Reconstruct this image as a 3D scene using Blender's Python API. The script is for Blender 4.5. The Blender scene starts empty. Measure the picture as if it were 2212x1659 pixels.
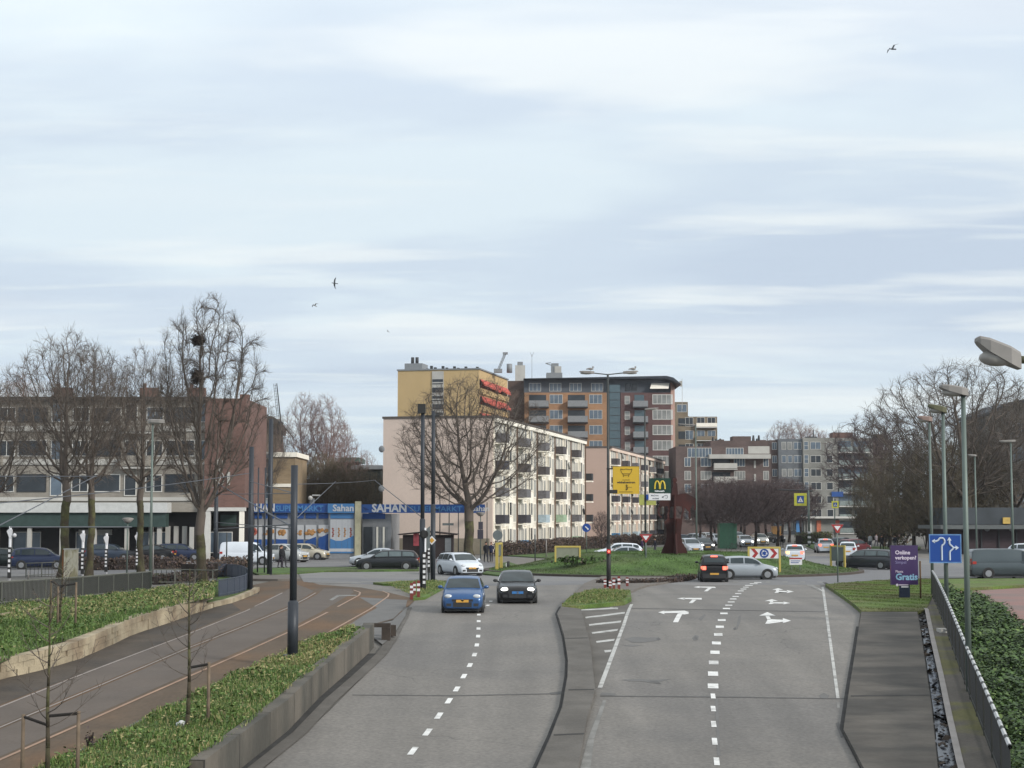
import bpy, bmesh, math, random
from mathutils import Vector, Matrix
R = math.radians
# ---------------------------------------------------------------- camera
F = 3628.0; CX = 1106.0; CY = 829.5; HC = 4.1; PITCH = math.atan(280.5/3628.0)
sc = bpy.context.scene
cam_d = bpy.data.cameras.new('camera'); cam = bpy.data.objects.new('camera', cam_d)
sc.collection.objects.link(cam); sc.camera = cam
cam.location = (0, 0, HC); cam.rotation_euler = (R(90)+PITCH, 0, 0)
cam_d.sensor_width = 36; cam_d.lens = 36*F/2212.0; cam_d.clip_start = 1; cam_d.clip_end = 6000
# ---------------------------------------------------------------- world
SUN_EL, SUN_AZ = R(26), R(126)           # azimuth clockwise from +Y
w = bpy.data.worlds.new('World'); sc.world = w; w.use_nodes = True
nt = w.node_tree; nt.nodes.clear(); N = nt.nodes.new; L = nt.links.new
wo = N('ShaderNodeOutputWorld'); bg = N('ShaderNodeBackground'); bg.inputs[1].default_value = 0.1
L(bg.outputs[0], wo.inputs[0])
sky = N('ShaderNodeTexSky'); sky.sky_type = 'NISHITA'; sky.sun_disc = False
sky.sun_elevation = SUN_EL; sky.sun_rotation = SUN_AZ; sky.dust_density = 1.5
tc = N('ShaderNodeTexCoord'); sep = N('ShaderNodeSeparateXYZ'); L(tc.outputs['Generated'], sep.inputs[0])
def M_(op, a, b=None, clamp=False):
    n = N('ShaderNodeMath'); n.operation = op; n.use_clamp = clamp
    for i, x in enumerate((a, b)):
        if x is None: continue
        if isinstance(x, (int, float)): n.inputs[i].default_value = x
        else: L(x, n.inputs[i])
    return n.outputs[0]
zpos = M_('MAXIMUM', sep.outputs[2], 0.0)
den = M_('ADD', zpos, 0.06)
px = M_('DIVIDE', sep.outputs[0], den); py = M_('DIVIDE', sep.outputs[1], den)
cmb = N('ShaderNodeCombineXYZ'); L(px, cmb.inputs[0]); L(py, cmb.inputs[1])
def noise(scale, detail, rough, off=(0, 0, 0), sc3=(1, 1, 1), dist=0.0):
    mp = N('ShaderNodeMapping'); mp.inputs['Location'].default_value = off; mp.inputs['Scale'].default_value = sc3
    L(cmb.outputs[0], mp.inputs[0]); n = N('ShaderNodeTexNoise'); n.inputs['Scale'].default_value = scale
    n.inputs['Detail'].default_value = detail; n.inputs['Roughness'].default_value = rough
    n.inputs['Distortion'].default_value = dist
    L(mp.outputs[0], n.inputs[0]); return n.outputs[0]
def ramp(x, stops):
    r = N('ShaderNodeValToRGB'); e = r.color_ramp.elements
    while len(e) < len(stops): e.new(0.5)
    for el, (p, c) in zip(e, stops): el.position = p; el.color = (c[0], c[1], c[2], 1)
    r.color_ramp.interpolation = 'EASE'; L(x, r.inputs[0]); return r.outputs[0]
def mixc(f, a, b, mode='MIX'):
    m = N('ShaderNodeMix'); m.data_type = 'RGBA'; m.blend_type = mode
    if isinstance(f, (int, float)): m.inputs[0].default_value = f
    else: L(f, m.inputs[0])
    for i, x in ((6, a), (7, b)):
        if isinstance(x, tuple): m.inputs[i].default_value = (*x, 1)
        else: L(x, m.inputs[i])
    return m.outputs[2]
n1 = noise(0.55, 5, 0.52, (3.1, 1.7, 0), (0.75, 1.0, 1), 0.3)
n2 = noise(1.7, 4, 0.5, (7.3, 2.2, 4), (0.45, 1.0, 1), 0.2)
n3 = noise(0.9, 3, 0.5, (1.3, 9.2, 8), (0.32, 1.0, 1), 0.2)
# layered cloud: grey-blue base, pale sheets, bright thin streaks
base = ramp(n1, [(0.36, (6.0, 7.0, 8.3)), (0.5, (6.7, 7.75, 8.9)), (0.64, (7.9, 9.0, 9.7))])
n4 = noise(3.6, 4, 0.55, (2.3, 5.2, 1), (0.30, 1.0, 1), 0.3)
streak = ramp(n2, [(0.50, (0, 0, 0)), (0.66, (1, 1, 1))])
thin = ramp(n4, [(0.54, (0, 0, 0)), (0.70, (1, 1, 1))])
sheet = ramp(n3, [(0.50, (0, 0, 0)), (0.72, (1, 1, 1))])
c0 = mixc(M_('MULTIPLY', thin, 0.4), base, (8.9, 9.6, 9.8))
c1 = mixc(M_('MULTIPLY', streak, 0.6), c0, (9.6, 10.1, 10.1))
c2 = mixc(M_('MULTIPLY', sheet, 0.6), c1, (9.7, 10.1, 10.2))
hz = ramp(sep.outputs[2], [(0.0, (1, 1, 1)), (0.10, (0, 0, 0))])
c3 = mixc(M_('MULTIPLY', hz, 0.75), c2, (7.0, 8.5, 9.2))
up = ramp(sep.outputs[2], [(0.18, (1, 1, 1)), (0.30, (1.16, 1.14, 1.12)), (0.9, (1.30, 1.22, 1.12))])
c4 = mixc(1.0, c3, up, 'MULTIPLY')
fin = mixc(0.93, sky.outputs[0], c4)
L(fin, bg.inputs[0])
# ---------------------------------------------------------------- sun
sl = bpy.data.lights.new('sun', 'SUN'); sl.energy = 3.1; sl.angle = R(10); sl.color = (1, 0.95, 0.87)
so = bpy.data.objects.new('sun', sl); sc.collection.objects.link(so)
sd = Vector((math.sin(SUN_AZ)*math.cos(SUN_EL), math.cos(SUN_AZ)*math.cos(SUN_EL), math.sin(SUN_EL)))
so.rotation_euler = sd.to_track_quat('Z', 'Y').to_euler()
vs = sc.view_settings; sc.display_settings.display_device = 'sRGB'
vs.view_transform = 'Standard'; vs.look = 'None'; vs.exposure = 0.0; vs.gamma = 1
sc.cycles.use_denoising = True; sc.cycles.max_bounces = 5; sc.cycles.diffuse_bounces = 3; sc.cycles.glossy_bounces = 2
sc.cycles.transparent_max_bounces = 4
# ---------------------------------------------------------------- geometry helpers
def hgt(Y):
    Y = max(32.0, min(74.0, Y)); return 0.00585*(74.0-Y)**1.6
def gz(Y): return -hgt(Y)
def ray(u, v):
    zc = -(v-CY); y = F*math.cos(PITCH)-zc*math.sin(PITCH); z = F*math.sin(PITCH)+zc*math.cos(PITCH)
    return (u-CX)/y, z/y
def at(u, v, Y):
    a, b = ray(u, v); return Vector((a*Y, Y, HC+b*Y))
def G(u, v, h=0.0):
    a, b = ray(u, v)
    lo, hi = 3.0, 3000.0
    f = lambda Y: (HC+b*Y)-(gz(Y)+h)
    if f(hi) > 0: hi = 3000.0; return Vector((a*hi, hi, gz(hi)+h))
    for _ in range(60):
        m = (lo+hi)/2
        if f(m) > 0: lo = m
        else: hi = m
    return Vector((a*lo, lo, gz(lo)+h))
def px_m(Y): return F/Y
ROOT = sc.collection
def tag(o, label=None, cat=None, group=None, kind=None):
    if label: o['label'] = label
    if cat: o['category'] = cat
    if group: o['group'] = group
    if kind: o['kind'] = kind
    return o
def thing(name, label, cat, loc=(0, 0, 0), rz=0, group=None):
    o = bpy.data.objects.new(name, None); ROOT.objects.link(o); o.location = loc; o.rotation_euler = (0, 0, rz)
    o.empty_display_size = 0.2
    return tag(o, label, cat, group)
class MB:
    def __init__(s): s.v = []; s.f = []; s.mi = []; s.sm = []; s.cur = 0; s.smooth = False
    def add(s, vs_, fs_):
        n = len(s.v); s.v.extend(vs_)
        for f in fs_: s.f.append([i+n for i in f]); s.mi.append(s.cur); s.sm.append(s.smooth)
    def box(s, x0, x1, y0, y1, z0, z1, M=None):
        vs_ = [Vector(p) for p in ((x0,y0,z0),(x1,y0,z0),(x1,y1,z0),(x0,y1,z0),(x0,y0,z1),(x1,y0,z1),(x1,y1,z1),(x0,y1,z1))]
        if M is not None: vs_ = [M@p for p in vs_]
        s.add(vs_, [(0,3,2,1),(4,5,6,7),(0,1,5,4),(1,2,6,5),(2,3,7,6),(3,0,4,7)])
    def quad(s, a, b, c, d): s.add([Vector(a), Vector(b), Vector(c), Vector(d)], [(0,1,2,3)])
    def tube(s, p0, p1, r0, r1=None, n=8, caps=True):
        p0 = Vector(p0); p1 = Vector(p1); r1 = r0 if r1 is None else r1
        d = (p1-p0); 
        if d.length < 1e-6: return
        d.normalize(); a = d.orthogonal().normalized(); b = d.cross(a)
        vs_ = []
        for p, r in ((p0, r0), (p1, r1)):
            for i in range(n):
                t = 2*math.pi*i/n; vs_.append(p+a*(r*math.cos(t))+b*(r*math.sin(t)))
        fs_ = [(i, (i+1) % n, n+(i+1) % n, n+i) for i in range(n)]
        if caps: fs_ += [tuple(range(n-1, -1, -1)), tuple(range(n, 2*n))]
        sm = s.smooth; s.smooth = n > 6; s.add(vs_, fs_[:n]); s.smooth = sm
        if caps:
            m = len(s.v)-2*n
            for f in fs_[n:]: s.f.append([i+m for i in f]); s.mi.append(s.cur); s.sm.append(False)
    def poly(s, pts, ex):           # prism: closed outline extruded by vector ex
        n = len(pts); ex = Vector(ex); P = [Vector(p) for p in pts]
        s.add(P+[p+ex for p in P], [tuple(range(n-1, -1, -1)), tuple(range(n, 2*n))]+[(i, (i+1) % n, n+(i+1) % n, n+i) for i in range(n)])
    def ball(s, c, r, n=10, m=6, sx=1, sy=1, sz=1):
        c = Vector(c); vs_ = []; sm = s.smooth; s.smooth = True
        for j in range(m+1):
            t = math.pi*j/m
            for i in range(n):
                q = 2*math.pi*i/n; vs_.append(c+Vector((r*sx*math.sin(t)*math.cos(q), r*sy*math.sin(t)*math.sin(q), r*sz*math.cos(t))))
        s.add(vs_, [(j*n+i, (j+1)*n+i, (j+1)*n+(i+1) % n, j*n+(i+1) % n) for j in range(m) for i in range(n)]); s.smooth = sm
    def mesh(s, name):
        me = bpy.data.meshes.new(name); me.from_pydata([tuple(p) for p in s.v], [], s.f)
        me.polygons.foreach_set('material_index', s.mi); me.polygons.foreach_set('use_smooth', s.sm); me.update()
        return me
    def build(s, name, mats, parent=None, loc=None, rz=None):
        me = s.mesh(name)
        for m in (mats if isinstance(mats, (list, tuple)) else [mats]): me.materials.append(m)
        return link(name, me, parent, loc, rz)
def link(name, me, parent=None, loc=None, rz=None):
    o = bpy.data.objects.new(name, me); ROOT.objects.link(o)
    if parent is not None: o.parent = parent
    if loc is not None: o.location = loc
    if rz is not None: o.rotation_euler = (0, 0, rz)
    return o
def copy_tree(o, parent=None):
    kids = list(o.children); c = o.copy(); ROOT.objects.link(c)
    if parent is not None: c.parent = parent
    for k in kids: copy_tree(k, c)
    return c
# ---------------------------------------------------------------- materials
def lin(c): c = c/255.0; return c/12.92 if c <= 0.04045 else ((c+0.055)/1.055)**2.4
KA = 0.72; DS = 0.0
def C(r, g, b, k=None):
    k = KA if k is None else k; c = [lin(x)*k for x in (r, g, b)]; m = .3*c[0]+.6*c[1]+.1*c[2]
    return tuple(min(.85, x+(m-x)*DS) for x in c)
_mats = {}
def mat(name, col, rough=0.7, metal=0.0, var=0.18, scale=3.0, bump=0.0, bscale=None, col2=None, c2lo=0.45, c2hi=0.6, c2scale=0.5,
        spec=0.4, coat=0.0, emit=None, estr=0.0, stretch=(1, 1, 1), alpha=1.0, fine=0.0, streak=0.0, crack=0.0):
    if name in _mats: return _mats[name]
    m = bpy.data.materials.new(name); _mats[name] = m; m.use_nodes = True; t = m.node_tree; b = t.nodes['Principled BSDF']
    NN = t.nodes.new; LL = t.links.new
    tcn = NN('ShaderNodeTexCoord'); mp = NN('ShaderNodeMapping'); mp.inputs['Scale'].default_value = stretch
    LL(tcn.outputs['Object'], mp.inputs[0])
    def nz(s, d=4):
        q = NN('ShaderNodeTexNoise'); q.inputs['Scale'].default_value = s; q.inputs['Detail'].default_value = d
        LL(mp.outputs[0], q.inputs[0]); return q.outputs[0]
    def mx(f, a, c, mode='MIX'):
        q = NN('ShaderNodeMix'); q.data_type = 'RGBA'; q.blend_type = mode
        if isinstance(f, float): q.inputs[0].default_value = f
        else: LL(f, q.inputs[0])
        for i, x in ((6, a), (7, c)):
            if isinstance(x, tuple): q.inputs[i].default_value = (*x[:3], 1)
            else: LL(x, q.inputs[i])
        return q.outputs[2]
    cur = tuple(col)
    if col2 is not None:
        mr = NN('ShaderNodeMapRange'); mr.inputs[1].default_value = c2lo; mr.inputs[2].default_value = c2hi
        LL(nz(c2scale, 6), mr.inputs[0]); cur = mx(mr.outputs[0], cur, tuple(col2))
    if var:
        mr = NN('ShaderNodeMapRange'); mr.inputs[1].default_value = 0.3; mr.inputs[2].default_value = 0.7
        mr.inputs[3].default_value = 1-var; mr.inputs[4].default_value = 1+var
        LL(nz(scale, 5), mr.inputs[0]); cmbn = NN('ShaderNodeCombineColor')
        for i in range(3): LL(mr.outputs[0], cmbn.inputs[i])
        cur = mx(1.0, cur, cmbn.outputs[0], 'MULTIPLY')
    if fine:
        mr = NN('ShaderNodeMapRange'); mr.inputs[1].default_value = 0.3; mr.inputs[2].default_value = 0.7
        mr.inputs[3].default_value = 1-fine; mr.inputs[4].default_value = 1+fine
        LL(nz(scale*14, 3), mr.inputs[0]); cmbn = NN('ShaderNodeCombineColor')
        for i in range(3): LL(mr.outputs[0], cmbn.inputs[i])
        cur = mx(1.0, cur, cmbn.outputs[0], 'MULTIPLY')
    if streak:
        m2 = NN('ShaderNodeMapping'); m2.inputs['Scale'].default_value = (1.1, .035, 1); LL(tcn.outputs['Object'], m2.inputs[0]); q2 = NN('ShaderNodeTexNoise'); q2.inputs['Scale'].default_value = 1.0; q2.inputs['Detail'].default_value = 5; LL(m2.outputs[0], q2.inputs[0])
        mr = NN('ShaderNodeMapRange'); mr.inputs[1].default_value = 0.3; mr.inputs[2].default_value = 0.7; mr.inputs[3].default_value = 1-streak; mr.inputs[4].default_value = 1+streak
        LL(q2.outputs[0], mr.inputs[0]); cmbn = NN('ShaderNodeCombineColor')
        for i in range(3): LL(mr.outputs[0], cmbn.inputs[i])
        cur = mx(1.0, cur, cmbn.outputs[0], 'MULTIPLY')
    if crack:
        vo = NN('ShaderNodeTexVoronoi'); vo.feature = 'DISTANCE_TO_EDGE'; vo.inputs['Scale'].default_value = .16; ad = NN('ShaderNodeVectorMath'); ad.operation = 'ADD'
        q3 = NN('ShaderNodeTexNoise'); q3.inputs['Scale'].default_value = 1.2; q3.inputs['Detail'].default_value = 6; LL(tcn.outputs['Object'], q3.inputs[0]); LL(tcn.outputs['Object'], ad.inputs[0]); LL(q3.outputs[1], ad.inputs[1]); LL(ad.outputs[0], vo.inputs[0])
        mr = NN('ShaderNodeMapRange'); mr.inputs[1].default_value = .002; mr.inputs[2].default_value = .006; mr.inputs[3].default_value = 1-crack; mr.inputs[4].default_value = 1; LL(vo.outputs['Distance'], mr.inputs[0]); cmbn = NN('ShaderNodeCombineColor')
        for i in range(3): LL(mr.outputs[0], cmbn.inputs[i])
        mk = NN('ShaderNodeMapRange'); mk.inputs[1].default_value = .5; mk.inputs[2].default_value = .6; LL(nz(.09, 2), mk.inputs[0]); cur = mx(mk.outputs[0], cur, mx(1.0, cur, cmbn.outputs[0], 'MULTIPLY'))
    if isinstance(cur, tuple): b.inputs['Base Color'].default_value = (*cur[:3], 1)
    else: LL(cur, b.inputs['Base Color'])
    b.inputs['Roughness'].default_value = rough; b.inputs['Metallic'].default_value = metal
    b.inputs['Specular IOR Level'].default_value = spec; b.inputs['Coat Weight'].default_value = coat
    b.inputs['Coat Roughness'].default_value = 0.08
    if emit: b.inputs['Emission Color'].default_value = (*emit, 1); b.inputs['Emission Strength'].default_value = estr
    if bump:
        bp = NN('ShaderNodeBump'); bp.inputs['Strength'].default_value = bump; bp.inputs['Distance'].default_value = 0.05
        LL(nz(bscale or scale*6, 4), bp.inputs['Height']); LL(bp.outputs[0], b.inputs['Normal'])
    return m
def brickmat(name, c1, c2, mortar, scale=1.0, w_=0.42, h_=0.14, rough=0.85):
    if name in _mats: return _mats[name]
    m = mat(name, c1, rough, var=0.0); t = m.node_tree; b = t.nodes['Principled BSDF']; NN = t.nodes.new; LL = t.links.new
    tcn = NN('ShaderNodeTexCoord'); sp = NN('ShaderNodeSeparateXYZ'); LL(tcn.outputs['Object'], sp.inputs[0])
    ad = NN('ShaderNodeMath'); ad.operation = 'ADD'; LL(sp.outputs[0], ad.inputs[0]); LL(sp.outputs[1], ad.inputs[1])
    cb = NN('ShaderNodeCombineXYZ'); LL(ad.outputs[0], cb.inputs[0]); LL(sp.outputs[2], cb.inputs[1])
    br = NN('ShaderNodeTexBrick'); LL(cb.outputs[0], br.inputs[0]); br.inputs['Scale'].default_value = scale
    br.inputs['Brick Width'].default_value = w_; br.inputs['Row Height'].default_value = h_; br.inputs['Mortar Size'].default_value = 0.012
    br.inputs[1].default_value = (*c1, 1); br.inputs[2].default_value = (*c2, 1); br.inputs[3].default_value = (*mortar, 1)
    nz = NN('ShaderNodeTexNoise'); nz.inputs['Scale'].default_value = 0.35; nz.inputs['Detail'].default_value = 6; LL(tcn.outputs['Object'], nz.inputs[0])
    mr = NN('ShaderNodeMapRange'); mr.inputs[1].default_value = .3; mr.inputs[2].default_value = .7; mr.inputs[3].default_value = .8; mr.inputs[4].default_value = 1.2
    LL(nz.outputs[0], mr.inputs[0]); q = NN('ShaderNodeMix'); q.data_type = 'RGBA'; q.blend_type = 'MULTIPLY'; q.inputs[0].default_value = 1
    cc = NN('ShaderNodeCombineColor')
    for i in range(3): LL(mr.outputs[0], cc.inputs[i])
    LL(br.outputs[0], q.inputs[6]); LL(cc.outputs[0], q.inputs[7]); LL(q.outputs[2], b.inputs['Base Color'])
    return m
# ================================================================ ground and roads
from mathutils.geometry import tessellate_polygon
def dense(pts, step=45, closed=True):
    out = []; n = len(pts)
    for i in range(n if closed else n-1):
        a = pts[i]; b = pts[(i+1) % n]; d = math.hypot(b[0]-a[0], b[1]-a[1]); k = max(1, int(d/step))
        for j in range(k): out.append((a[0]+(b[0]-a[0])*j/k, a[1]+(b[1]-a[1])*j/k))
    if not closed: out.append(pts[-1])
    return out
def bm_sheet(P, h, skirt=0.0, zf=None):
    bm = bmesh.new(); vv = [bm.verts.new((p[0], p[1], 0)) for p in P]
    bm.faces.new(vv); bmesh.ops.triangulate(bm, faces=bm.faces[:])
    ys = [p[1] for p in P]; y = max(30.0, math.floor(min(ys)))
    while y < min(76, max(ys)):
        bmesh.ops.bisect_plane(bm, geom=bm.verts[:]+bm.edges[:]+bm.faces[:], plane_co=(0, y, 0), plane_no=(0, 1, 0)); y += 2.0
    if zf:
        bmesh.ops.subdivide_edges(bm, edges=bm.edges[:], cuts=1); bmesh.ops.triangulate(bm, faces=bm.faces[:])
    for f in bm.faces:
        f.normal_update()
        if f.normal.z < 0: f.normal_flip()
    for v in bm.verts: v.co.z = (zf(v.co.x, v.co.y) if zf else gz(v.co.y)+h)
    if skirt:
        e = [x for x in bm.edges if x.is_boundary]; r = bmesh.ops.extrude_edge_only(bm, edges=e)
        for g in r['geom']:
            if isinstance(g, bmesh.types.BMVert): g.co.z -= skirt
        bmesh.ops.recalc_face_normals(bm, faces=bm.faces[:])
    return bm
def sheet(name, pts, h, m, kind='structure', skirt=0.0, world=False, parent=None, label=None, cat=None, zf=None):
    P = pts if world else [G(u, v, h) for u, v in dense(pts)]
    bm = bm_sheet(P, h, skirt, zf); me = bpy.data.meshes.new(name); bm.to_mesh(me); bm.free(); me.materials.append(m)
    o = link(name, me, parent); return tag(o, label, cat, None, kind)
def multi_sheet(name, polys, h, m, **k):
    bmj = bmesh.new()
    for pts in polys:
        b = bm_sheet([G(u, v, h) for u, v in dense(pts)] if not isinstance(pts[0], Vector) else pts, h)
        me = bpy.data.meshes.new('tmp'); b.to_mesh(me); b.free(); bmj.from_mesh(me); bpy.data.meshes.remove(me)
    me = bpy.data.meshes.new(name); bmj.to_mesh(me); bmj.free(); me.materials.append(m)
    return tag(link(name, me), None, None, None, k.get('kind', 'structure'))
def mapc(ox, oy, sx, pts): return [((ox+sx*x), (oy+sx*y)) for x, y in pts]
c6 = lambda *p: mapc(530.9, 1194.5, .36012, p)     # readings of the left carriageway
c3 = lambda *p: mapc(1194.5, 1194.5, .34003, p)    # readings of the right carriageway
cl = lambda *p: mapc(0.0, 1194.5, .28004, p)       # readings of the tram side
m_asph = mat('asphalt', C(131, 126, 120), 0.68, var=0.07, scale=0.7, fine=0.2, streak=.13, crack=.35, spec=.45, col2=C(120, 116, 112), c2scale=0.12, bump=0.15, bscale=30)
m_asph_far = mat('asphalt_ring', C(128, 128, 131), 0.85, var=0.08, scale=0.5, fine=0.05, col2=C(142, 141, 140), c2scale=0.06)
m_apron = mat('apron_concrete', C(97, 92, 86), 0.85, var=0.30, scale=0.9, fine=0.08, col2=C(74, 71, 67), c2scale=0.5, stretch=(0.6, 1, 1), bump=0.2)
m_median = mat('median_concrete', C(103, 99, 94), 0.9, var=0.14, scale=1.2, fine=0.10, col2=C(114, 110, 105), c2scale=0.4, bump=0.2)
m_pave = mat('pavement', C(135, 131, 125), 0.9, var=0.10, scale=0.4, fine=0.06)
m_dirt = mat('tram_dirt', C(104, 89, 74), 0.95, var=0.16, scale=0.6, fine=0.12, col2=C(112, 88, 66), c2scale=0.3, stretch=(1, .45, 1), bump=0.3)
m_dirt2 = mat('tram_soil', C(88, 79, 70), 0.95, var=0.2, scale=0.8, fine=0.15, col2=C(76, 70, 65), c2scale=0.35, bump=0.3)
m_tgrey = mat('tram_asphalt', C(107, 98, 91), 0.9, var=0.10, scale=0.7, fine=0.08, col2=C(108, 98, 90), c2scale=0.3, c2lo=.4, c2hi=.65)
m_white = mat('road_paint', C(238, 238, 236, .8), 0.7, var=0.12, scale=2.5, fine=0.12, col2=C(196, 195, 193), c2scale=2.2, c2lo=.5, c2hi=.72)
m_fade = mat('faded_paint', C(150, 149, 146), 0.8, var=0.1, scale=2, fine=0.1, col2=C(132, 131, 128), c2scale=1.2)
m_stain = mat('tar_stain', C(100, 99, 98), 0.85, var=0.12, scale=2)
m_stain2 = mat('patch_stain', C(120, 119, 118), 0.9, var=0.1, scale=1)
m_gap = mat('gutter_and_shadow_dark', C(62, 61, 60), 0.9, var=0.3, scale=2)  # gutters and joints, also the painted shadow strip beside the median
m_rail = mat('rail_steel', C(176, 140, 112), 0.5, metal=0.2, var=0.2, scale=1.5)
m_rail2 = mat('rail_steel_pale', C(165, 152, 143), 0.45, metal=0.3, var=0.2, scale=1.5)
m_red = mat('cycle_path_red', C(156, 122, 116), 0.9, var=0.08, scale=0.6, fine=0.06, col2=C(142, 122, 117), c2scale=.25)
m_grass = mat('grass_green', C(94, 120, 54), 0.95, var=0.30, scale=0.8, fine=0.3, col2=C(106, 112, 66), c2scale=0.35, bump=0.6, bscale=9)
m_grass2 = mat('grass_island', C(84, 112, 54), 0.95, var=0.34, scale=0.5, fine=0.35, col2=C(86, 100, 58), c2scale=0.2, bump=0.6, bscale=8)
m_kerb = mat('kerb_stone', C(122, 116, 110), 0.9, var=0.15, scale=1.5)
m_base = mat('town_ground', C(126, 123, 118), 0.95, var=0.12, scale=0.15, fine=0.06)
# base sheet to the horizon
P = [Vector((x, y, 0)) for x, y in ((-900, -40), (900, -40), (900, 2500), (-900, 2500))]
sheet('ground', P, -0.03, m_base, world=True)
# carriageways and the ring road, one asphalt sheet
road = [(520, 1700), (571, 1659), (711, 1536), (783, 1463), (848, 1374), (877, 1324), (884, 1310), (899, 1294), (880, 1290), (840, 1281),
        (780, 1270), (690, 1264), (656, 1258), (645, 1238), (700, 1231), (905, 1231), (925, 1226), (1060, 1236), (1180, 1208), (1500, 1192), (1700, 1172),
        (1905, 1172), (1850, 1196), (2212, 1206), (2330, 1212), (2330, 1250), (2212, 1247), (1960, 1250), (1783, 1263), (1800, 1277), (1859, 1322), (1849, 1399), (1835, 1484),
        (1822, 1575), (1866, 1659), (1886, 1700)]
sheet('road', road, 0.0, m_asph)
ring = [(656, 1257), (645, 1238), (700, 1231), (905, 1231), (925, 1226), (1060, 1236), (1180, 1208), (1700, 1200), (2330, 1214), (2330, 1250), (2212, 1247), (1960, 1250),
        (1783, 1263), (1500, 1264), (1440, 1262), (1290, 1262), (1100, 1266), (960, 1262), (780, 1262)]
sheet('ring_road', ring, 0.004, m_asph_far)
# tram bed
sheet('tram_bed', [(-260, 1800), (-60, 1500), (0, 1468), (98, 1446), (179, 1421), (280, 1374), (364, 1346), (459, 1314), (500, 1303), (560, 1282), (545, 1264), (600, 1252), (650, 1250),
      (690, 1263), (780, 1269), (840, 1280), (899, 1294), (880, 1312), (850, 1338), (806, 1350), (760, 1358), (675, 1384), (560, 1438), (476, 1474), (398, 1516), (322, 1550), (196, 1614), (106, 1656), (-40, 1730)], 0.002, m_dirt)
sheet('tram_verge_soil', [(-200, 1610), (0, 1468), (98, 1446), (179, 1421), (280, 1374), (364, 1346), (459, 1314), (500, 1303), (520, 1318), (380, 1378), (0, 1522), (-240, 1620)], 0.006, m_dirt2)
R1 = [(-250, 1628), (0, 1528), (196, 1450), (392, 1376), (532, 1320), (580, 1296), (610, 1281)]
R2 = [(-250, 1680), (0, 1572), (200, 1488), (398, 1404), (520, 1356), (619, 1315), (660, 1294), (682, 1281)]
R3 = [(-250, 1756), (0, 1642), (310, 1505), (531, 1408), (619, 1368), (700, 1327), (776, 1286), (778, 1280), (764, 1275)]
R4 = [(-250, 1860), (0, 1730), (300, 1580), (480, 1478), (592, 1425), (700, 1372), (800, 1316), (838, 1289), (840, 1283), (826, 1277)]
def lerp2(a, b, t): return (a[0]+(b[0]-a[0])*t, a[1]+(b[1]-a[1])*t)
sheet('tram_road_left', R1[:]+[(640, 1262), (668, 1272)]+[(x-4, y-3) for x, y in reversed(R2)], 0.006, m_tgrey)
sheet('tram_road_middle', [(x+4, y+2) for x, y in R2]+[(700, 1271), (760, 1272), (764, 1280)]+[(x-8, y-4) for x, y in reversed(R3[:-3])], 0.006, m_tgrey)
sheet('tram_road_end', [(776, 1290), (840, 1294), (880, 1296), (876, 1312), (850, 1336), (806, 1348), (740, 1362), (706, 1376), (760, 1346), (815, 1313)], 0.0065, m_stain2)
def ribbon(name, pts, wid, h, m, **k):
    P = [G(u, v, 0) for u, v in dense(pts, 30, False)]; A = []; B = []
    for i, p in enumerate(P):
        d = (P[min(i+1, len(P)-1)]-P[max(i-1, 0)]); d.z = 0; d.normalize(); n = Vector((-d.y, d.x, 0))*wid/2
        A.append(p+n); B.append(p-n)
    mb = MB()
    for i in range(len(P)-1):
        q = [Vector((p.x, p.y, gz(p.y)+h)) for p in (A[i], B[i], B[i+1], A[i+1])]; mb.add(q, [(0, 1, 2, 3)])
    o = mb.build(name, m); return tag(o, None, None, None, 'structure')
for r, mm, ww in ((R1, m_rail2, .09), (R2, m_rail2, .07), (R3, m_rail, .10), (R4, m_rail, .09)): ribbon('tram_rail', r, ww, 0.014, mm)
ribbon('tram_bed_edge', [(-180, 1790), (106, 1652), (196, 1612), (322, 1548), (398, 1514), (476, 1472)], .12, .012, m_median)
# markings
polys = []
LD = c6((1003, 1188), (1090, 1076), (1158, 977), (1218, 888), (1265, 817), (1308, 740), (1344, 674), (1372, 611), (1386, 553), (1394, 500), (1396, 454), (1397, 410), (1398, 371), (1400, 335), (1452, 315), (1470, 290))
def dash(P, d, ln, wd):
    d = Vector((d.x, d.y, 0)).normalized(); n = Vector((-d.y, d.x, 0))
    return [P+d*ln/2+n*wd/2, P+d*ln/2-n*wd/2, P-d*ln/2-n*wd/2, P-d*ln/2+n*wd/2]
W = [G(u, v) for u, v in LD]
for i, p in enumerate(W):
    d = W[min(i+1, len(W)-1)]-W[max(0, i-1)]
    polys.append(dash(p, d, .85, .15))
RD = c3((1052, 1470), (1040, 1325), (1027, 1198), (1021, 1088), (1018, 990), (1017, 910))
for u, v in RD: polys.append(dash(G(u, v), Vector((G(u, v).x*.8, G(u, v).y, 0)), .8, .13))
RB = c3((1017, 846), (1017, 768), (1021, 697), (1029, 632), (1038, 573), (1050, 519), (1060, 470), (1072, 427), (1086, 385), (1102, 354), (1117, 333), (1132, 312), (1145, 293), (1160, 277), (1177, 259), (1193, 242), (1210, 230), (1225, 218), (1245, 207), (1275, 196), (1300, 188))
for i, (u, v) in enumerate(RB): polys.append(dash(G(u, v), Vector((G(u, v).x*.95, G(u, v).y, 0)), .85, .31 if i < 18 else .45))
multi_sheet('lane_dashes', polys, 0.008, m_white)
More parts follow.
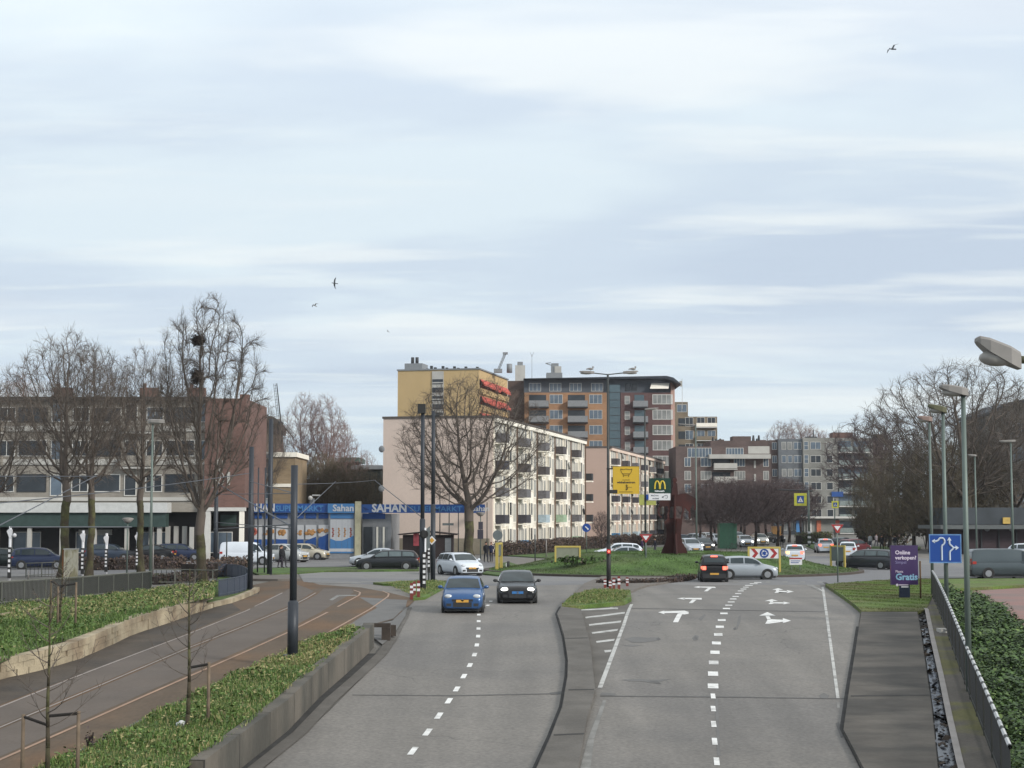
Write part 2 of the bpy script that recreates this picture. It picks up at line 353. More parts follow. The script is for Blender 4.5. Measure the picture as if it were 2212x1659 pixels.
arrows = [c3((762, 440), (795, 440), (822, 388), (792, 385)), c3((700, 370), (835, 366), (862, 374), (862, 386), (835, 391), (792, 385), (822, 380), (705, 382)), c3((668, 377), (708, 366), (708, 389)),
          c3((862, 319), (885, 319), (912, 297), (885, 296)), c3((830, 285), (945, 285), (945, 296), (830, 292)), c3((787, 289), (835, 282), (835, 296)),
          c3((958, 244), (980, 244), (1010, 222), (985, 222)), c3((930, 213), (1030, 215), (1035, 222), (930, 219)), c3((893, 217), (932, 210), (932, 222)),
          c3((1310, 398), (1362, 375), (1415, 398)), c3((1350, 400), (1374, 400), (1384, 418), (1362, 424)), c3((1348, 450), (1372, 450), (1405, 437), (1465, 436), (1465, 425), (1384, 420), (1362, 426)), c3((1512, 430), (1460, 414), (1460, 446)),
          c3((1345, 305), (1390, 293), (1430, 305)), c3((1375, 305), (1396, 305), (1402, 314), (1380, 316)), c3((1368, 324), (1390, 324), (1405, 320), (1467, 321), (1467, 314), (1400, 312), (1378, 317)), c3((1508, 318), (1464, 309), (1464, 326)),
          c3((1393, 234), (1430, 223), (1464, 234)), c3((1415, 234), (1435, 234), (1440, 241), (1418, 243)), c3((1406, 253), (1428, 253), (1440, 248), (1490, 249), (1490, 242), (1438, 240), (1417, 244)), c3((1532, 245), (1486, 236), (1486, 254))]
multi_sheet('turn_arrows', arrows, 0.008, m_white)
lines = [c3((490, 325), (509, 325), (312, 860), (282, 860)), c3((1706, 215), (1722, 215), (1821, 922), (1800, 922)), c3((1612, 201), (1640, 201), (1712, 236), (1706, 243))]
m_worn = mat('worn_paint', C(206, 206, 203), 0.75, var=0.15, scale=2.5, fine=0.2, col2=C(160, 159, 156), c2scale=1.6, c2lo=.48, c2hi=.66)
multi_sheet('edge_lines', lines, 0.0085, m_worn)
multi_sheet('edge_line_faded', [c3((318, 935), (340, 935), (262, 1180), (222, 1180)), c3((222, 1182), (262, 1182), (238, 1370), (172, 1370)), c3((1803, 950), (1823, 950), (1822, 985), (1806, 985))], 0.007, m_fade)
hat = [c3((180, 358), (180, 366), (400, 355), (400, 346)), c3((205, 406), (208, 415), (455, 385), (458, 374)), c3((228, 452), (230, 462), (430, 441), (435, 429)), c3((245, 504), (250, 514), (408, 494), (414, 482)),
       c3((273, 560), (277, 571), (388, 557), (393, 544)), c3((325, 618), (330, 632), (368, 628), (374, 614)), c3((365, 345), (360, 353), (412, 357), (414, 348))]
multi_sheet('road_hatching', hat, 0.008, m_worn)
cr = lambda *p: mapc(1459.9, 1106.0, .22, p)
give = [cr((x, 682), (x+52, 682), (x+48, 694), (x-4, 694)) for x in (560, 720, 880, 1048, 1218, 1390)]
give += [cr((1290, 712), (1345, 712), (1425, 770), (1425, 782))]
give += [[(780, 1256), (900, 1254), (900, 1256), (780, 1258)], [(665, 1256), (780, 1258), (780, 1260), (665, 1258)], [(786, 1243.5), (840, 1241), (860, 1237), (905, 1236), (905, 1238), (862, 1240), (840, 1244), (786, 1245.5)]]
give += [[(711, 1296), (728, 1285), (770, 1285), (770, 1287), (733, 1288), (718, 1297)]]
give += [[(1290, 1258.5), (1440, 1256), (1440, 1257), (1290, 1260)], [(1060, 1258), (1100, 1258), (1100, 1259.5), (1060, 1259.5)]]
multi_sheet('yield_markings', give, 0.012, m_fade)
joints = [c6((640, 849), (640, 853), (1250, 858), (1850, 846), (1850, 841), (1250, 853)), c3((300, 905), (300, 911), (1050, 917), (1860, 928), (1860, 923), (1050, 911)), c3((500, 350), (500, 353), (1745, 375), (1745, 372))]
multi_sheet('expansion_joint', joints, 0.0065, m_stain)
st = [c3((455, 545), (520, 532), (600, 537), (672, 535), (686, 549), (640, 560), (560, 570), (500, 568)), c3((440, 585), (520, 582), (560, 588), (500, 594)),
      c3((432, 805), (540, 800), (640, 806), (755, 800), (700, 812), (650, 828), (560, 815), (480, 814)), c3((883, 540), (905, 520), (926, 528), (922, 552), (895, 556)), c3((925, 415), (962, 388), (972, 396), (940, 432)),
      c3((1165, 470), (1180, 400), (1196, 392), (1190, 440), (1168, 490)), c3((1690, 905), (1720, 888), (1756, 905), (1745, 922), (1700, 922)), c3((310, 885), (400, 893), (392, 905), (300, 901)),
      c3((1030, 925), (1050, 925), (1060, 1240), (1066, 1290), (1044, 1290)), c3((938, 906), (990, 906), (985, 914), (940, 914)), c3((1125, 910), (1165, 910), (1160, 917), (1125, 917))]
multi_sheet('tar_stains', st, 0.0055, m_stain2)
multi_sheet('tar_spots', [c3((655, 545), (672, 535), (684, 549), (668, 556)), c3((893, 541), (905, 528), (918, 536), (914, 549)), c3((1146, 478), (1160, 470), (1164, 486), (1150, 490)), c3((1795, 1080), (1815, 1075), (1860, 1150), (1830, 1175)),
      c6((1820, 838), (1905, 828), (1905, 846), (1830, 850)), c3((600, 812), (660, 812), (690, 832), (660, 830))], 0.0062, m_stain)
# median between the carriageways
MEDL = [(1130, 1720), (1159, 1659), (1190, 1590), (1215, 1526), (1226, 1461), (1227, 1425), (1219, 1374), (1204, 1326), (1213, 1310)]
MEDR = [(1236, 1700), (1249, 1659), (1268, 1551), (1286, 1490), (1276, 1398), (1254, 1315)]
sheet('median', MEDL+list(reversed(MEDR)), 0.16, m_median, skirt=0.2)
sheet('median_shadow_strip', [(x-1, y) for x, y in MEDL]+[(x-5-(y-1310)*.012, y) for x, y in reversed(MEDL)], 0.007, m_gap)  # dark strip painting in the shadow gap at the median step
sheet('median_grass', [(1213, 1309), (1225, 1293), (1240, 1284), (1283, 1273), (1362, 1276), (1364, 1291), (1348, 1299), (1250, 1308)], 0.18, m_grass, skirt=0.2)
sheet('median_paving', [(1362, 1278), (1378, 1270), (1398, 1264), (1458, 1254), (1470, 1246), (1440, 1241), (1300, 1245), (1262, 1260), (1240, 1282), (1283, 1273)], 0.10, m_kerb, skirt=0.14)
# hatched tip ground (paler)
sheet('hatched_corner', [(1254, 1316), (1363, 1299), (1366, 1304), (1292, 1484), (1286, 1488), (1276, 1398)], 0.003, m_median)
# apron, gutter, ledge on the right
APL = [(1861, 1319), (1849, 1399), (1835, 1484), (1822, 1575), (1866, 1659), (1892, 1710)]
APR = [(2040, 1710), (2026, 1659), (2013, 1530), (2000, 1439), (1986, 1345), (1981, 1319)]
sheet('concrete_apron', APL+APR, 0.12, m_apron, skirt=0.16)
ribbon('apron_gutter', [(x-3, y) for x, y in APL], .13, .009, m_gap)
m_kerbd = mat('mossy_kerb', C(86, 80, 74), .95, var=.3, scale=3)
sheet('channel_bed', APR[::-1]+[(2086, 1710), (2070, 1659), (2040, 1500), (2018, 1400), (1999, 1325)], -0.012, m_gap)
LG = [(2005, 1325), (2018, 1390), (2036, 1470), (2054, 1560), (2076, 1659), (2092, 1720)]
FB = [(2015, 1289), (2024, 1310), (2043, 1359), (2068, 1430), (2095, 1506), (2124, 1580), (2153, 1659), (2180, 1735)]
m_ledge = mat('ledge_concrete', C(101, 97, 92), .95, var=.2, scale=1, fine=.15, col2=C(104, 103, 66), c2scale=.5, c2lo=.5, c2hi=.62)
sheet('concrete_ledge', [(2001, 1318)]+LG+FB[::-1], 0.14, m_ledge, skirt=.2)
ribbon('channel_rail', [(1999, 1322)]+[(x-3, y) for x, y in LG], .16, .17, mat('rail_concrete', C(158, 154, 152), .8, var=.12, scale=2))
# kerb stones around the right lawn and island
m_lawn = mat('lawn_green', C(100, 122, 56), 0.95, var=0.22, scale=0.7, fine=0.3, col2=C(108, 110, 70), c2scale=0.25, bump=0.6, bscale=9)
LAWN = [(1783, 1262), (1860, 1256), (1925, 1252), (2016, 1250), (2330, 1249), (2330, 1262), (2212, 1263.5), (2052, 1272), (2016, 1276), (2013, 1290), (2001, 1316), (1983, 1319), (1861, 1319), (1822, 1288)]
sheet('lawn', LAWN, 0.16, m_lawn, skirt=.2)
ribbon('lawn_kerb', [(1781, 1263), (1820, 1290), (1859, 1321)], .22, .13, m_gap)
sheet('cycle_path', [(2052, 1272), (2330, 1262), (2600, 1800), (2300, 1480), (2212, 1359), (2175, 1324), (2140, 1302), (2105, 1287), (2056, 1281)], 0.0, m_red)
# roundabout island with mound
IC = Vector((11.5, 121.5, 0)); IR = 13.2
def mound(x, y):
    r = math.hypot(x-IC.x, y-IC.y); t = max(0.0, min(1.0, (IR-r)/7.5)); return 0.14+1.15*(t*t*(3-2*t))+0.05*math.sin(x*1.3)*math.sin(y*0.9)*min(1, t*3)
mb = MB(); mb.smooth = True; rings = [0.01]+[IR*i/22 for i in range(1, 23)]; ns = 72
for r in rings:
    mb.v += [Vector((IC.x+r*math.cos(2*math.pi*i/ns), IC.y+r*math.sin(2*math.pi*i/ns), 0)) for i in range(ns)]
for v in mb.v: v.z = mound(v.x, v.y)
for j in range(len(rings)-1):
    for i in range(ns): mb.f.append((j*ns+i, (j+1)*ns+i, (j+1)*ns+(i+1) % ns, j*ns+(i+1) % ns)); mb.mi.append(0); mb.sm.append(True)
tag(mb.build('island_mound', m_grass2), kind='structure')
mb = MB()
for i in range(ns):
    a = 2*math.pi*i/ns; b = 2*math.pi*(i+1)/ns
    for r0, r1, z0, z1 in ((IR, IR, .14, .15), (IR, IR+.35, .15, .15), (IR+.35, IR+.35, .15, 0.0)):
        q = [Vector((IC.x+r*math.cos(t), IC.y+r*math.sin(t), z)) for r, t, z in ((r0, a, z0), (r0, b, z0), (r1, b, z1), (r1, a, z1))]
        mb.add(q, [(0, 3, 2, 1)])
tag(mb.build('island_kerb', mat('island_kerb_stone', C(84, 76, 70), .9, var=.15, scale=2)), kind='structure')
# left: grass strips, pole island, far lawns
sheet('verge_grass', [(536, 1232), (560, 1227), (905, 1223), (905, 1231.5), (700, 1233), (644, 1237), (560, 1241)], .1, m_grass2, skirt=.12)
sheet('tram_kerb', [(540, 1243), (644, 1240), (650, 1250), (600, 1251), (545, 1250)], .12, m_kerb, skirt=.14)
sheet('service_road', [(180, 1212), (1180, 1200), (1180, 1207), (1060, 1236), (925, 1225.5), (905, 1222), (560, 1226), (390, 1236), (200, 1243), (0, 1246), (-300, 1262), (-300, 1222)], -0.002, m_asph_far)
sheet('pole_island_grass', [(806, 1258), (860, 1255), (900, 1254), (966, 1256), (960, 1268), (940, 1278), (918, 1290), (893, 1292), (890, 1276), (897, 1262), (830, 1261)], .12, m_grass, skirt=.14)
sheet('far_lawn', [(1062, 1229), (1075, 1217), (1100, 1214), (1140, 1226), (1128, 1243), (1100, 1244), (1040, 1238)], .11, m_grass2, skirt=.13)
sheet('path', [(1040, 1202), (1190, 1207), (1160, 1217), (1100, 1226), (1075, 1219), (1040, 1210)], .01, m_pave)
sheet('back_lawn', [(1080, 1199), (1250, 1186), (1460, 1181), (1500, 1186), (1300, 1197), (1180, 1205)], .08, m_grass2, skirt=.1)
sheet('far_grass_bank', [(1740, 1178), (1765, 1173), (1800, 1172), (1790, 1182), (1760, 1187)], .1, m_grass2, skirt=.1)
sheet('far_grass_verge', [(1850, 1180), (1990, 1181), (1985, 1187), (1860, 1187)], .1, m_grass2, skirt=.1)
# the concrete wall beside the tram bank
def wall_along(name, base, h, th, m, label, cat, coping=None, side=1, jitter=0.0, jm=None):
    P = [G(u, v, 0) for u, v in dense(base, 40, False)]; A = []; B = []
    for i, p in enumerate(P):
        d = P[min(i+1, len(P)-1)]-P[max(i-1, 0)]; d.z = 0; d.normalize(); n = Vector((-d.y, d.x, 0))*side
        A.append(p.copy()); B.append(p+n*th)
    mb = MB()
    for i in range(len(P)-1):
        a0, a1, b0, b1 = A[i], A[i+1], B[i], B[i+1]; up = Vector((0, 0, 1))
        hh0 = h if not callable(h) else h(i/(len(P)-1)); hh1 = h if not callable(h) else h((i+1)/(len(P)-1))
        for q in ((a0-up*.1, a1-up*.1, a1+up*hh1, a0+up*hh0), (a0+up*hh0, a1+up*hh1, b1+up*hh1, b0+up*hh0), (b0+up*hh0, b1+up*hh1, b1-up*.1, b0-up*.1)): mb.quad(*q)
        if i == 0: mb.quad(a0-up*.1, a0+up*hh0, b0+up*hh0, b0-up*.1)
        if i == len(P)-2: mb.quad(a1-up*.1, b1-up*.1, b1+up*hh1, a1+up*hh1)
    if jm:
        acc = 0; mb.cur = 1
        for i in range(len(P)-1):
            a, b = A[i], A[i+1]; ln = (b-a).length; d = (b-a)/ln; u = Vector((d.x, d.y, 0)); n = Vector((-d.y, d.x, 0))*side; k = math.ceil(acc/2.6)*2.6
            while k < acc+ln:
                q = a+d*(k-acc)-n*.003; mb.quad(q-u*.018-Vector((0, 0, .05)), q+u*.018-Vector((0, 0, .05)), q+u*.018+Vector((0, 0, h+.001)), q-u*.018+Vector((0, 0, h+.001)))
                t_ = q+Vector((0, 0, h+.003)); mb.quad(t_-u*.018, t_+u*.018, t_+u*.018+n*th, t_-u*.018+n*th); k += 2.6
            acc += ln
        return tag(mb.build(name, [m, jm]), label, cat)
    return tag(mb.build(name, m), label, cat)
WB = [(441, 1724), (531, 1652), (621, 1580), (689, 1508), (747, 1457), (797, 1410), (808, 1396)]
m_wallc = mat('stained_concrete', C(114, 108, 99), .92, var=.16, scale=1.2, fine=.1, col2=C(86, 84, 78), c2scale=.5, stretch=(1, 1, .35), bump=.3)
wall_along('retaining_wall', WB, .80, .34, m_wallc, 'weathered grey concrete wall between the road and the grassy tram strip', 'wall', jm=m_gap)
ribbon('road_gutter', [(x+10, y+2) for x, y in WB[:-1]], .34, .006, m_gap)
ribbon('road_kerb_strip', [(x+26, y+5) for x, y in WB[:-1]]+[(848, 1380), (872, 1334), (881, 1313)], .36, .03, m_median)
sheet('wall_end_paving', [(806, 1350), (848, 1340), (880, 1312), (876, 1330), (850, 1372), (826, 1392), (800, 1372), (765, 1360), (740, 1366)], .05, m_stain2)
# wall-end bits (broken concrete beam)
t = thing('broken_concrete_beam', 'broken dark concrete beam at the far end of the retaining wall', 'beam', G(822, 1384))
mb = MB(); mb.box(-.6, .35, -.15, .15, .48, .62); mb.box(.05, .35, -.2, .2, 0, .48); mb.build('beam', mat('dark_concrete', C(70, 62, 56), .95, var=.3), t)
mb = MB(); mb.box(.45, .75, .5, .8, 0.1, .5, Matrix.Rotation(.4, 4, 'Z')); mb.build('rubble_block', mat('dark_concrete', C(70, 62, 56)), t)
# stone block wall
SB = [(-140, 1512), (0, 1468), (98, 1446), (179, 1421), (230, 1399), (280, 1374), (320, 1360), (364, 1346), (420, 1326), (459, 1313)]
random.seed(4)
P = [G(u, v) for u, v in dense(SB, 12, False)]
mb = MB()
for row in range(3):
    i = row % 2; 
    while i < len(P)-2:
        st_ = random.choice((1, 2, 2, 3)); a = P[i]; b = P[min(i+st_, len(P)-1)]; d = b-a; d.z = 0; ln = d.length; d.normalize(); n = Vector((-d.y, d.x, 0))
        q = random.uniform(-.03, .04); z0 = .2*row; z1 = z0+.195+random.uniform(-.01, .02)
        vs_ = []
        for zz in (z0, z1):
            for pp, off in ((a+d*.012, q), (b-d*.012, q), (b-d*.012, .4), (a+d*.012, .4)): vs_.append(Vector((pp.x, pp.y, gz(pp.y)+zz))+n*off)
        mb.add(vs_, [(0,3,2,1),(4,5,6,7),(0,1,5,4),(1,2,6,5),(2,3,7,6),(3,0,4,7)]); i += st_
m_stone = mat('pale_stone', C(180, 167, 142), .9, var=.28, scale=1.2, fine=.12, col2=C(150, 134, 112), c2scale=.8, c2lo=.45, c2hi=.62, bump=.4)
tag(mb.build('stone_wall', m_stone), 'low wall of pale sandstone blocks holding back the green bank', 'wall')
mb = MB(); P = [G(u, v) for u, v in dense([(462, 1312), (500, 1303), (528, 1293), (556, 1281), (561, 1276)], 12, False)]
for i in range(len(P)-1):
    a, b = P[i], P[i+1]; d = (b-a); d.z = 0; d.normalize(); n = Vector((-d.y, d.x, 0))*.3
    mb.add([a, b, b+n, a+n]+[p+Vector((0, 0, .2)) for p in (a, b, b+n, a+n)], [(4,5,6,7),(0,1,5,4),(1,2,6,5),(2,3,7,6),(3,0,4,7)])
tag(mb.build('kerb_edging', m_stone), 'pale curved stone kerb where the tram bend meets the fence', 'kerb')
# banks built between two edges
def strip(name, A, B, ha, hb, m, kind='structure', nseg=4):
    A = dense(A, 40, False); n = len(A); L_ = []
    def along(Q, t):
        d = [0]; 
        for i in range(len(Q)-1): d.append(d[-1]+math.hypot(Q[i+1][0]-Q[i][0], Q[i+1][1]-Q[i][1]))
        s = t*d[-1]
        for i in range(len(Q)-1):
            if s <= d[i+1]+1e-9:
                k = (s-d[i])/max(1e-9, d[i+1]-d[i]); return lerp2(Q[i], Q[i+1], k)
        return Q[-1]
    mb = MB(); mb.smooth = True; rows = []
    for i in range(n):
        t = i/(n-1); a = G(*along(A, t), ha); b = G(*along(B, t), hb); rows.append([a.lerp(b, j/nseg) for j in range(nseg+1)])
    for r in rows: mb.v += r
    for i in range(n-1):
        for j in range(nseg):
            k = nseg+1; mb.f.append((i*k+j, i*k+j+1, (i+1)*k+j+1, (i+1)*k+j)); mb.mi.append(0); mb.sm.append(True)
    o = mb.build(name, m); tag(o, None, None, None, kind); return o, rows
m_bankg = mat('bank_soil', C(84, 108, 50), .95, var=.3, scale=1, fine=.3, col2=C(92, 100, 58), c2scale=.4, bump=.6, bscale=8)
GL = [(-60, 1730), (106, 1654), (196, 1614), (322, 1550), (398, 1516), (476, 1474), (560, 1437), (675, 1383), (760, 1358)]
GRt = [(318, 1740), (402, 1659), (531, 1575), (614, 1500), (682, 1450), (740, 1397), (768, 1378), (782, 1372), (788, 1366)]
g1, rows1 = strip('wall_bank', GL, GRt, 0.03, .72, m_bankg)
BT = [(-140, 1328), (0, 1309), (140, 1298), (308, 1279), (380, 1270), (470, 1262)]
BB = [(-140, 1478), (0, 1432), (56, 1410), (196, 1368), (302, 1332), (375, 1309), (462, 1290)]
g2, rows2 = strip('tram_bank', BB, BT, .57, .02, m_bankg, nseg=6)
sheet('fence_ground', [(308, 1280), (470, 1264), (470, 1240), (540, 1240), (540, 1284), (462, 1305), (440, 1296)], .04, m_bankg)
# ---------------- leaf cover (uncountable): blades and leaves as one object each
def quadpatch(rows):
    out = []
    for i in range(len(rows)-1):
        for j in range(len(rows[0])-1): out.append((rows[i][j], rows[i][j+1], rows[i+1][j+1], rows[i+1][j]))
    return out
def leaves(name, quads, dens, size, hmax, mats, seed=1, upright=0.5, mix=None, hfun=None):
    rnd = random.Random(seed); mb = MB(); ar = [((q[1]-q[0]).cross(q[3]-q[0])).length for q in quads]
    for q, a_ in zip(quads, ar):
        for _ in range(int(a_*dens+rnd.random())):
            s, t = rnd.random(), rnd.random(); p = q[0].lerp(q[1], s).lerp(q[3].lerp(q[2], s), t)
            if hfun and not hfun(p, rnd): continue
            z = hmax*rnd.random()**1.5*(.45+.9*(math.sin(p.x*1.1+seed)*math.sin(p.y*.9)*.5+.5)); sz = size*rnd.uniform(.5, 1.5)*(1+.35*math.sin(p.x*2.3+p.y*1.7+seed))
            mb.cur = (mix(p, rnd) if mix else rnd.randrange(len(mats)))
            th = rnd.random()*6.283; a = Vector((math.cos(th), math.sin(th), 0))
            if rnd.random() < upright:
                b = Vector((rnd.uniform(-.4, .4), rnd.uniform(-.4, .4), 1)); c = p+Vector((0, 0, z*.3))
                mb.add([c-a*sz*.2, c+a*sz*.2, c+b*sz*1.3+a*sz*.05, c+b*sz*1.3-a*sz*.05], [(0, 1, 2, 3)])
            else:
                b = Vector((-a.y, a.x, rnd.uniform(-.3, .9))); c = p+Vector((0, 0, z+.02)); a = a+Vector((0, 0, rnd.uniform(-.4, .4)))
                mb.add([c-a*sz*.5, c-b*sz*.4, c+a*sz*.5, c+b*sz*.4], [(0, 1, 2, 3)])
    o = mb.build(name, mats); return tag(o, kind='stuff')
m_l1 = mat('leaf_fresh', C(112, 136, 70), .7, var=.25, scale=3); m_l2 = mat('leaf_deep', C(82, 112, 52), .7, var=.25, scale=3)
m_l3 = mat('leaf_straw', C(170, 162, 114), .85, var=.25, scale=3); m_l4 = mat('leaf_mid', C(94, 120, 56), .7, var=.25, scale=3)
def mix1(p, r):
    far = p.y > 50 and math.sin(p.x*.9+p.y*.5) > -.3
    x = r.random()
    if far: return 2 if x < .55 else (3 if x < .8 else 0)
    return 2 if x < .2 else (0 if x < .45 else (1 if x < .65 else 3))
multi_sheet('median_joint', [[(1196, 1586), (1262, 1583), (1262, 1586), (1196, 1589)], [(1228, 1489), (1283, 1488), (1283, 1490), (1228, 1491)], [(1220, 1378), (1270, 1377), (1270, 1378.4), (1220, 1379.4)]], .164, m_gap)
multi_sheet('apron_joint', [[(1838, 1502), (2008, 1500), (2008, 1502.5), (1838, 1504.5)]], .124, m_gap)
leaves('wall_bank_grass', quadpatch(rows1), 420, .075, .22, [m_l1, m_l2, m_l3, m_l4], 3, .8, mix1)
leaves('tram_bank_grass', quadpatch(rows2), 190, .09, .25, [m_l1, m_l2, m_l3, m_l4], 5, .65, lambda p, r: 2 if r.random() < (.3 if p.y > 66 else .03) else r.choice((0, 1, 3, 3)))
m_i1 = mat('ivy_leaf', C(80, 108, 52), .6, var=.3, scale=3); m_i2 = mat('ivy_leaf_dark', C(56, 80, 40), .6, var=.3, scale=3); m_i3 = mat('ivy_leaf_pale', C(106, 128, 70), .6, var=.3, scale=3)
IVL = [(2030, 1279), (2052, 1330), (2078, 1400), (2110, 1480), (2140, 1556), (2170, 1640), (2196, 1720)]
IVR = [(2056, 1281), (2140, 1303), (2180, 1328), (2230, 1372), (2290, 1440), (2350, 1520), (2420, 1620)]
g3, rows3 = strip('ivy_bed', IVL, IVR, .12, .1, mat('ivy_soil', C(46, 56, 34), .95, var=.3, scale=1), nseg=5)
leaves('ivy_cover', quadpatch(rows3), 330, .105, .42, [m_i1, m_i2, m_i3], 8, .05, lambda p, r: 0 if r.random() < .5 else (1 if r.random() < .72 else 2))
def xy_quads(poly, h):   # coarse quads from a pixel polygon (fan)
    P = [G(u, v, h) for u, v in poly]; out = []
    for tri in tessellate_polygon([[Vector((p.x, p.y, 0)) for p in P]]):
        a, b, c = (P[i] for i in tri); m = (a+b+c)/3
        for x, y, z in ((a, b, c), (b, c, a), (c, a, b)): out.append((x, (x+y)/2, m, (z+x)/2))
    return out
leaves('lawn_grass', xy_quads(LAWN[:4]+LAWN[7:], .16), 260, .028, .03, [m_lawn], 9, .6, None)
def moundq():
    out = []
    for j in range(4, 22):
        for i in range(ns):
            f = [(j*ns+i), ((j+1)*ns+i), ((j+1)*ns+(i+1) % ns), (j*ns+(i+1) % ns)]
            q = [Vector((IC.x+rings[k//ns]*math.cos(2*math.pi*(k % ns)/ns), IC.y+rings[k//ns]*math.sin(2*math.pi*(k % ns)/ns), 0)) for k in f]
            for v in q: v.z = mound(v.x, v.y)
            out.append(tuple(q))
    return out
leaves('island_grass', moundq(), 110, .05, .04, [m_grass2], 10, .5)
leaves('median_tuft', xy_quads([(1213, 1309), (1240, 1284), (1283, 1273), (1362, 1276), (1348, 1299)], .18), 200, .05, .06, [m_l1, m_l3, m_l4, m_grass], 11, .6)
leaves('pole_island_tuft', xy_quads([(830, 1260), (900, 1254), (966, 1256), (940, 1278), (900, 1291)], .12), 140, .05, .05, [m_l1, m_l3, m_l4, m_l4], 12, .6)
# litter and old leaves in the channel
m_lit1 = mat('litter_pale', C(108, 112, 120), .6, var=.3); m_lit2 = mat('litter_brown', C(70, 60, 52), .9, var=.2)
ch = []
cA = APR[::-1]; cB = [(1998, 1322), (2008, 1352), (2026, 1440), (2048, 1530), (2068, 1640), (2080, 1700)]
_, rows4 = strip('channel_water', [(x+3, y) for x, y in cA], [(x-4, y) for x, y in cB], 0.0, 0.0, mat('channel_wet', C(70, 72, 78), .25, var=.4, scale=2.0), nseg=2)
leaves('channel_litter', quadpatch(rows4), 26, .16, .05, [m_lit1, m_lit2, m_lit1, m_lit2, m_lit2], 13, .0)
# ================================================================ buildings
KA = .82; DS = .12
m_pane = mat('window_glass', (.028, .033, .04), .12, var=.5, scale=.35, spec=.45)
m_pane2 = mat('window_glass_curtain', C(138, 140, 138), .3, var=.35, scale=.5, spec=.5)
m_pane3 = mat('window_glass_blue', C(96, 112, 128), .12, var=.35, scale=.5, spec=.6)
m_frame = mat('white_frame', C(222, 220, 214, .75), .6, var=.05)
m_cream = mat('cream_panel', C(246, 240, 226, .92), .8, var=.06, scale=.6)
m_dark = mat('dark_metal', C(52, 54, 58), .6, var=.1)
m_greyp = mat('grey_metal', C(136, 140, 144), .6, var=.1)
m_conc = mat('light_concrete', C(188, 186, 180), .85, var=.1, scale=.6)
_wm = {}
def window(b, x, z, w_, h_, nx=2, ny=1, fr=None, pn=None, y=0.0, fw=.07, name='window', rz=0.0):
    fr = fr or m_frame; pn = pn or m_pane; key = (round(w_, 2), round(h_, 2), nx, ny, fr.name, pn.name, fw, name)
    if key not in _wm:
        mb = MB()
        mb.box(0, fw, -.06, .02, 0, h_); mb.box(w_-fw, w_, -.06, .02, 0, h_); mb.box(fw, w_-fw, -.06, .02, 0, fw); mb.box(fw, w_-fw, -.06, .02, h_-fw, h_)
        for i in range(1, nx): xx = w_*i/nx; mb.box(xx-fw*.4, xx+fw*.4, -.05, .015, fw, h_-fw)
        for i in range(1, ny): zz = h_*i/ny; mb.box(fw, w_-fw, -.048, .014, zz-fw*.4, zz+fw*.4)
        mf = mb.mesh(name); mf.materials.append(fr)
        mb = MB(); mb.box(fw*.5, w_-fw*.5, -.022, .0, fw*.5, h_-fw*.5); mp = mb.mesh('pane'); mp.materials.append(pn)
        _wm[key] = (mf, mp)
    mf, mp = _wm[key]; o = link(name, mf, b, (x, y, z), rz); link('pane', mp, o); return o
_bm = {}
def balcony(b, x, z, w_, d=1.2, h_=1.0, panel=None, slab=None, y=0.0, th=.16):
    panel = panel or m_dark; slab = slab or m_frame; key = (round(w_, 2), d, h_, panel.name, slab.name, th)
    if key not in _bm:
        mb = MB(); mb.box(0, w_, -d, .0, -th, 0); s = mb.mesh('balcony'); s.materials.append(slab)
        mb = MB(); mb.box(.04, w_-.04, -d+.02, -d+.06, .08, h_); mb.box(.04, .08, -d+.06, -.03, .08, h_); mb.box(w_-.08, w_-.04, -d+.06, -.03, .08, h_)
        r = mb.mesh('railing'); r.materials.append(panel); _bm[key] = (s, r)
    s, r = _bm[key]; o = link('balcony', s, b, (x, y, z)); link('railing', r, o); return o
def wallbox(b, x0, x1, y0, y1, z0, z1, m, name='wall'):
    mb = MB(); mb.box(x0, x1, y0, y1, z0, z1); return mb.build(name, m, b)
def bt(name, label, u, v_top, Y, rz=0, cat='building', group=None):
    p = at(u, v_top, Y); p.z = 0; return thing(name, label, cat, p, rz, group)
def W_(u0, u1, Y): return (u1-u0)/px_m(Y)
def Z_(v, Y): return at(CX, v, Y).z
def text(b, s, x, y, z, size, m, ext=.01, rx=R(90), name='lettering', align='LEFT', bold=0.0, sx=1.0):
    cu = bpy.data.curves.new('lettering', 'FONT'); cu.body = s; cu.size = size; cu.extrude = ext; cu.align_x = align; cu.resolution_u = 2; cu.offset = bold
    o = bpy.data.objects.new('lettering_src', cu); ROOT.objects.link(o); bpy.context.view_layer.update()
    me = bpy.data.meshes.new_from_object(o.evaluated_get(bpy.context.evaluated_depsgraph_get())); bpy.data.objects.remove(o); bpy.data.curves.remove(cu)
    me.materials.clear(); me.materials.append(m); me.name = name
    o = link(name, me, b, (x, y, z)); o.rotation_euler = (rx, 0, 0); o.scale = (sx, 1, 1); return o
random.seed(11)
# ---- 1: shop-and-flats block on the left
m_beige = brickmat('beige_brick', C(152, 146, 136), C(142, 135, 125), C(148, 142, 132))
m_redb = brickmat('red_brick', C(128, 94, 84, .8), C(114, 84, 76, .8), C(120, 96, 88, .8))
m_tan = brickmat('tan_brick', C(158, 136, 104), C(146, 124, 94), C(150, 134, 110))
m_green = mat('green_fascia', C(54, 76, 72), .6, var=.15)
m_shopin = mat('shop_interior', C(44, 42, 44), .7, var=.5, scale=.4)
Y = 150; s = px_m(Y)
b = bt('apartment_building', 'long four-storey beige flats above green-fronted shops on the left', -170, 861, Y)
wd = W_(-170, 448, Y); Zr = Z_(866, Y)
zt = [(Z_(912, Y), Z_(878, Y)), (Z_(987, Y), Z_(950, Y)), (Z_(1064, Y), Z_(1024, Y))]
wallbox(b, 0, wd, 0, 12, Z_(1106, Y), Zr, m_beige)
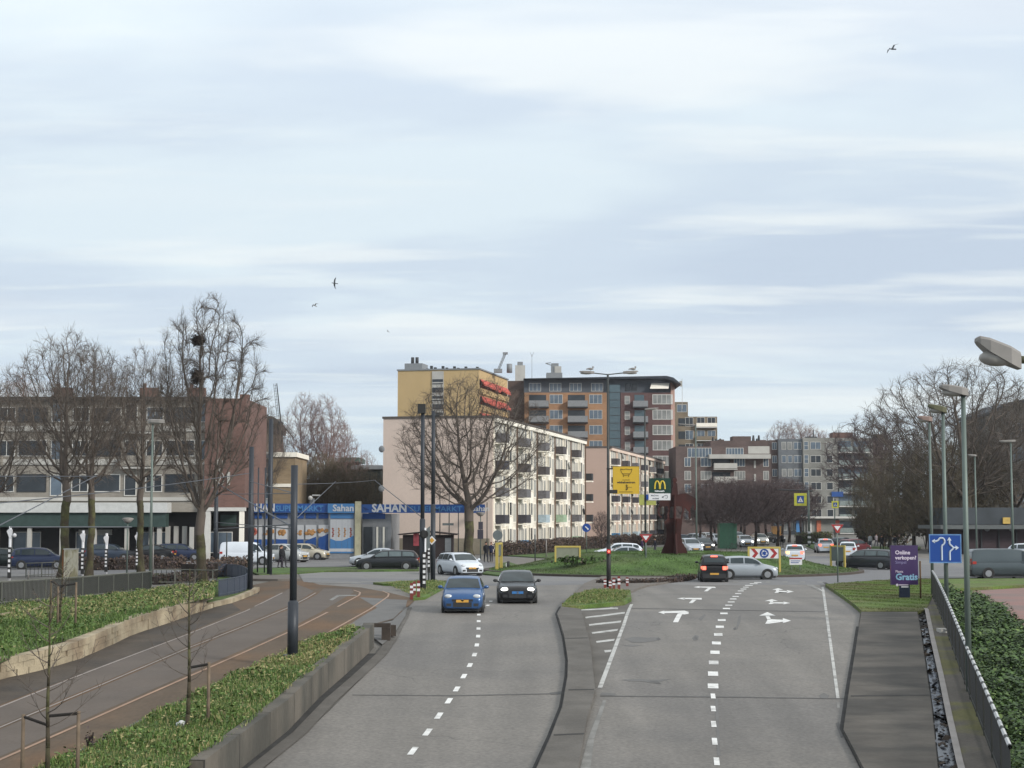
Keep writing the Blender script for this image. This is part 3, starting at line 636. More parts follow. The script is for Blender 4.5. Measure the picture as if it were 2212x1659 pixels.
wallbox(b, 0, wd-.3, 1.2, 12, 0, Z_(1106, Y)-.01, m_shopin, 'shop_front')
wallbox(b, 0, wd-3.0, -1.8, -.02, Z_(1106, Y)-.05, Z_(1086, Y), mat('white_canopy', C(214, 216, 214, .75), .6, var=.08), 'canopy')
wallbox(b, 0, wd-3.2, -1.5, -.1, Z_(1138, Y), Z_(1106, Y)-.07, m_green, 'fascia')
for a, c in ((1004, 992), (932, 920), (1082, 1074)): wallbox(b, 0, wd, -.14, -.01, Z_(a, Y), Z_(c, Y), m_conc, 'band')
wallbox(b, -.3, wd+.2, -.5, 12.2, Zr+.01, Zr+.35, mat('roof_edge', C(70, 66, 64), .8), 'roof')
x = .4
k = 0
while x < wd-3.5:
    for zi, (z0, z1) in enumerate(zt):
        pn = m_pane if random.random() < .7 else m_pane3
        window(b, x, z0+.05, 1.5, z1-z0-.1, 2, 1, None, pn, -.01); 
        window(b, x+1.75, z0+.05 if zi else z0-.02, 2.6, z1-z0-.05, 1, 1, m_dark if (k+zi) % 2 else None, m_pane, -.01)
        if zi < 2 and k % 2 == 0: balcony(b, x+4.5, z0-.9, 2.6, .8, 1.0, m_beige, m_conc, -.01)
        window(b, x+4.7, z0-.3 if zi else z0, 1.1, z1-z0+.25, 1, 1, None, m_pane3 if k % 2 else m_pane, -.012)
    x += 6.6; k += 1
for i in range(9):
    xx = wd*(.06+i*.112); wallbox(b, xx, xx+.35, -1.3, -.95, 0, Z_(1138, Y)-.01, m_conc, 'column')
    if i % 2 == 0: window(b, xx+.8, .6, 2.6, 1.9, 2, 1, m_frame, m_pane3, 1.19)
wallbox(b, wd*.55, wd*.55+3, 1.0, 1.18, 2.2, 2.7, m_conc, 'shop_sign')
for i in range(5): wallbox(b, wd-5.2+i*.75, wd-4.8+i*.75, .9, 1.18, .9, 3.0, m_conc, 'blind')
for xx in (wd*.42, wd*.73, wd*.9):
    mb = MB(); mb.box(xx, xx+1.6, 4, 5, Zr+.36, Zr+1.5); mb.box(xx+.2, xx+.5, 4.2, 4.6, Zr+1.5, Zr+1.9); mb.build('chimney', m_redb, b)
# brick end of the same block
x0 = wd+.02; x1 = wd+W_(448, 536, Y); za = Z_(1096, Y)
wallbox(b, x0, x1, -.8, 12, za, Z_(862, Y), m_redb, 'brick_end')
wallbox(b, x0+2.6, x0+3.4, 2, 3, Z_(862, Y)+.01, Z_(853, Y)+.2, m_redb, 'chimney')
wallbox(b, x0-.3, x1+.1, -.95, -.5, Z_(1104, Y), za-.01, m_frame, 'beam')
wallbox(b, x0+.1, x0+.6, -.9, -.5, 0, Z_(1104, Y)-.01, m_frame, 'column'); wallbox(b, x1-.45, x1-.05, -.9, -.5, 0, Z_(1104, Y)-.01, m_cream, 'column')
wallbox(b, x0+1, x0+2.4, 2.0, 2.2, Z_(1136, Y), Z_(1112, Y), m_green, 'shop_sign'); wallbox(b, x0, x1, 4, 12, 0, za-.02, m_shopin, 'passage_wall')
mb = MB()   # pale wall emblem of rings and bars
for (u, v) in ((478, 1028), (485, 1035)):
    cx = (u+170)/s; cz = Z_(v, Y)
    for i in range(14):
        a = i*math.pi/7; c = a+math.pi/7; rr = .42 if v > 1010 else .3
        mb.tube((cx+rr*.6*math.cos(a), -.86, cz+rr*math.sin(a)*1.3), (cx+rr*.6*math.cos(c), -.86, cz+rr*math.sin(c)*1.3), .045, n=4)
mb.build('wall_emblem', m_conc, b); mb = MB(); [mb.tube(((482+170)/s+.22*math.cos(i*.45), -.86, Z_(1002, Y)+.5*math.sin(i*.45)), ((482+170)/s+.22*math.cos(i*.45+.45), -.86, Z_(1002, Y)+.5*math.sin(i*.45+.45)), .045, n=4) for i in range(14)]; mb.build('emblem_ring', m_conc, b); wallbox(b, (498+170)/s, (504+170)/s, -.9, -.82, Z_(1048, Y), Z_(1020, Y), m_conc, 'emblem_bar')
# ---- 2: tan brick flats behind the supermarket
Y = 175; s = px_m(Y)
b = bt('brick_house', 'small tan brick flats with blue-framed windows left of the dark pole', 536, 975, Y)
x1 = W_(536, 589, Y); x2 = W_(536, 638, Y); zt_ = Z_(977, Y)
wallbox(b, 0, x1-.01, .4, 10, 0, zt_-.2, mat('pale_blue_panel', C(170, 184, 194), .6, var=.1), 'panel_wall'); wallbox(b, x1, x2, 0, 10, 0, zt_-.5, m_tan)
wallbox(b, x1-.2, x2+.2, -.2, 10.2, zt_-.49, zt_, m_cream, 'roof_edge'); wallbox(b, x1-.02, x2+.05, -.1, -.01, Z_(1052, Y), Z_(1045, Y), m_cream, 'band')
wallbox(b, -.1, x1-.25, .2, 10, zt_-.19, zt_+.05, m_conc, 'roof')
for va, vb in ((1024, 990), (1078, 1048)):
    for i in range(2): window(b, .15+i*1.2, Z_(va, Y), 1.1, Z_(vb, Y)-Z_(va, Y), 1, 1, m_frame, m_pane3, .39)
# ---- 3: windmill
Y = 300; s = px_m(Y)
t = bt('windmill', 'old windmill with dark thatched cap and bare sails behind the flats', 586, 900, Y, cat='windmill')
m_thatch = mat('thatch', C(70, 60, 54), .95, var=.25, scale=.6)
mb = MB(); mb.tube((0, 0, 0), (0, 0, Z_(935, Y)), 3.6, 2.1, 10); mb.build('tower', mat('mill_brick', C(110, 92, 78), .9, var=.2), t)
mb = MB(); zc = Z_(935, Y); P0 = [(-2.9, zc-.4), (2.4, zc-.4), (2.5, zc+.8), (1.2, zc+2.4), (.2, zc+2.9), (-1.4, zc+2.0), (-2.9, zc+.9)]
mb.poly([(x, -2.0, z) for x, z in P0], (0, 4.0, 0)); mb.build('cap', m_thatch, t)
hubx, hubz = W_(586, 612, Y), Z_(916, Y)
for (u, v) in ((602, 831), (640, 948), (616, 1000), (566, 890)):
    ex, ez = W_(586, u, Y), Z_(v, Y); d = Vector((ex-hubx, 0, ez-hubz)); n = Vector((-d.z, 0, d.x)).normalized()
    mb = MB(); mb.tube((hubx, -2.9, hubz), (ex, -2.9, ez), .16, .1, 4); q = Vector((hubx, -2.95, hubz))
    for k in range(3): mb.tube(q+d*.15+n*(.28*(k)), q+d+n*(.28*k), .05, .04, 3)
    for k in range(12): p = q+d*(.18+k*.07); mb.tube(p, p+n*.62, .03, .03, 3)
    mb.build('sail', m_dark, t)
mb = MB(); mb.tube((hubx, -3.1, hubz), (hubx-.4, 1, hubz+.1), .35, .35, 8); mb.build('hub', m_dark, t)
# ---- 4: supermarket
m_blue = mat('shop_blue', C(28, 84, 160), .5, var=.08, scale=.5); m_blue2 = mat('shop_lightblue', C(70, 138, 200), .5, var=.08, scale=.5)
m_blued = mat('shop_darkblue', C(24, 62, 130), .5, var=.08, scale=.5); m_swhite = mat('shop_white', C(216, 218, 222, .75), .6, var=.05); m_sgrey = mat('shop_grey', C(150, 152, 156), .6, var=.08)
m_bread = mat('bread_picture', C(196, 140, 74), .6, var=.4, scale=2.5); m_meat = mat('meat_picture', C(176, 84, 66), .6, var=.4, scale=2.5)
Y = 155; s = px_m(Y)
b = bt('supermarket', 'low supermarket with blue window posters and a long blue sign band', 480, 1088, Y)
X = lambda u: (u-480)/s
ztop = Z_(1087, Y); wallbox(b, 0, X(712), .1, 14, 0, ztop-.3, m_sgrey)
wallbox(b, 0, X(709), -.35, .09, Z_(1107.5, Y), Z_(1088, Y), m_blue, 'sign_band')
text(b, 'SAHAN', X(546)-.6, -.37, Z_(1104.5, Y), 1.0, m_swhite, bold=.03, sx=.82); text(b, 'SUPERMARKT', X(596), -.37, Z_(1104, Y), .72, m_blue2, bold=.02, sx=1.0)
mb = MB(); mb.poly([(X(686), -.36, Z_(1098, Y)), (X(692), -.36, Z_(1102, Y)), (X(702), -.36, Z_(1092, Y)), (X(694), -.36, Z_(1099, Y)), (X(690), -.36, Z_(1095, Y))], (0, -.02, 0)); mb.build('bird_mark', m_blued, b)
for i, (u0, u1) in enumerate(((507, 527), (538, 566), (571, 592), (597, 621), (627, 656), (660, 683), (688, 709))):
    z1 = Z_(1120, Y); z2 = Z_(1134, Y); z3 = Z_(1163+(2 if i < 6 else -4), Y); z4 = .45
    wallbox(b, X(u0), X(u1), .0, .095, z1, Z_(1109, Y), m_blue, 'top_poster')
    mb = MB(); mb.box(X(u0), X(u1), .0, .095, z3, z2); o = mb.build('window_poster', m_swhite, b)
    mb = MB(); mb.poly([(X(u0), -.0, z4), (X(u1), .0, z4), (X(u1), .0, z3+(.25 if i > 4 else -.02)), (X(u0), .0, z3-(.15 if i > 4 else -.02))], (0, -.03, 0)); mb.build('blue_wave', m_blue, o)
    mb = MB(); cx = (X(u0)+X(u1))/2; cz = (z2+z3)/2+.05
    if i in (1,): 
        for k in range(12): a = k*math.pi/6; mb.ball((cx-.2+.26*math.cos(a), -.012, cz+.26*math.sin(a)), .14, 6, 4, sy=.12)
    else:
        rr = random.Random(i)
        for k in range(9): mb.ball((cx+rr.uniform(-.42, .42), -.012-.002*k, cz-.15+rr.uniform(-.1, .28)*(1-.3*rr.random())), rr.uniform(.1, .19), 6, 4, sy=.1)
    mb.build('food_picture', m_meat if i < 2 else m_bread, o)
# corner bay with the light poster
x0, x1 = X(709), X(767)
wallbox(b, x0+.05, x1, -.25, 14, 0, ztop-.25, m_sgrey, 'corner_bay'); wallbox(b, x0, x1-.05, -.6, -.26, Z_(1108, Y), Z_(1088, Y), m_blue2, 'corner_sign')
text(b, 'Sahan', x0+.45, -.62, Z_(1104, Y), .85, m_swhite, bold=.02)
wallbox(b, X(714), X(764), -.3, -.255, Z_(1120, Y), Z_(1109.5, Y), m_blue2, 'top_poster')
for k in range(4):
    u0 = 714+k*12.7; o = wallbox(b, X(u0), X(u0+12.2), -.3, -.255, .5, Z_(1122, Y), m_swhite, 'glass_poster')
    mb = MB(); za = Z_(1163+(5 if k in (1, 2) else 0), Y); zb = Z_(1163+(5 if k in (0, 1) else 0)+(-6 if k == 3 else 0), Y)
    mb.poly([(X(u0), -.302, .5), (X(u0+12.2), -.302, .5), (X(u0+12.2), -.302, zb), (X(u0), -.302, za)], (0, -.02, 0)); mb.build('blue_wave', m_blue2, o)
    mb = MB(); 
    for q in range(5): mb.ball((X(u0+6)+(q % 2)*.05-.02, -.31, Z_(1158-q*4, Y)), .09, 6, 4, sy=.1)
    mb.build('food_picture', m_bread if k in (1, 2) else m_meat, o)
wallbox(b, X(712), X(766), -.33, -.302, Z_(1189, Y)-.1, Z_(1186, Y)+.05, m_swhite, 'rail')
wallbox(b, X(767)+.02, X(779), -.6, .4, 0, Z_(1083, Y), mat('dirty_pillar', C(190, 184, 152), .9, var=.2, scale=1.5), 'pillar')
# entrance unit with the second sign
x0 = X(779)+.02
wallbox(b, x0, X(842), 1.4, 13, 0, Z_(1110, Y), m_sgrey, 'entrance_wall'); wallbox(b, x0, X(829), 1.25, 1.38, Z_(1121, Y), Z_(1109, Y), m_blue, 'top_poster')
wallbox(b, x0, X(1046), .3, .7, Z_(1108, Y), Z_(1089.5, Y), m_blue, 'sign_band')
text(b, 'SAHAN', X(802), .28, Z_(1105.5, Y), 1.02, m_swhite, bold=.035, sx=.96); text(b, 'SUPERMARKT', X(884), .28, Z_(1104.5, Y), .66, m_blue2, bold=.012, sx=1.2)
text(b, 'Sahan', X(1018), .28, Z_(1104, Y), .7, m_swhite, bold=.01)
mb = MB(); mb.poly([(X(782), .29, Z_(1095, Y)), (X(788), .29, Z_(1103, Y)), (X(796), .29, Z_(1101, Y)), (X(789), .29, Z_(1097, Y))], (0, -.02, 0)); mb.build('bird_mark', m_blued, b)
wallbox(b, X(1038), X(1041), .7, 16, Z_(1100, Y), Z_(1092, Y), m_greyp, 'sign_bracket'); wallbox(b, X(850), X(853), .7, 16, Z_(1100, Y), Z_(1092, Y), m_greyp, 'sign_bracket')
mb = MB(); mb.box(X(783), X(801), 1.3, 1.39, 0, 2.9); mb.build('door', m_pane, b)
for k in range(5): wallbox(b, X(803+k*7), X(807+k*7), 1.3, 1.39, .5, 2.9, m_cream if k % 2 else m_greyp, 'window_post')
mb = MB(); mb.box(X(638), X(709), 1, 12, ztop-.29, ztop-.1); mb.box(X(660), X(668), 3, 4, ztop-.1, ztop+.5); mb.build('roof', m_greyp, b)
mb = MB(); mb.ball((X(663), 2.5, ztop+.5), .22); mb.box(X(667), X(684), 2.4, 2.6, ztop+.7, ztop+.82); mb.build('roof_vent', m_frame, b)
# ---- 5/6: the two gallery blocks, gable towards us
DIR = math.atan2(56.5, 11.74)
def gallery(name, label, u, v_top, Y, nb, wallc, creamm, gw, scr, seed=1):
    rr = random.Random(seed)
    p = at(u, v_top, Y); H = p.z; p.z = 0
    b = thing(name, label, 'building', p, DIR)           # local +x runs along the facade, local +y goes back to the left
    Lb = 11.55*nb
    fh = H/5.0
    wallbox(b, -.25, Lb, .001, gw, 0, H, wallc)
    wallbox(b, .02, Lb-.02, -.06, .0, .3, H-.25, mat(name+'_skin', C(240, 232, 216, .9), .85, var=.12, scale=.6), 'facade_skin')
    wallbox(b, -.35, Lb+.1, -.45, gw+.1, H+.001, H+.22, mat('roof_trim', C(96, 88, 84), .8, var=.1), 'roof')
    wallbox(b, 0, Lb, -.4, -.07, H-.42, H-.01, creamm, 'cornice')
    panels = [mat('balcony_grey', C(112, 110, 114), .7, var=.3, scale=5), mat('balcony_brown', C(84, 78, 80), .7, var=.3, scale=5), mat('balcony_dark', C(70, 68, 76), .7, var=.2), mat('balcony_screen_blue', C(60, 128, 176), .7), mat('balcony_screen_pale', C(186, 208, 220, .75), .7), mat('balcony_screen_green', C(176, 206, 172, .75), .7)]
    for i in range(nb):
        xo = i*11.55
        for f in range(5):
            z = f*fh+.25
            # balcony bay
            g0 = [m_pane2, m_pane2, m_pane3]
            window(b, xo+.35, z+.05, 1.5, 2.25, 2, 1, m_cream, g0[rr.randrange(3)], -.07, .15)
            window(b, xo+1.95, z+.05, 2.2, 2.25, 3, 1, m_cream, g0[rr.randrange(2)], -.07, .15)
            window(b, xo+4.35, z+.75, 1.3, 1.55, 1, 1, m_cream, g0[rr.randrange(3)], -.07, .09)
            window(b, xo+6.35, z+.85, 1.25, 1.5, 1, 1, m_cream, m_pane if rr.random() < .6 else m_pane2, -.36, .09)
            window(b, xo+8.2, z+.75, 1.2, 1.55, 1, 1, m_cream, g0[rr.randrange(3)], -.07, .09)
            window(b, xo+9.6, z+.05, 1.5, 2.25, 2, 1, m_cream, g0[rr.randrange(3)], -.07, .15)
            pm = panels[scr.get((f, i), rr.choice((0, 0, 1, 2)))]
            balcony(b, xo+.6, z-.02, 2.5, 1.05, .98, pm, m_cream, -.07, .12)
            wallbox(b, xo+6.15, xo+7.8, -.36, -.061, z-.55, z+.72, creamm, 'spandrel')
            wallbox(b, xo+4.35, xo+5.65, -.16, -.061, z-.3, z+.6, creamm, 'spandrel'); wallbox(b, xo+8.2, xo+9.4, -.16, -.061, z-.3, z+.6, creamm, 'spandrel')
            if rr.random() < .28:
                mb = MB(); c = Vector((xo+rr.uniform(1, 4), -1.45, z+1.35)); mb.tube(c, c+Vector((.05, -.12, .02)), .42, .42, 12); mb.tube(c, c+Vector((0, .1, -.8)), .03, .03, 4)
                mb.build('satellite_dish', rr.choice((m_conc, m_dark, m_conc)), b)
        wallbox(b, xo+5.85, xo+5.97, -.3, -.061, .3, H-.45, creamm, 'mullion'); wallbox(b, xo+7.95, xo+8.07, -.3, -.061, .3, H-.45, creamm, 'mullion')
        mb = MB(); mb.tube((xo+11.4, -.2, 0), (xo+11.4, -.2, H), .09, .09, 6); mb.build('downpipe', mat('pipe_brown', C(110, 84, 66), .7), b)
    return b, H, Lb, fh
m_pink = mat('pink_render', C(190, 172, 160, 1.2), .9, var=.05, scale=.25, fine=.03); m_salmon = mat('salmon_render', C(190, 161, 145, 1.0), .9, var=.05, scale=.3)
b1, H1, L1, fh = gallery('apartment_building', 'nearer five-storey block with bare beige gable and cream balcony front behind the big tree', 1065, 902, 172, 5, m_pink, m_cream, 11.6, {(0, 0): 0, (0, 1): 3, (0, 4): 5, (1, 2): 4, (1, 3): 5}, seed=3)
wallbox(b1, -.27, -.251, .3, 11.3, 0, 1.6, brickmat('plinth_brick', C(150, 140, 120), C(140, 130, 112), C(146, 138, 122)), 'plinth')
mb = MB()
for z in (1.2, 6.7, 10.8): mb.ball((-.2, 11.75, z), .36, 10, 6, sx=.4); mb.box(-.25, -.15, 11.6, 12.0, z-.05, z+.05)
mb.build('satellite_dish', m_greyp, b1)
for i in range(3): balcony(b1, L1-.2, (2+i)*fh+.2-fh, 1.3, 1.1, 1.0, m_dark, m_cream, -.0)
m_creamp = mat('pink_cream_panel', C(236, 210, 192, .8), .8, var=.06)
b2, H2, L2, fh2 = gallery('apartment_building', 'farther five-storey block with salmon pink gable behind the yellow information sign', 1317, 967, 252, 6, m_salmon, m_creamp, 11.6, {(0, 0): 3, (0, 1): 4, (0, 2): 4}, seed=7)
# ---- 8: yellow tower block
Y = 290; s = px_m(Y)
b = thing('apartment_building', 'tall yellow tower block with red sun awnings on its right side', 'building', Vector((at(1035, 798, Y).x, Y, 0)), DIR)
H = Z_(798, Y); m_yel = mat('yellow_panel', C(184, 156, 106, 1.0), .8, var=.05, scale=.2)
gw = 14.6; wallbox(b, 0, 24, 0, gw, 0, H, m_yel); wallbox(b, -.15, 24.1, -.2, gw+.15, H+.001, H+.25, m_greyp, 'roof')
fl = 2.9; xa = (1035-957.6)/s*1.02; xb = (1035-932)/s*1.02
wallbox(b, -.12, -.01, xa, xb, 0, H-.2, m_conc, 'stair_strip')
for k in range(10):
    mb = MB(); mb.box(-.2, -.125, xa+.1, xb-.1, H-2.45-k*fl, H-1.6-k*fl); mb.build('window', m_pane, b)
    mb = MB(); mb.box(-.2, -.125, xa+.1, xb-.1, H-3.9-k*fl, H-3.05-k*fl); mb.build('window', m_pane, b)
    mb = MB(); mb.box(-.22, -.201, xa+.1, xb-.1, H-2.3-k*fl, H-2.1-k*fl); mb.build('transom', m_conc, b)
m_awn = mat('red_awning', C(206, 84, 66), .8, var=.12, scale=1)
for k in range(4):
    z = H-1.6-k*fl
    wallbox(b, .4, 23.5, -.05, -.01, z-1.5, z-.1, m_pane, 'window_band')
    for j in range(5):
        x0 = .5+j*4.6; mb = MB(); dz = .15*((j*7+k*3) % 3)
        mb.add([Vector(p) for p in ((x0, -.1, z), (x0+4.3, -.1, z), (x0+4.3, -.85, z-.85-dz), (x0, -.85, z-.85-dz), (x0, -.1, z-.08), (x0+4.3, -.1, z-.08), (x0+4.3, -.85, z-1.2-dz), (x0, -.85, z-1.2-dz))], [(0,3,2,1),(4,5,6,7),(0,1,5,4),(1,2,6,5),(2,3,7,6),(3,0,4,7)])
        mb.build('awning', m_awn, b)
    wallbox(b, .2, 24, -.3, -.06, z-2.6, z-1.62, m_yel, 'parapet')
# roof gear
o = wallbox(b, 3, 7, gw-3.6, gw-.4, H+.26, H+1.55, m_greyp, 'roof_box')
mb = MB()
for y_ in (gw-1.6, gw-2.4): mb.tube((4, y_, H+1.5), (4, y_, H+2.7), .3, .3, 8)
mb.build('vent_pipe', m_dark, b)
mb = MB()
for q in range(14): mb.box(2+q*.3, 2.6+q*.3, gw-5-q*.62, gw-4.6-q*.62, H+.26, H+.5+.5*((q*5) % 3)*.5)
mb.build('roof_units', m_dark, b)
t = thing('telecom_mast', 'grey rooftop lattice mast leaning above the yellow tower', 'mast', Vector((at(1074, 812, 300).x, 300, H+.25)))
mb = MB(); p1 = Vector((1.4, 0, 3.4))
for o_ in ((-.2, 0), (.2, 0), (0, .3)): mb.tube((o_[0], o_[1], 0), p1+Vector((o_[0], o_[1], 0)), .07, .07, 4)
for k in range(7): a = p1*(k/7); c = p1*((k+1)/7); mb.tube(a+Vector((-.2, 0, 0)), c+Vector((.2, 0, 0)), .04, .04, 3)
mb.box(1.0, 1.9, -.2, .2, 3.3, 3.7); mb.build('mast', m_greyp, t); mb = MB(); mb.box(-.6, .9, -.5, .5, 0, .7); mb.tube((2.2, 0, 0), (2.2, 0, 1.6), .5, .5, 8); mb.build('base_unit', m_greyp, t)
# ---- 9: orange / dark red tower building
Y = 322; s = px_m(Y)
m_or = brickmat('orange_brick', C(172, 128, 90), C(160, 118, 84), C(164, 128, 94)); m_dr = brickmat('dark_red_brick', C(106, 76, 75), C(96, 69, 68), C(102, 77, 75)); m_slate = mat('slate_panel', C(84, 92, 102), .7, var=.1, scale=.3)
m_pinkside = mat('lit_brick_side', C(176, 138, 124), .85, var=.08); m_gg = mat('green_glass', C(74, 98, 108), .2, var=.15, scale=.3, spec=.7); m_brn = brickmat('brown_brick', C(98, 78, 70), C(88, 70, 62), C(94, 76, 68))  # red wing's lit side: light painted in as a paler brick tone
b = bt('apartment_building', 'long tower of orange and dark red brick with green glass stair and overhanging roof', 1097, 815, Y)
X = lambda u: (u-1097)/s
H = Z_(819, Y); z848 = Z_(848, Y)
wallbox(b, 0, X(1133), 1.5, 16, 0, H-.2, m_brn, 'brown_wing')
wallbox(b, X(1133), X(1313), 0, 16, 0, z848, m_or); wallbox(b, X(1133)-.1, X(1341), .8, 16, z848+.01, H, m_slate, 'top_storey')
wallbox(b, X(1313)+.01, X(1341)-.01, .3, 16, 0, z848, m_slate, 'stair_back'); wallbox(b, X(1317), X(1340), -.1, .29, 0, z848+1.5, m_gg, 'glass_stair')
for k in range(14): wallbox(b, X(1317), X(1340), -.14, -.101, z848-k*1.48, z848-k*1.48+.1, m_dark, 'transom')
wallbox(b, X(1341), X(1450), 0, 16, 0, z848, m_dr, 'red_wing'); wallbox(b, X(1341)+.01, X(1450), .8, 16, z848+.01, H, m_slate, 'top_storey')
mb = MB(); mb.add([Vector(p) for p in ((X(1450)+.01, 0, 0), (X(1465), 6, 0), (X(1465), 16, 0), (X(1450)+.01, 16, 0), (X(1450)+.01, 0, z848+2), (X(1465), 6, z848+2), (X(1465), 16, z848+2), (X(1450)+.01, 16, z848+2))], [(0,3,2,1),(4,5,6,7),(0,1,5,4),(1,2,6,5),(2,3,7,6),(3,0,4,7)]); mb.build('side_wall', m_pinkside, b)
mb = MB(); rp = [(X(1131), H+.05), (X(1440), H+.55), (X(1455), H+.2), (X(1470), H-.9), (X(1471), H-1.2), (X(1452), H-.35), (X(1438), H+.02), (X(1131), H-.0+.02)]
mb.poly([(x, -1.2, z) for x, z in rp], (0, 18, 0)); mb.build('roof', mat('roof_dark', C(48, 56, 66), .6), b)
fh = 2.95
for k in range(6):
    z = z848-2.35-k*fh
    if z < 8: break
    for u in (1143, 1227):
        o = wallbox(b, X(u), X(u+37), -.02, -.001, z-.4, z+1.9, m_pane, 'recess'); balcony(b, X(u)-.1, z-.5, 3.9, 1.3, 1.25, m_greyp, m_dark, -.021)
    for u in (1187.5, 1273): window(b, X(u), z+.2, 2.5, 1.75, 3, 1, m_frame, m_pane3, -.001)
for u in (1143, 1187, 1231, 1278): window(b, X(u), H-2.3, 2.3, 1.6, 3, 1, m_frame, m_pane3, .79)
for u in (1352, 1366): window(b, X(u), H-2.2, 1.0, 1.4, 1, 1, m_dark, m_pane, .79)
mb = MB(); mb.add([Vector(p) for p in ((X(1409), .7, H-.7), (X(1448), .7, H-.7), (X(1444), -.9, H-1.9), (X(1404), -.9, H-1.9))], [(0, 1, 2, 3)]); mb.build('awning', m_cream, b)
for k in range(7):
    z = z848-2.35-k*fh
    if z < 6: break
    window(b, X(1350), z+.1, 1.0, 1.6, 1, 2, m_frame, m_pane2, -.001)
    wallbox(b, X(1371), X(1392), -.02, -.001, z-.4, z+1.9, m_gg, 'recess'); balcony(b, X(1367), z-.5, 2.9, 1.2, 1.2, m_greyp, m_dark, -.021)
    window(b, X(1410), z+.1, 3.6, 1.9, 4, 1, m_frame, m_pane2, -.001, .12)
    wallbox(b, X(1449.5), X(1454), -.1, .6, z+.1, z+2.0, m_frame, 'corner_window')
for (u0, u1, dz, mm) in ((1113, 1135, 2.6, m_conc), (1118, 1130, 3.3, m_greyp), (1182, 1217, 1.1, m_greyp), (1193, 1209, 3.0, m_greyp), (1200, 1215, 2.4, m_conc)):
    wallbox(b, X(u0), X(u1), 5+dz*.3, 9+dz*.2, H+.15, H+.6+dz, mm, 'roof_box')
mb = MB(); mb.tube((X(1150), 6, H+.2), (X(1150), 6, H+5.5), .07, .04, 4); mb.tube((X(1146), 6, H+5.8), (X(1150), 6, H+4.8), .04, .03, 3); mb.tube((X(1154), 6, H+5.8), (X(1150), 6, H+4.8), .04, .03, 3)
mb.tube((X(1180), 6, H+3.6), (X(1200), 6, H+3.0), .12, .12, 4); mb.tube((X(1180), 6, H+3.6), (X(1192), 6, H+3.7), .1, .1, 4); mb.build('antenna', m_greyp, b)
mb = MB(); mb.tube((X(1478), 3, H-5.5), (X(1478), 3, H+.3), .05, .05, 4); mb.build('flagpole', m_conc, b); mb = MB(); mb.box(X(1472), X(1478), 3, 3.03, H-1.2, H-.1); mb.build('flag', m_conc, b)
# ---- 10: stepped tan block
Y = 370; s = px_m(Y); b = bt('apartment_building', 'stepped tan brick block with white framed balconies right of the tall red tower', 1455, 866, Y); X = lambda u: (u-1455)/s
m_ol = brickmat('olive_brick', C(138, 122, 100), C(126, 112, 92), C(132, 120, 100))
wallbox(b, 0, X(1488), 2, 16, 0, Z_(867, Y), m_ol); wallbox(b, X(1488)+.01, X(1549), 0, 14, 0, Z_(900, Y), m_ol, 'lower_wing'); wallbox(b, 0, X(1488), 0, 1.99, 0, Z_(899, Y), m_ol, 'step')
window(b, X(1464), Z_(889, Y), 2.2, 1.7, 2, 1, m_frame, m_pane3, 1.99)
for k in range(7):
    z = Z_(920, Y)-k*2.9
    window(b, X(1465), z, 2.0, 1.7, 1, 1, m_dark, m_pane, -.001)
    for u in (1480, 1505, 1528): window(b, X(u), z-.1, 1.75, 2.0, 2, 1, m_frame, (m_pane, m_pane3)[k % 2], -.001)
    balcony(b, X(1503), z-.3, 4.6, .9, .9, (m_cream, m_ol)[k % 2], m_frame, -.001)
# ---- 11: brown brick row
Y = 300; s = px_m(Y); b = bt('apartment_building', 'long brown brick block with grey balcony bands behind the street trees', 1460, 957, Y); X = lambda u: (u-1460)/s
m_bb = brickmat('brown_red_brick', C(108, 90, 86), C(98, 82, 79), C(104, 88, 84))
H = Z_(957, Y); wallbox(b, 0, X(1664), 0, 14, 0, H-.6, m_bb); wallbox(b, X(1538), X(1664), 2, 14, H-.59, H+.5, m_bb, 'penthouse')
for u0, u1, v in ((1591, 1631, 942), (1545, 1565, 952), (1560, 1572, 949), (1650, 1664, 950)): wallbox(b, X(u0), X(u1), 5, 9, H+.51, Z_(v, Y)+.2, m_bb, 'roof_box')
mb = MB()
for u in (1549, 1556, 1565, 1638, 1646, 1650): mb.tube((X(u), 6, H+.5), (X(u), 6, Z_(937, Y)-(u % 3)*.3), .3, .16, 5)
mb.build('chimney_pipe', m_dark, b)
for u0, u1 in ((1485, 1502), (1503, 1537), (1568, 1606)): window(b, X(u0), Z_(988, Y), X(u1)-X(u0), 1.7, max(2, int((u1-u0)/6)), 1, m_frame, m_pane3, -.001)
wallbox(b, X(1530), X(1662), -1.5, -.001, Z_(990, Y)-.1, Z_(982, Y), m_conc, 'gallery'); wallbox(b, X(1616), X(1662), -.05, -.001, Z_(980, Y), Z_(964, Y), m_conc, 'pale_panel')
for j, v in enumerate((1003, 1032, 1060, 1090, 1118)):
    for u0, u1 in ((1513, 1536), (1585, 1609), (1648, 1660), (1478, 1492)): window(b, X(u0), Z_(v, Y)-.4, X(u1)-X(u0), 1.6, max(2, int((u1-u0)/6)), 1, m_frame, (m_pane3, m_pane2)[j % 2], -.001)
    balcony(b, X(1540), Z_(v+10, Y), 4.2, 1.2, 1.0, m_conc, m_conc, -.001); wallbox(b, X(1538), X(1577), -.02, -.001, Z_(v+4, Y), Z_(v-12, Y), m_pane, 'recess')
    wallbox(b, X(1628), X(1632), -.1, -.001, Z_(v+8, Y), Z_(v-8, Y), m_conc, 'mullion')
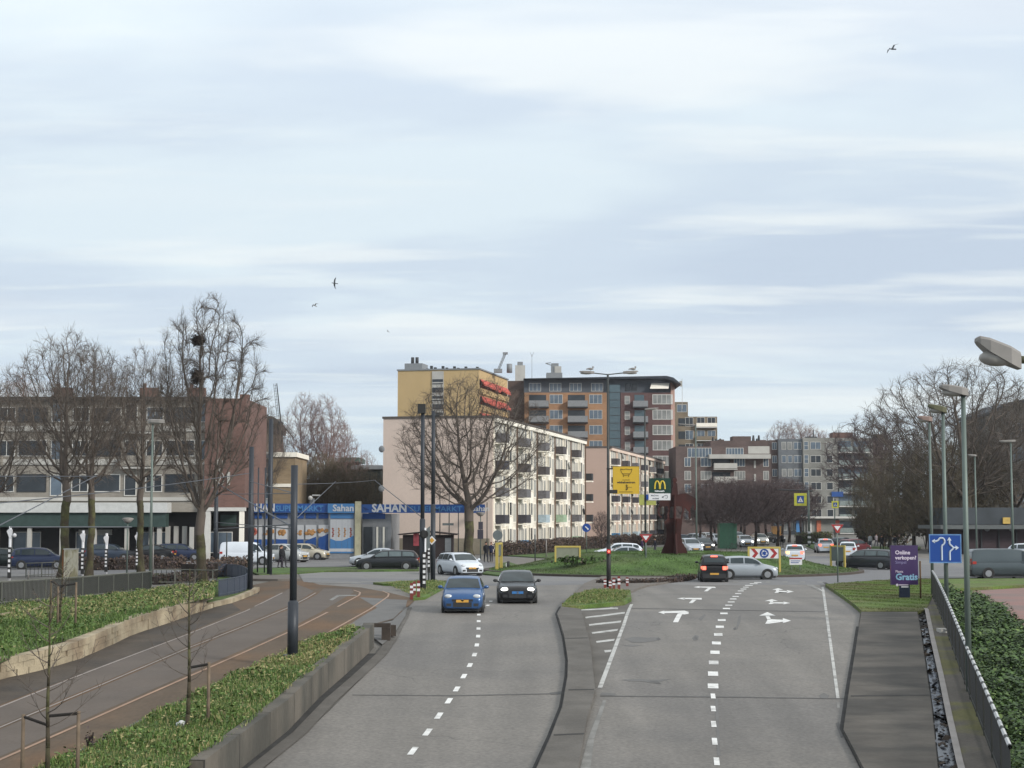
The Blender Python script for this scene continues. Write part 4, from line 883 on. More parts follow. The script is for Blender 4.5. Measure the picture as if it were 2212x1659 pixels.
# ---- 12: grey block with balconies
Y = 335; s = px_m(Y); b = bt('apartment_building', 'grey seven-storey block with stacked white balconies at its right end', 1664, 945, Y); X = lambda u: (u-1664)/s
m_g1 = brickmat('dark_grey_brick', C(110, 116, 122), C(102, 108, 114), C(108, 112, 118)); m_g2 = brickmat('light_grey_brick', C(144, 144, 138), C(136, 136, 130), C(140, 140, 136))
H = Z_(946, Y); wallbox(b, 0, X(1681)-.01, 1, 14, 0, H-.4, m_bb, 'brown_end'); wallbox(b, X(1681), X(1733)-.01, 0, 14, 0, H-.2, m_g1, 'dark_wing'); wallbox(b, X(1733), X(1808), -.6, 14, 0, H, m_g2); wallbox(b, X(1808)+.01, X(1887), .6, 14, 0, H, m_g2, 'balcony_wing')
wallbox(b, X(1887)+.01, X(1932), 1.5, 14, 0, H-.2, m_bb, 'brown_wing'); wallbox(b, X(1808), X(1851), 4, 8, H+.01, Z_(932, Y), m_redb, 'roof_box'); wallbox(b, X(1905), X(1928), 5, 8, H-.19, Z_(935, Y), m_bb, 'roof_box')
mb = MB(); mb.box(X(1752), X(1775), 5, 7, H+.01, H+.5); mb.tube((X(1769), 6, H+.5), (X(1769), 6, H+1.9), .15, .1, 4); mb.build('roof_unit', m_dark, b)
for k in range(7):
    z = Z_(971, Y)-k*2.68
    for u in (1688, 1701): window(b, X(u), z, .9, 1.5, 1, 1, m_frame, (m_pane2, m_pane3)[k % 2], -.001)
    window(b, X(1714), z, 1.6, 1.5, 2, 1, m_frame, m_pane3, -.001)
    if k < 6:
        window(b, X(1735), z-.1, .9, 1.7, 1, 2, m_frame, m_pane3, -.601); window(b, X(1749), z, 2.1, 1.5, 2, 1, m_frame, m_pane3 if k < 1 else m_pane, -.601); window(b, X(1783), z, 1.3, 1.5, 1, 1, m_frame, m_pane2 if k < 1 else m_pane, -.601)
    window(b, X(1669), z, 1.0, 1.5, 2, 1, m_frame, m_pane3, .999)
    for u0, u1 in ((1811, 1839), (1845, 1877)):
        wallbox(b, X(u0), X(u1), .57, .599, z-.4, z+1.7, (m_pane, m_pane3)[(k+int(u0)) % 2], 'recess'); balcony(b, X(u0)-.15, z-.5, X(u1)-X(u0)+.3, 1.4, 1.0, mat('glass_rail', C(138, 150, 148), .3, var=.2), m_frame, .569, .2)
    window(b, X(1912), z, 1.2, 1.4, 1, 1, m_frame, m_pane2, 1.499)
wallbox(b, X(1700), X(1890), -2.2, -.61, 3.2, 3.6, m_frame, 'canopy')
for u, c_ in ((1716, m_blue2), (1740, m_frame), (1800, mat('shop_red', C(190, 82, 60), .6)), (1845, m_frame), (1865, mat('shop_red', C(190, 82, 60), .6)), (1760, mat('shop_orange', C(210, 110, 70), .6))): wallbox(b, X(u), X(u+9), -.9, -.65, .4, 2.8, c_, 'shop_front')
wallbox(b, X(1793), X(1818), -.9, -.62, 7.5, 8.5, m_blue, 'shop_sign')
# ---- 14: dark buildings at the right edge
m_dkw = mat('dark_facade', C(92, 92, 90), .85, var=.2, scale=.3); Y = 205; s = px_m(Y)
b = bt('apartment_building', 'tall dark grey house behind the lamp posts at the right edge', 2128, 875, Y); X = lambda u: (u-2128)/s
mb = MB(); zr = Z_(900, Y); mb.poly([(0, 0, 0), (X(2400), 0, 0), (X(2400), 0, Z_(858, Y)), (X(2212), 0, Z_(868, Y)), (X(2184), 0, Z_(874, Y)), (0, 0, zr)], (0, 12, 0)); mb.build('wall', m_dkw, b)
mb = MB(); mb.poly([(-.3, -.4, zr), (X(2184), -.4, Z_(874, Y)), (X(2212), -.4, Z_(868, Y)), (X(2400), -.4, Z_(858, Y)), (X(2400), -.4, Z_(858, Y)+.3), (X(2212), -.4, Z_(868, Y)+.3), (X(2184), -.4, Z_(874, Y)+.35), (-.3, -.4, zr+.35)], (0, 12.6, 0)); mb.build('roof', mat('roof_dark', C(48, 56, 66)), b)
for k in range(5):
    for j in range(5): window(b, X(2186)+j*2.9, zr-2.5-k*2.9, 2.2, 1.7, 2, 1, m_greyp, (m_pane, m_pane3)[(j+k) % 2], -.001)
Y = 172; s = px_m(Y)
b = bt('garage_building', 'low dark flat-roofed building with maroon doors behind the grey van', 2050, 1134, Y); X = lambda u: (u-2050)/s
wallbox(b, 0, X(2420), 1.0, 9, 0, Z_(1143, Y), mat('maroon_door', C(62, 46, 52), .7, var=.2, scale=.6)); wallbox(b, -1, X(2430), -.6, 9, Z_(1143, Y)+.01, Z_(1135, Y), mat('roof_slab', C(100, 105, 106), .8, var=.1), 'roof')
wallbox(b, X(2070), X(2420), 5, 12, Z_(1134, Y), Z_(1096, Y), mat('slate_dark', C(72, 78, 84), .85, var=.2, scale=.5), 'upper_wall')
for k in range(6): wallbox(b, X(2085+k*38), X(2088+k*38), .85, .99, 0, Z_(1144, Y), m_dark, 'door_post')
wallbox(b, X(2196), X(2212), 4.8, 4.99, Z_(1132, Y), Z_(1118, Y), mat('yellow_sign_plate', C(206, 170, 70), .6), 'shop_sign')
for u in (2137, 2190): mb = MB(); mb.tube((X(u), .8, 2.6), (X(u), .98, 2.6), .3, .3, 8); mb.build('round_sign', m_greyp, b)
# ---- 5: dark hedge-roofed houses behind the supermarket
Y = 205; s = px_m(Y)
b = bt('house', 'dark green-grey house with pale roof edge left of the beige gable', 735, 1005, Y); X = lambda u: (u-735)/s
wallbox(b, X(762), X(822), 0, 9, 0, Z_(1014, Y), mat('dark_green_wall', C(62, 68, 64), .9, var=.2, scale=.4)); wallbox(b, X(758), X(826), -.4, 9.4, Z_(1014, Y)+.01, Z_(1005, Y), m_greyp, 'roof')
wallbox(b, X(700), X(762)-.02, 1, 9, 0, Z_(985, Y)-.7, mat('dark_brown_wall', C(76, 66, 62), .9, var=.25, scale=.4), 'wing'); wallbox(b, X(735), X(774), .6, 9.4, Z_(985, Y)-.69, Z_(984, Y)-.2, mat('green_roof', C(78, 98, 92), .8), 'wing_roof')
b = bt('house', 'low dark houses behind the left end of the blue sign band', 638, 1030, 220); s = px_m(220)
wallbox(b, 0, 6, 0, 8, 0, Z_(1042, 220), mat('dark_brown_wall', C(76, 66, 62))); wallbox(b, -.3, 6.3, -.3, 8.3, Z_(1042, 220)+.01, Z_(1036, 220), m_greyp, 'roof')
for k in range(3): window(b, .6+k*1.9, 4.6, 1.2, 1.5, 2, 1, m_frame, m_pane, -.001)
# ---- kiosk
Y = 155; s = px_m(Y); b = bt('kiosk', 'small dark brown timber kiosk with flared roof in front of the beige gable', 870, 1150, Y, cat='kiosk'); X = lambda u: (u-870)/s
m_kb = mat('dark_timber', C(52, 40, 40), .8, var=.2); zr = Z_(1156, Y)
wallbox(b, 0, X(978), 0, 3, 0, zr, m_kb); mb = MB(); mb.poly([(X(859), -.5, zr+.1), (X(925), -.5, Z_(1147, Y)), (X(990), -.5, zr+.1), (X(986), -.5, zr-.0), (X(925), -.5, Z_(1150, Y)), (X(863), -.5, zr)], (0, 4, 0)); mb.build('roof', m_kb, b)
wallbox(b, X(893), X(905), -.06, -.001, Z_(1179, Y), Z_(1152, Y), mat('red_poster', C(206, 82, 92), .5, var=.3, scale=3), 'poster'); wallbox(b, X(961), X(974), -.04, -.001, .2, Z_(1162, Y), m_greyp, 'door')
KA = .74; DS = 0.05
# ================================================================ trees
import numpy as np
def colonise(seed, H, R_, z0, zf, p=1.1, q=.6, n=2600, D=.34, up=.25, tr=.3, twigs=3, tw=.55, rt=.010, pw=2.25, shell=.45):
    """bare crown grown towards points scattered in an envelope; pipe-model radii; short twigs on the thin ends"""
    rg = np.random.default_rng(seed); pts = []
    while len(pts) < n:
        t = rg.random(); rad = R_*math.sin(math.pi*max(1e-4, t**p))**q; a = rg.random()*6.283; k = rg.random()**shell; lump = 1+.10*math.sin(a*3+seed)+.07*math.sin(a*5+t*9)
        if rg.random() < (rad/R_)**1.3: pts.append((rad*k*lump*math.cos(a), rad*k*lump*math.sin(a), z0+t*(H-z0)))
    A = np.array(pts); nodes = []; par = []; z = 0.0; wob = rg.normal(0, .035, (60, 2)); x = y = 0.0
    while z < zf: nodes.append((x, y, z)); par.append(len(nodes)-2); z += D; x += wob[len(nodes) % 60][0]; y += wob[len(nodes) % 60][1]
    nodes = [np.array(v) for v in nodes]; best = np.full(n, 1e9); who = np.zeros(n, int); alive = np.ones(n, bool); fresh = list(range(max(0, len(nodes)-3), len(nodes))); di = R_*.95
    for it in range(140):
        if not fresh: break
        F_ = np.array([nodes[k] for k in fresh]); d = np.linalg.norm(A[:, None, :]-F_[None], axis=2); m = d.argmin(1); dm = d[np.arange(n), m]; b = dm < best; best[b] = dm[b]; who[b] = np.array(fresh)[m[b]]; alive &= best > D*1.35
        idx = np.nonzero(alive & (best < di))[0]
        if len(idx) == 0: break
        acc = {}
        for k in idx: v = A[k]-nodes[who[k]]; acc.setdefault(who[k], []).append(v/np.linalg.norm(v))
        fresh = []
        for k, vs_ in acc.items():
            v = np.mean(vs_, axis=0); pd = nodes[k]-nodes[par[k]] if par[k] >= 0 else np.array((0, 0, D)); v = v/max(1e-6, np.linalg.norm(v))+np.array((0, 0, up))+.55*pd/D+rg.normal(0, .10, 3); v /= np.linalg.norm(v); nn = nodes[k]+v*D
            kids = cnt.get(k, 0) if it else 0
            if it == 0: cnt = {}
            if kids > 3: continue
            cnt[k] = kids+1; nodes.append(nn); par.append(k); fresh.append(len(nodes)-1)
    N_ = len(nodes); ch = [[] for _ in range(N_)]
    for k in range(N_):
        if par[k] >= 0: ch[par[k]].append(k)
    r = np.zeros(N_)
    for k in range(N_-1, -1, -1): r[k] = rt if not ch[k] else (sum(r[c]**pw for c in ch[k]))**(1/pw)
    sc_ = tr/r[1]; r = np.where(r > rt*1.5, rt*1.5+(r-rt*1.5)*(tr-rt*1.5)/(r[1]-rt*1.5), r); T = MB(); Cn = MB(); rnd = random.Random(seed)
    ntr = int(zf/D)
    def seg(mb, a, b, ra, rb):
        n_ = 3 if ra < .035 else (5 if ra < .09 else 9); d = b-a
        if d.length < 1e-5: return
        d.normalize(); u = d.orthogonal().normalized(); w_ = d.cross(u); k = len(mb.v)
        for p_, r_ in ((a-d*ra*.3, ra), (b, rb)):
            for i_ in range(n_): t_ = 6.2832*i_/n_; mb.v.append(p_+u*(r_*math.cos(t_))+w_*(r_*math.sin(t_)))
        for i_ in range(n_): mb.f.append((k+i_, k+(i_+1) % n_, k+n_+(i_+1) % n_, k+n_+i_)); mb.mi.append(0); mb.sm.append(n_ > 3)
    V_ = [Vector(v) for v in nodes]
    for k in range(1, N_):
        a, b = V_[par[k]], V_[k]; ra = r[par[k]] if (par[k] <= ntr or len(ch[par[k]]) < 2) else min(r[par[k]], r[k]*1.25); base = 1+.5*max(0, 1-a.z/.8) if k <= ntr else 1
        seg(T if k <= ntr else Cn, a, b, ra*base, r[k]*(1 if base == 1 else 1+.5*max(0, 1-b.z/.8)))
        if r[k] < .045 and k > ntr:
            for _ in range(twigs if rnd.random() < .8 else twigs+2):
                d = (b-a).normalized(); e = Vector((rnd.gauss(0, 1), rnd.gauss(0, 1), rnd.gauss(.25, .8))).normalized(); g = (d*.9+e*.8).normalized(); L_ = tw*rnd.uniform(.5, 1.3); q0 = a.lerp(b, rnd.random()); q1 = q0+g*L_*.5; g2 = (g+Vector((rnd.gauss(0, .3), rnd.gauss(0, .3), rnd.gauss(.12, .25)))).normalized(); q2 = q1+g2*L_*.5
                seg(Cn, q0, q1, rt*.8, rt*.6); seg(Cn, q1, q2, rt*.6, rt*.3)
                g3 = (g+Vector((rnd.gauss(0, .7), rnd.gauss(0, .7), rnd.gauss(.1, .5)))).normalized(); seg(Cn, q1, q1+g3*L_*.45, rt*.5, rt*.25)
    return T, Cn
m_bark = mat('bark', C(74, 66, 52), .95, var=.3, scale=2, bump=.6, bscale=8, col2=C(92, 92, 58), c2scale=1.2)
m_twig = mat('twig_brown', C(104, 94, 86), .95, var=.2, scale=1)
m_twigd = mat('twig_dark', C(98, 84, 84), .95, var=.25, scale=1)
m_twigb = mat('twig_birch', C(144, 118, 112), .95, var=.2, scale=1)
m_barkd = mat('bark_dark', C(58, 50, 46), .95, var=.3, scale=2)
m_barkb = mat('bark_birch', C(176, 170, 162), .9, var=.3, scale=2)
_tm = {}
def tree_proto(key, seed, mb_, mt_, **kw):
    T, Cn = colonise(seed, **kw); a = T.mesh('trunk'); a.materials.append(mb_); b = Cn.mesh('crown'); b.materials.append(mt_); _tm[key] = (a, b); print(key, len(Cn.f))
def tree(key, name, label, pos, sc_=1.0, rz=0.0, group=None, sx=None, cat='tree'):
    a, b = _tm[key]; t = thing(name, label, cat, pos, rz, group); t.scale = (sx or sc_, sx or sc_, sc_); link('trunk', a, t); link('crown', b, t); return t
tree_proto('vase', 21, m_bark, m_twig, H=16.6, R_=3.45, z0=3.6, zf=2.9, p=1.15, q=.62, n=3200, D=.36, up=.8, tr=.27, twigs=4, tw=.6, rt=.010)
tree_proto('wide', 33, m_bark, m_twig, H=15.7, R_=4.2, z0=5.6, zf=5.2, p=1.05, q=.6, n=2300, D=.38, up=.35, tr=.28, twigs=4, tw=.7, rt=.011)
tree_proto('wide2', 57, m_bark, m_twig, H=15.2, R_=3.9, z0=5.2, zf=5.0, p=1.1, q=.62, n=2200, D=.38, up=.35, tr=.25, twigs=4, tw=.7, rt=.011)
tree_proto('spread', 8, m_bark, m_twig, H=16.2, R_=6.9, z0=4.4, zf=3.4, p=.92, q=.55, n=3600, D=.42, up=.12, tr=.40, twigs=3, tw=.75, rt=.013)
tree_proto('street', 12, m_barkd, m_twigd, H=8.3, R_=3.7, z0=2.6, zf=2.3, p=.95, q=.5, n=1500, D=.34, up=.15, tr=.17, twigs=4, tw=.65, rt=.016)
tree_proto('birch', 5, m_barkb, m_twigb, H=19.6, R_=4.0, z0=3.6, zf=9.0, p=.95, q=.55, n=2600, D=.42, up=.25, tr=.24, twigs=4, tw=.8, rt=.014)
m_twigo = mat('twig_olive', C(112, 102, 84), .95, var=.3, scale=.6)
tree_proto('dense', 15, m_barkd, m_twigo, H=12.8, R_=5.6, z0=1.6, zf=1.8, p=.85, q=.5, n=3000, D=.42, up=.1, tr=.30, twigs=4, tw=.8, rt=.014)
def gp(u, v): return G(u, v)
def put(key, label, u, base, top, sx=1.0, rz=0.0, group=None, H0=None, name='bare_tree'):
    p = G(u, base, 0); H = at(u, top, p.y).z-p.z; z0 = {'vase': 16.9, 'wide': 16, 'wide2': 15.5, 'spread': 16.6, 'street': 8.4, 'birch': 20, 'dense': 13}[key]
    return tree(key, name, label, p, H/z0, rz, group, (H/z0)*sx)
put('vase', 'tallest bare upright tree on the left, two dark nests in its crown', 437, 1262, 629, 1.0, .4)
gl = 'bare trees in front of the left flats'
put('wide', 'bare forking tree behind the young staked tree with a white panel at its foot', 133, 1250, 706, .95, 1.1, gl)
put('wide2', 'bare tree with straight trunk between two striped posts', 192, 1243, 728, .9, 2.5, gl)
put('wide', 'slim bare tree beside the grey lamp post and the last striped post', 305, 1236, 742, .82, 4.0, gl)
put('wide2', 'bare tree cut by the left edge of the picture', -18, 1236, 800, 1.0, 0.2, gl)
put('birch', 'low bare tree with reddish twigs far left behind the flats', 40, 1182, 800, 1.1, 1.2, gl)
put('wide2', 'dark bare tree between the brick gable and the windmill', 560, 1196, 860, .8, 3.3)
put('spread', 'large bare tree with dark spreading limbs in front of the beige gable', 1012, 1209, 800, 1.02, 2.2)
gb = 'pale birches behind the supermarket'
for u, bs, tp, r_, lb in ((655, 1182, 842, .3, 'left pale reddish birch right of the windmill'), (700, 1182, 846, 1.9, 'right pale reddish birch of the pair behind the supermarket'), (733, 1184, 905, 3.1, 'lower birch at the right end of the birch group')):
    put('birch', lb, u, bs, tp, .95, r_, gb)
gd = 'dark trees behind the supermarket roof'
for i, (u, tp, lb) in enumerate(((650, 985, 'dark bushy tree right behind the dark tram pole and the blue sign'), (690, 975, 'dark bushy tree below the birches'), (740, 985, 'dark bushy tree in front of the green-roofed house'), (785, 1005, 'dark bushy tree against the beige gable corner'), (715, 1000, 'smallest dark bushy tree above the shop corner bay'))):
    put('dense', lb, u, 1190, tp, .8, i*1.3, gd)
put('birch', 'thin pale tree just left of the beige gable on the skyline', 790, 1172, 968, .8, 1.0, gb)
gs = 'street trees along the road beyond the roundabout'
rnd = random.Random(6); spots = [(1512, 1180), (1538, 1184), (1562, 1176), (1585, 1186), (1607, 1178), (1632, 1184), (1655, 1175), (1680, 1180), (1705, 1172), (1545, 1168), (1600, 1168), (1640, 1166), (1690, 1166), (1730, 1168)]
ords = ['first', 'second', 'third', 'fourth', 'fifth', 'sixth', 'seventh', 'eighth', 'ninth']
for i, (u, v) in enumerate(spots):
    lb = ('%s dark bare street tree from the left in the front row' % ords[i]) if i < 9 else ('%s dark bare street tree from the left in the rear row' % ords[i-9])
    put('street', lb, u, v, 1038+rnd.uniform(-8, 10), 1.0, rnd.random()*6, gs)
gp_ = 'pale poplars above the grey block'
for i, (u, tp) in enumerate(((1690, 905), (1722, 900), (1752, 912), (1778, 925))):
    put('birch', '%s pale bare poplar from the left above the grey block roof' % ords[i], u, 1146, tp, 1.1, i*1.7, gp_)
gr = 'dark bare trees at the right behind the lamp posts'
for i, (k, u, bs, tp, sx, lb) in enumerate((('spread', 2085, 1192, 768, 1.25, 'biggest bare tree at right with wide round crown above the lamp posts'), ('spread', 2196, 1190, 838, .8, 'bare tree at the right edge beside the dark house'), ('wide', 2034, 1188, 880, .9, 'bare tree on the left shoulder of the big right-hand crown'),
      ('dense', 1872, 1183, 1020, .6, 'dark bushy tree with thick trunk right of the grey block balconies'), ('dense', 1922, 1184, 975, .8, 'brown bushy tree behind the purple advertising panel'), ('dense', 1975, 1188, 960, .8, 'brown bushy tree behind the blue lane sign'), ('dense', 2030, 1192, 945, .85, 'dark bushy tree between the second and third lamp posts'),
      ('dense', 2090, 1190, 935, .9, 'dark bushy tree behind the nearest full lamp post'), ('dense', 2145, 1188, 975, .9, 'dark bushy tree in front of the dark house corner'), ('street', 1905, 1172, 895, 1.0, 'thin bare tree on the skyline right of the grey block'))):
    put(k, lb, u, bs, tp, sx, i*1.1+.5, gr)
m_everg = mat('evergreen_leaf', C(78, 82, 62), .8, var=.3, scale=.8, col2=C(108, 92, 74), c2scale=.15)
m_everb = mat('brown_leaf', C(118, 98, 78), .85, var=.3, scale=.8)
def bush(name, label, u, v, w_, h_, n, mats, seed, group=None, size=.35, cat='shrub', dpt=None):
    p = G(u, v); t = thing(name, label, cat, p, 0, group); r = random.Random(seed); mb = MB(); dpt = dpt or w_*.5
    lob = [(r.uniform(-.38, .38)*w_, r.uniform(-.3, .3)*dpt, r.uniform(.3, .75)*h_, r.uniform(.18, .34)) for _ in range(7)]
    for _ in range(n):
        lx, ly, lz, lr = r.choice(lob); a = Vector((r.gauss(0, 1), r.gauss(0, 1), r.gauss(0, 1))).normalized()*(r.random()**.4)
        c = Vector((lx+a.x*lr*w_, ly+a.y*lr*dpt, max(.1, lz+a.z*lr*h_))); mb.cur = r.randrange(len(mats)); q = Vector((r.gauss(0, 1), r.gauss(0, 1), r.gauss(0, 1))).normalized(); s1 = q.orthogonal().normalized(); s2 = q.cross(s1); z = size*r.uniform(.5, 1.3)
        mb.add([c-s1*z, c-s2*z*.7, c+s1*z, c+s2*z*.7], [(0, 1, 2, 3)])
    mb.build('foliage', mats, t); mb = MB()
    for k in range(6): mb.tube((0, 0, 0), (r.uniform(-.3, .3)*w_, r.uniform(-.2, .2)*dpt, h_*r.uniform(.4, .8)), .05, .02, 4)
    mb.build('stem', m_barkd, t); return t
ge = 'evergreen and brown shrubs under the right-hand trees'
for i, (u, v, w_, h_, lb, mm) in enumerate(((1912, 1180, 5, 7, 'brown leafy shrub mass left of the purple panel', [m_everb, m_everg]), (1955, 1182, 6, 9, 'tall brown shrub mass behind the purple panel', [m_everb, m_everg, m_twigd]), (2000, 1186, 6, 11, 'dark green shrub mass left of the blue lane sign', [m_everg, m_twigd]),
      (2050, 1188, 7, 12, 'dark green evergreen behind the second lamp post', [m_everg, m_twigd]), (2110, 1187, 7, 11, 'dark green evergreen left of the low dark building', [m_everg, m_twigd]), (1880, 1178, 4, 6, 'dark shrub beside the thick trunk', [m_twigd, m_everg]))):
    bush('shrub', lb, u, v, w_, h_*.85, 3000, mm, 40+i, ge, .2)
# hedges
m_hedge = mat('beech_hedge', C(92, 76, 66), .95, var=.3, scale=2); m_hedge2 = mat('beech_hedge_light', C(112, 94, 82), .95, var=.3, scale=2)
def hedge(label, pts, h_, th, seed, name='hedge', mats=None, dens=120, size=.06):
    P = [G(u, v) for u, v in pts]; r = random.Random(seed); mb = MB(); mats = mats or [m_hedge, m_hedge2, m_twigd]
    base = P[0].copy(); t = thing(name, label, 'hedge', base)
    for a, b in zip(P[:-1], P[1:]):
        d = b-a; ln = d.length; d.normalize(); n = Vector((-d.y, d.x, 0))
        for _ in range(int(ln*dens*h_*2)):
            s_ = r.random()*ln; e = r.choice((-1, 1))*th/2 if r.random() < .6 else r.uniform(-th/2, th/2); z = h_*r.random()**.8*(1+.1*math.sin(s_*2))
            c = a+d*s_+n*(e+r.gauss(0, .06))-base+Vector((0, 0, z)); mb.cur = r.randrange(len(mats)); q = Vector((r.gauss(0, 1), r.gauss(0, 1), r.gauss(0, 1))).normalized(); s1 = q.orthogonal().normalized(); s2 = q.cross(s1); zz = size*r.uniform(.6, 1.6)
            mb.add([c-s1*zz, c-s2*zz, c+s1*zz, c+s2*zz], [(0, 1, 2, 3)])
    mb.build('foliage', mats, t); mb = MB()
    for a, b in zip(P[:-1], P[1:]):
        d = (b-a).normalized(); n = Vector((-d.y, d.x, 0))*th*.36; q = [a-base-n, b-base-n, b-base+n, a-base+n]; mb.add(q+[p+Vector((0, 0, h_*.8)) for p in q], [(0,3,2,1),(4,5,6,7),(0,1,5,4),(1,2,6,5),(2,3,7,6),(3,0,4,7)])
    mb.build('twig_core', m_barkd, t); return t
hedge('low reddish brown hedge in front of the beige gallery block', [(1076, 1202), (1160, 1197), (1262, 1187), (1330, 1181)], 1.35, 1.0, 1)
hedge('reddish brown hedge below the salmon block left of the statue', [(1335, 1180), (1400, 1177), (1462, 1176)], 1.4, 1.2, 2)
hedge('brown clipped hedge along the left pavement behind the striped posts', [(172, 1232), (300, 1230), (398, 1228)], .95, .9, 3)
hedge('brown bare shrubbery behind the blue curved fence', [(405, 1250), (450, 1248), (505, 1240), (520, 1236)], 1.15, 1.6, 4, dens=70)
hedge('low brown hedge on the median tip behind the red and white posts', [(1296, 1262), (1330, 1263), (1400, 1262), (1462, 1256), (1485, 1250)], .3, 1.1, 5, dens=240, size=.04)
hedge('dark low hedge below the big tree at the left fence', [(330, 1262), (380, 1258), (440, 1254)], .55, .8, 7, mats=[m_twigd, m_hedge, m_everg])
hedge('green and brown hedge strip left of the far crosswalk post', [(1725, 1176), (1790, 1172)], 1.5, 1.0, 8, mats=[m_everg, m_hedge2, m_l4])
# low dark plants on the mound
p = Vector((7.6, 123, mound(7.6, 123))); t = bush('low_shrub', 'dark green low shrubs at the foot of the yellow frame on the mound', 1230, 1210, 3.4, .75, 500, [m_i1, m_l2, m_everg], 77, None, .12, dpt=1.2)
q = at(1262, 1200, 114.5); t.location = (q.x, q.y, mound(q.x, q.y)-.05)
put('street', 'little bare tree in front of the salmon gable', 1300, 1186, 1105, .62, .7)
# nests
for u, v, lb in ((429, 735, 'upper dark twig nest in the tallest left tree'), (425, 812, 'lower larger dark twig nest in the tallest left tree')):
    p = at(u, v, 97.5); r = random.Random(int(v)); mb = MB()
    for _ in range(420):
        c = Vector((r.gauss(0, .17), r.gauss(0, .17), r.gauss(0, .14 if v < 800 else .27))); d = Vector((r.gauss(0, 1), r.gauss(0, 1), r.gauss(0, .5))).normalized()*.2
        mb.tube(c-d, c+d, .018, .01, 3, False)
    o = mb.build('bird_nest', m_barkd, None, p); tag(o, lb, 'nest', 'nests in the tallest left tree')
# ---- young staked trees
def young(label, base, top, seed, nstake, stakes, sx=1.0, group='young staked street trees'):
    H = top.z-base.z; r = random.Random(seed); t = thing('young_tree', label, 'tree', base, 0, group); T = MB(); Cn = MB(); T.smooth = Cn.smooth = True
    pts = [Vector((0, 0, 0))]; 
    for k in range(10): pts.append(pts[-1]+Vector((r.gauss(.003, .012), r.gauss(0, .012), H/10)))
    for k in range(10): T.tube(pts[k], pts[k+1], .058*(1-k*.085), .058*(1-(k+1)*.085), 8)
    for k in range(19):
        f = .30+.66*k/19; x = f*10; i = int(x); p = pts[i].lerp(pts[i+1], x-i); az = k*2.4+r.random(); ln = H*.20*(1.25-f)*r.uniform(.8, 1.4)+.15; d = Vector((math.cos(az), math.sin(az), .25)); q = p; rad = .017
        for j in range(5):
            d = (d+Vector((0, 0, .22))+Vector((r.gauss(0, .13), r.gauss(0, .13), 0))).normalized(); q2 = q+d*ln/4; Cn.tube(q, q2, rad, rad*.75, 4, False); rad *= .75
            if j > 0:
                for _ in range(2):
                    e = (d+Vector((r.gauss(0, .6), r.gauss(0, .6), r.gauss(.2, .4)))).normalized(); Cn.tube(q2, q2+e*ln*.3, .006, .003, 3, False)
            q = q2
    T.build('trunk', m_bark, t); Cn.build('crown', m_twig, t)
    for (dx, dy, h_, att) in stakes:
        mb = MB(); mb.tube((dx, dy, -.1), (dx, dy, h_), .045, .04, 8); mb.build('stake', mat('stake_wood', C(124, 108, 90), .9, var=.25, scale=4), t)
        mb = MB(); mb.tube((dx, dy, h_-.05), (0, 0, att), .035, .035, 6); mb.build('tie_strap', mat('black_rubber', C(36, 32, 30), .8), t)
p = G(99, 1705, .25); p2 = at(106, 1262, p.y); s = px_m(p.y)
young('young staked tree nearest the camera at the lower left corner', p, p2, 1, 2, [(-54/s, .1, at(46, 1544, p.y).z-p.z, at(100, 1566, p.y).z-p.z), (64/s, .1, at(164, 1537, p.y).z-p.z, at(100, 1547, p.y).z-p.z)])
p = G(403, 1578, .3); p2 = at(410, 1228, p.y); s = px_m(p.y)
young('young tree with one stake and a white bag at its foot on the wall bank', p, p2, 2, 1, [(44/s, .1, at(448, 1431, p.y).z-p.z, at(403, 1443, p.y).z-p.z)])
p = G(129, 1352, .35); p2 = at(124, 1215, p.y); s = px_m(p.y)
young('thin young tree with three stakes on the far green bank', p, p2, 3, 3, [(-30/s, .6, at(97, 1254, p.y).z-p.z, at(125, 1266, p.y).z-p.z), (0, -.3, at(129, 1266, p.y).z-p.z, at(127, 1268, p.y).z-p.z), (32/s, .1, at(161, 1258, p.y).z-p.z, at(128, 1266, p.y).z-p.z)])
p = G(393, 1572, .3); mb = MB(); r = random.Random(2)
for k in range(7): mb.ball(Vector((r.uniform(-.1, .1), r.uniform(-.05, .05), .05+r.uniform(0, .07))), r.uniform(.05, .09), 7, 5)
tag(mb.build('plastic_bag', mat('white_plastic', C(232, 234, 236), .4), None, p), 'crumpled white plastic bag lying against the staked young tree', 'bag')
bush('dry_plant', 'dry brown dead plant standing in the near grass strip', 195, 1625, .35, .6, 60, [m_hedge2, m_twigd], 81, None, .04); bush('dry_plant', 'brown withered clump in the grass close to the wall', 357, 1640, .5, .35, 120, [m_hedge2, m_twigd, m_hedge], 82, None, .05)
# ================================================================ vehicles
m_glass = mat('car_glass', (.03, .042, .048), .10, var=.3, scale=1.5, spec=.5, coat=0)
m_glass_l = mat('car_glass_painted_reflection', C(108, 122, 126), .15, var=.3, scale=1.5)  # paler side glass, reflection painted into its colour
m_tyre = mat('tyre_rubber', (.02, .02, .02), .85, var=.1); m_rim = mat('alloy_rim', C(176, 178, 182), .35, metal=.6, var=.1)
m_plast = mat('black_plastic', (.025, .026, .028), .6, var=.1); m_plate = mat('yellow_plate', C(226, 170, 66), .5, var=0); m_bplate = mat('blue_plate', C(60, 130, 200), .5, var=0)
m_red_l = mat('tail_lamp', (.35, .03, .02), .2, var=0, coat=.5); m_red_on = mat('brake_light_lit', (.6, .05, .03), .3, var=0, emit=(1, .16, .1), estr=2.6)
m_amb = mat('indicator_lit', (.8, .4, .1), .3, var=0, emit=(1, .55, .2), estr=3.0)
m_hl = mat('headlamp', C(210, 216, 222), .12, var=0, coat=.6, spec=.7); m_hl_on = mat('headlight_lit', (.9, .9, .85), .3, var=0, emit=(1, .97, .88), estr=5.0)
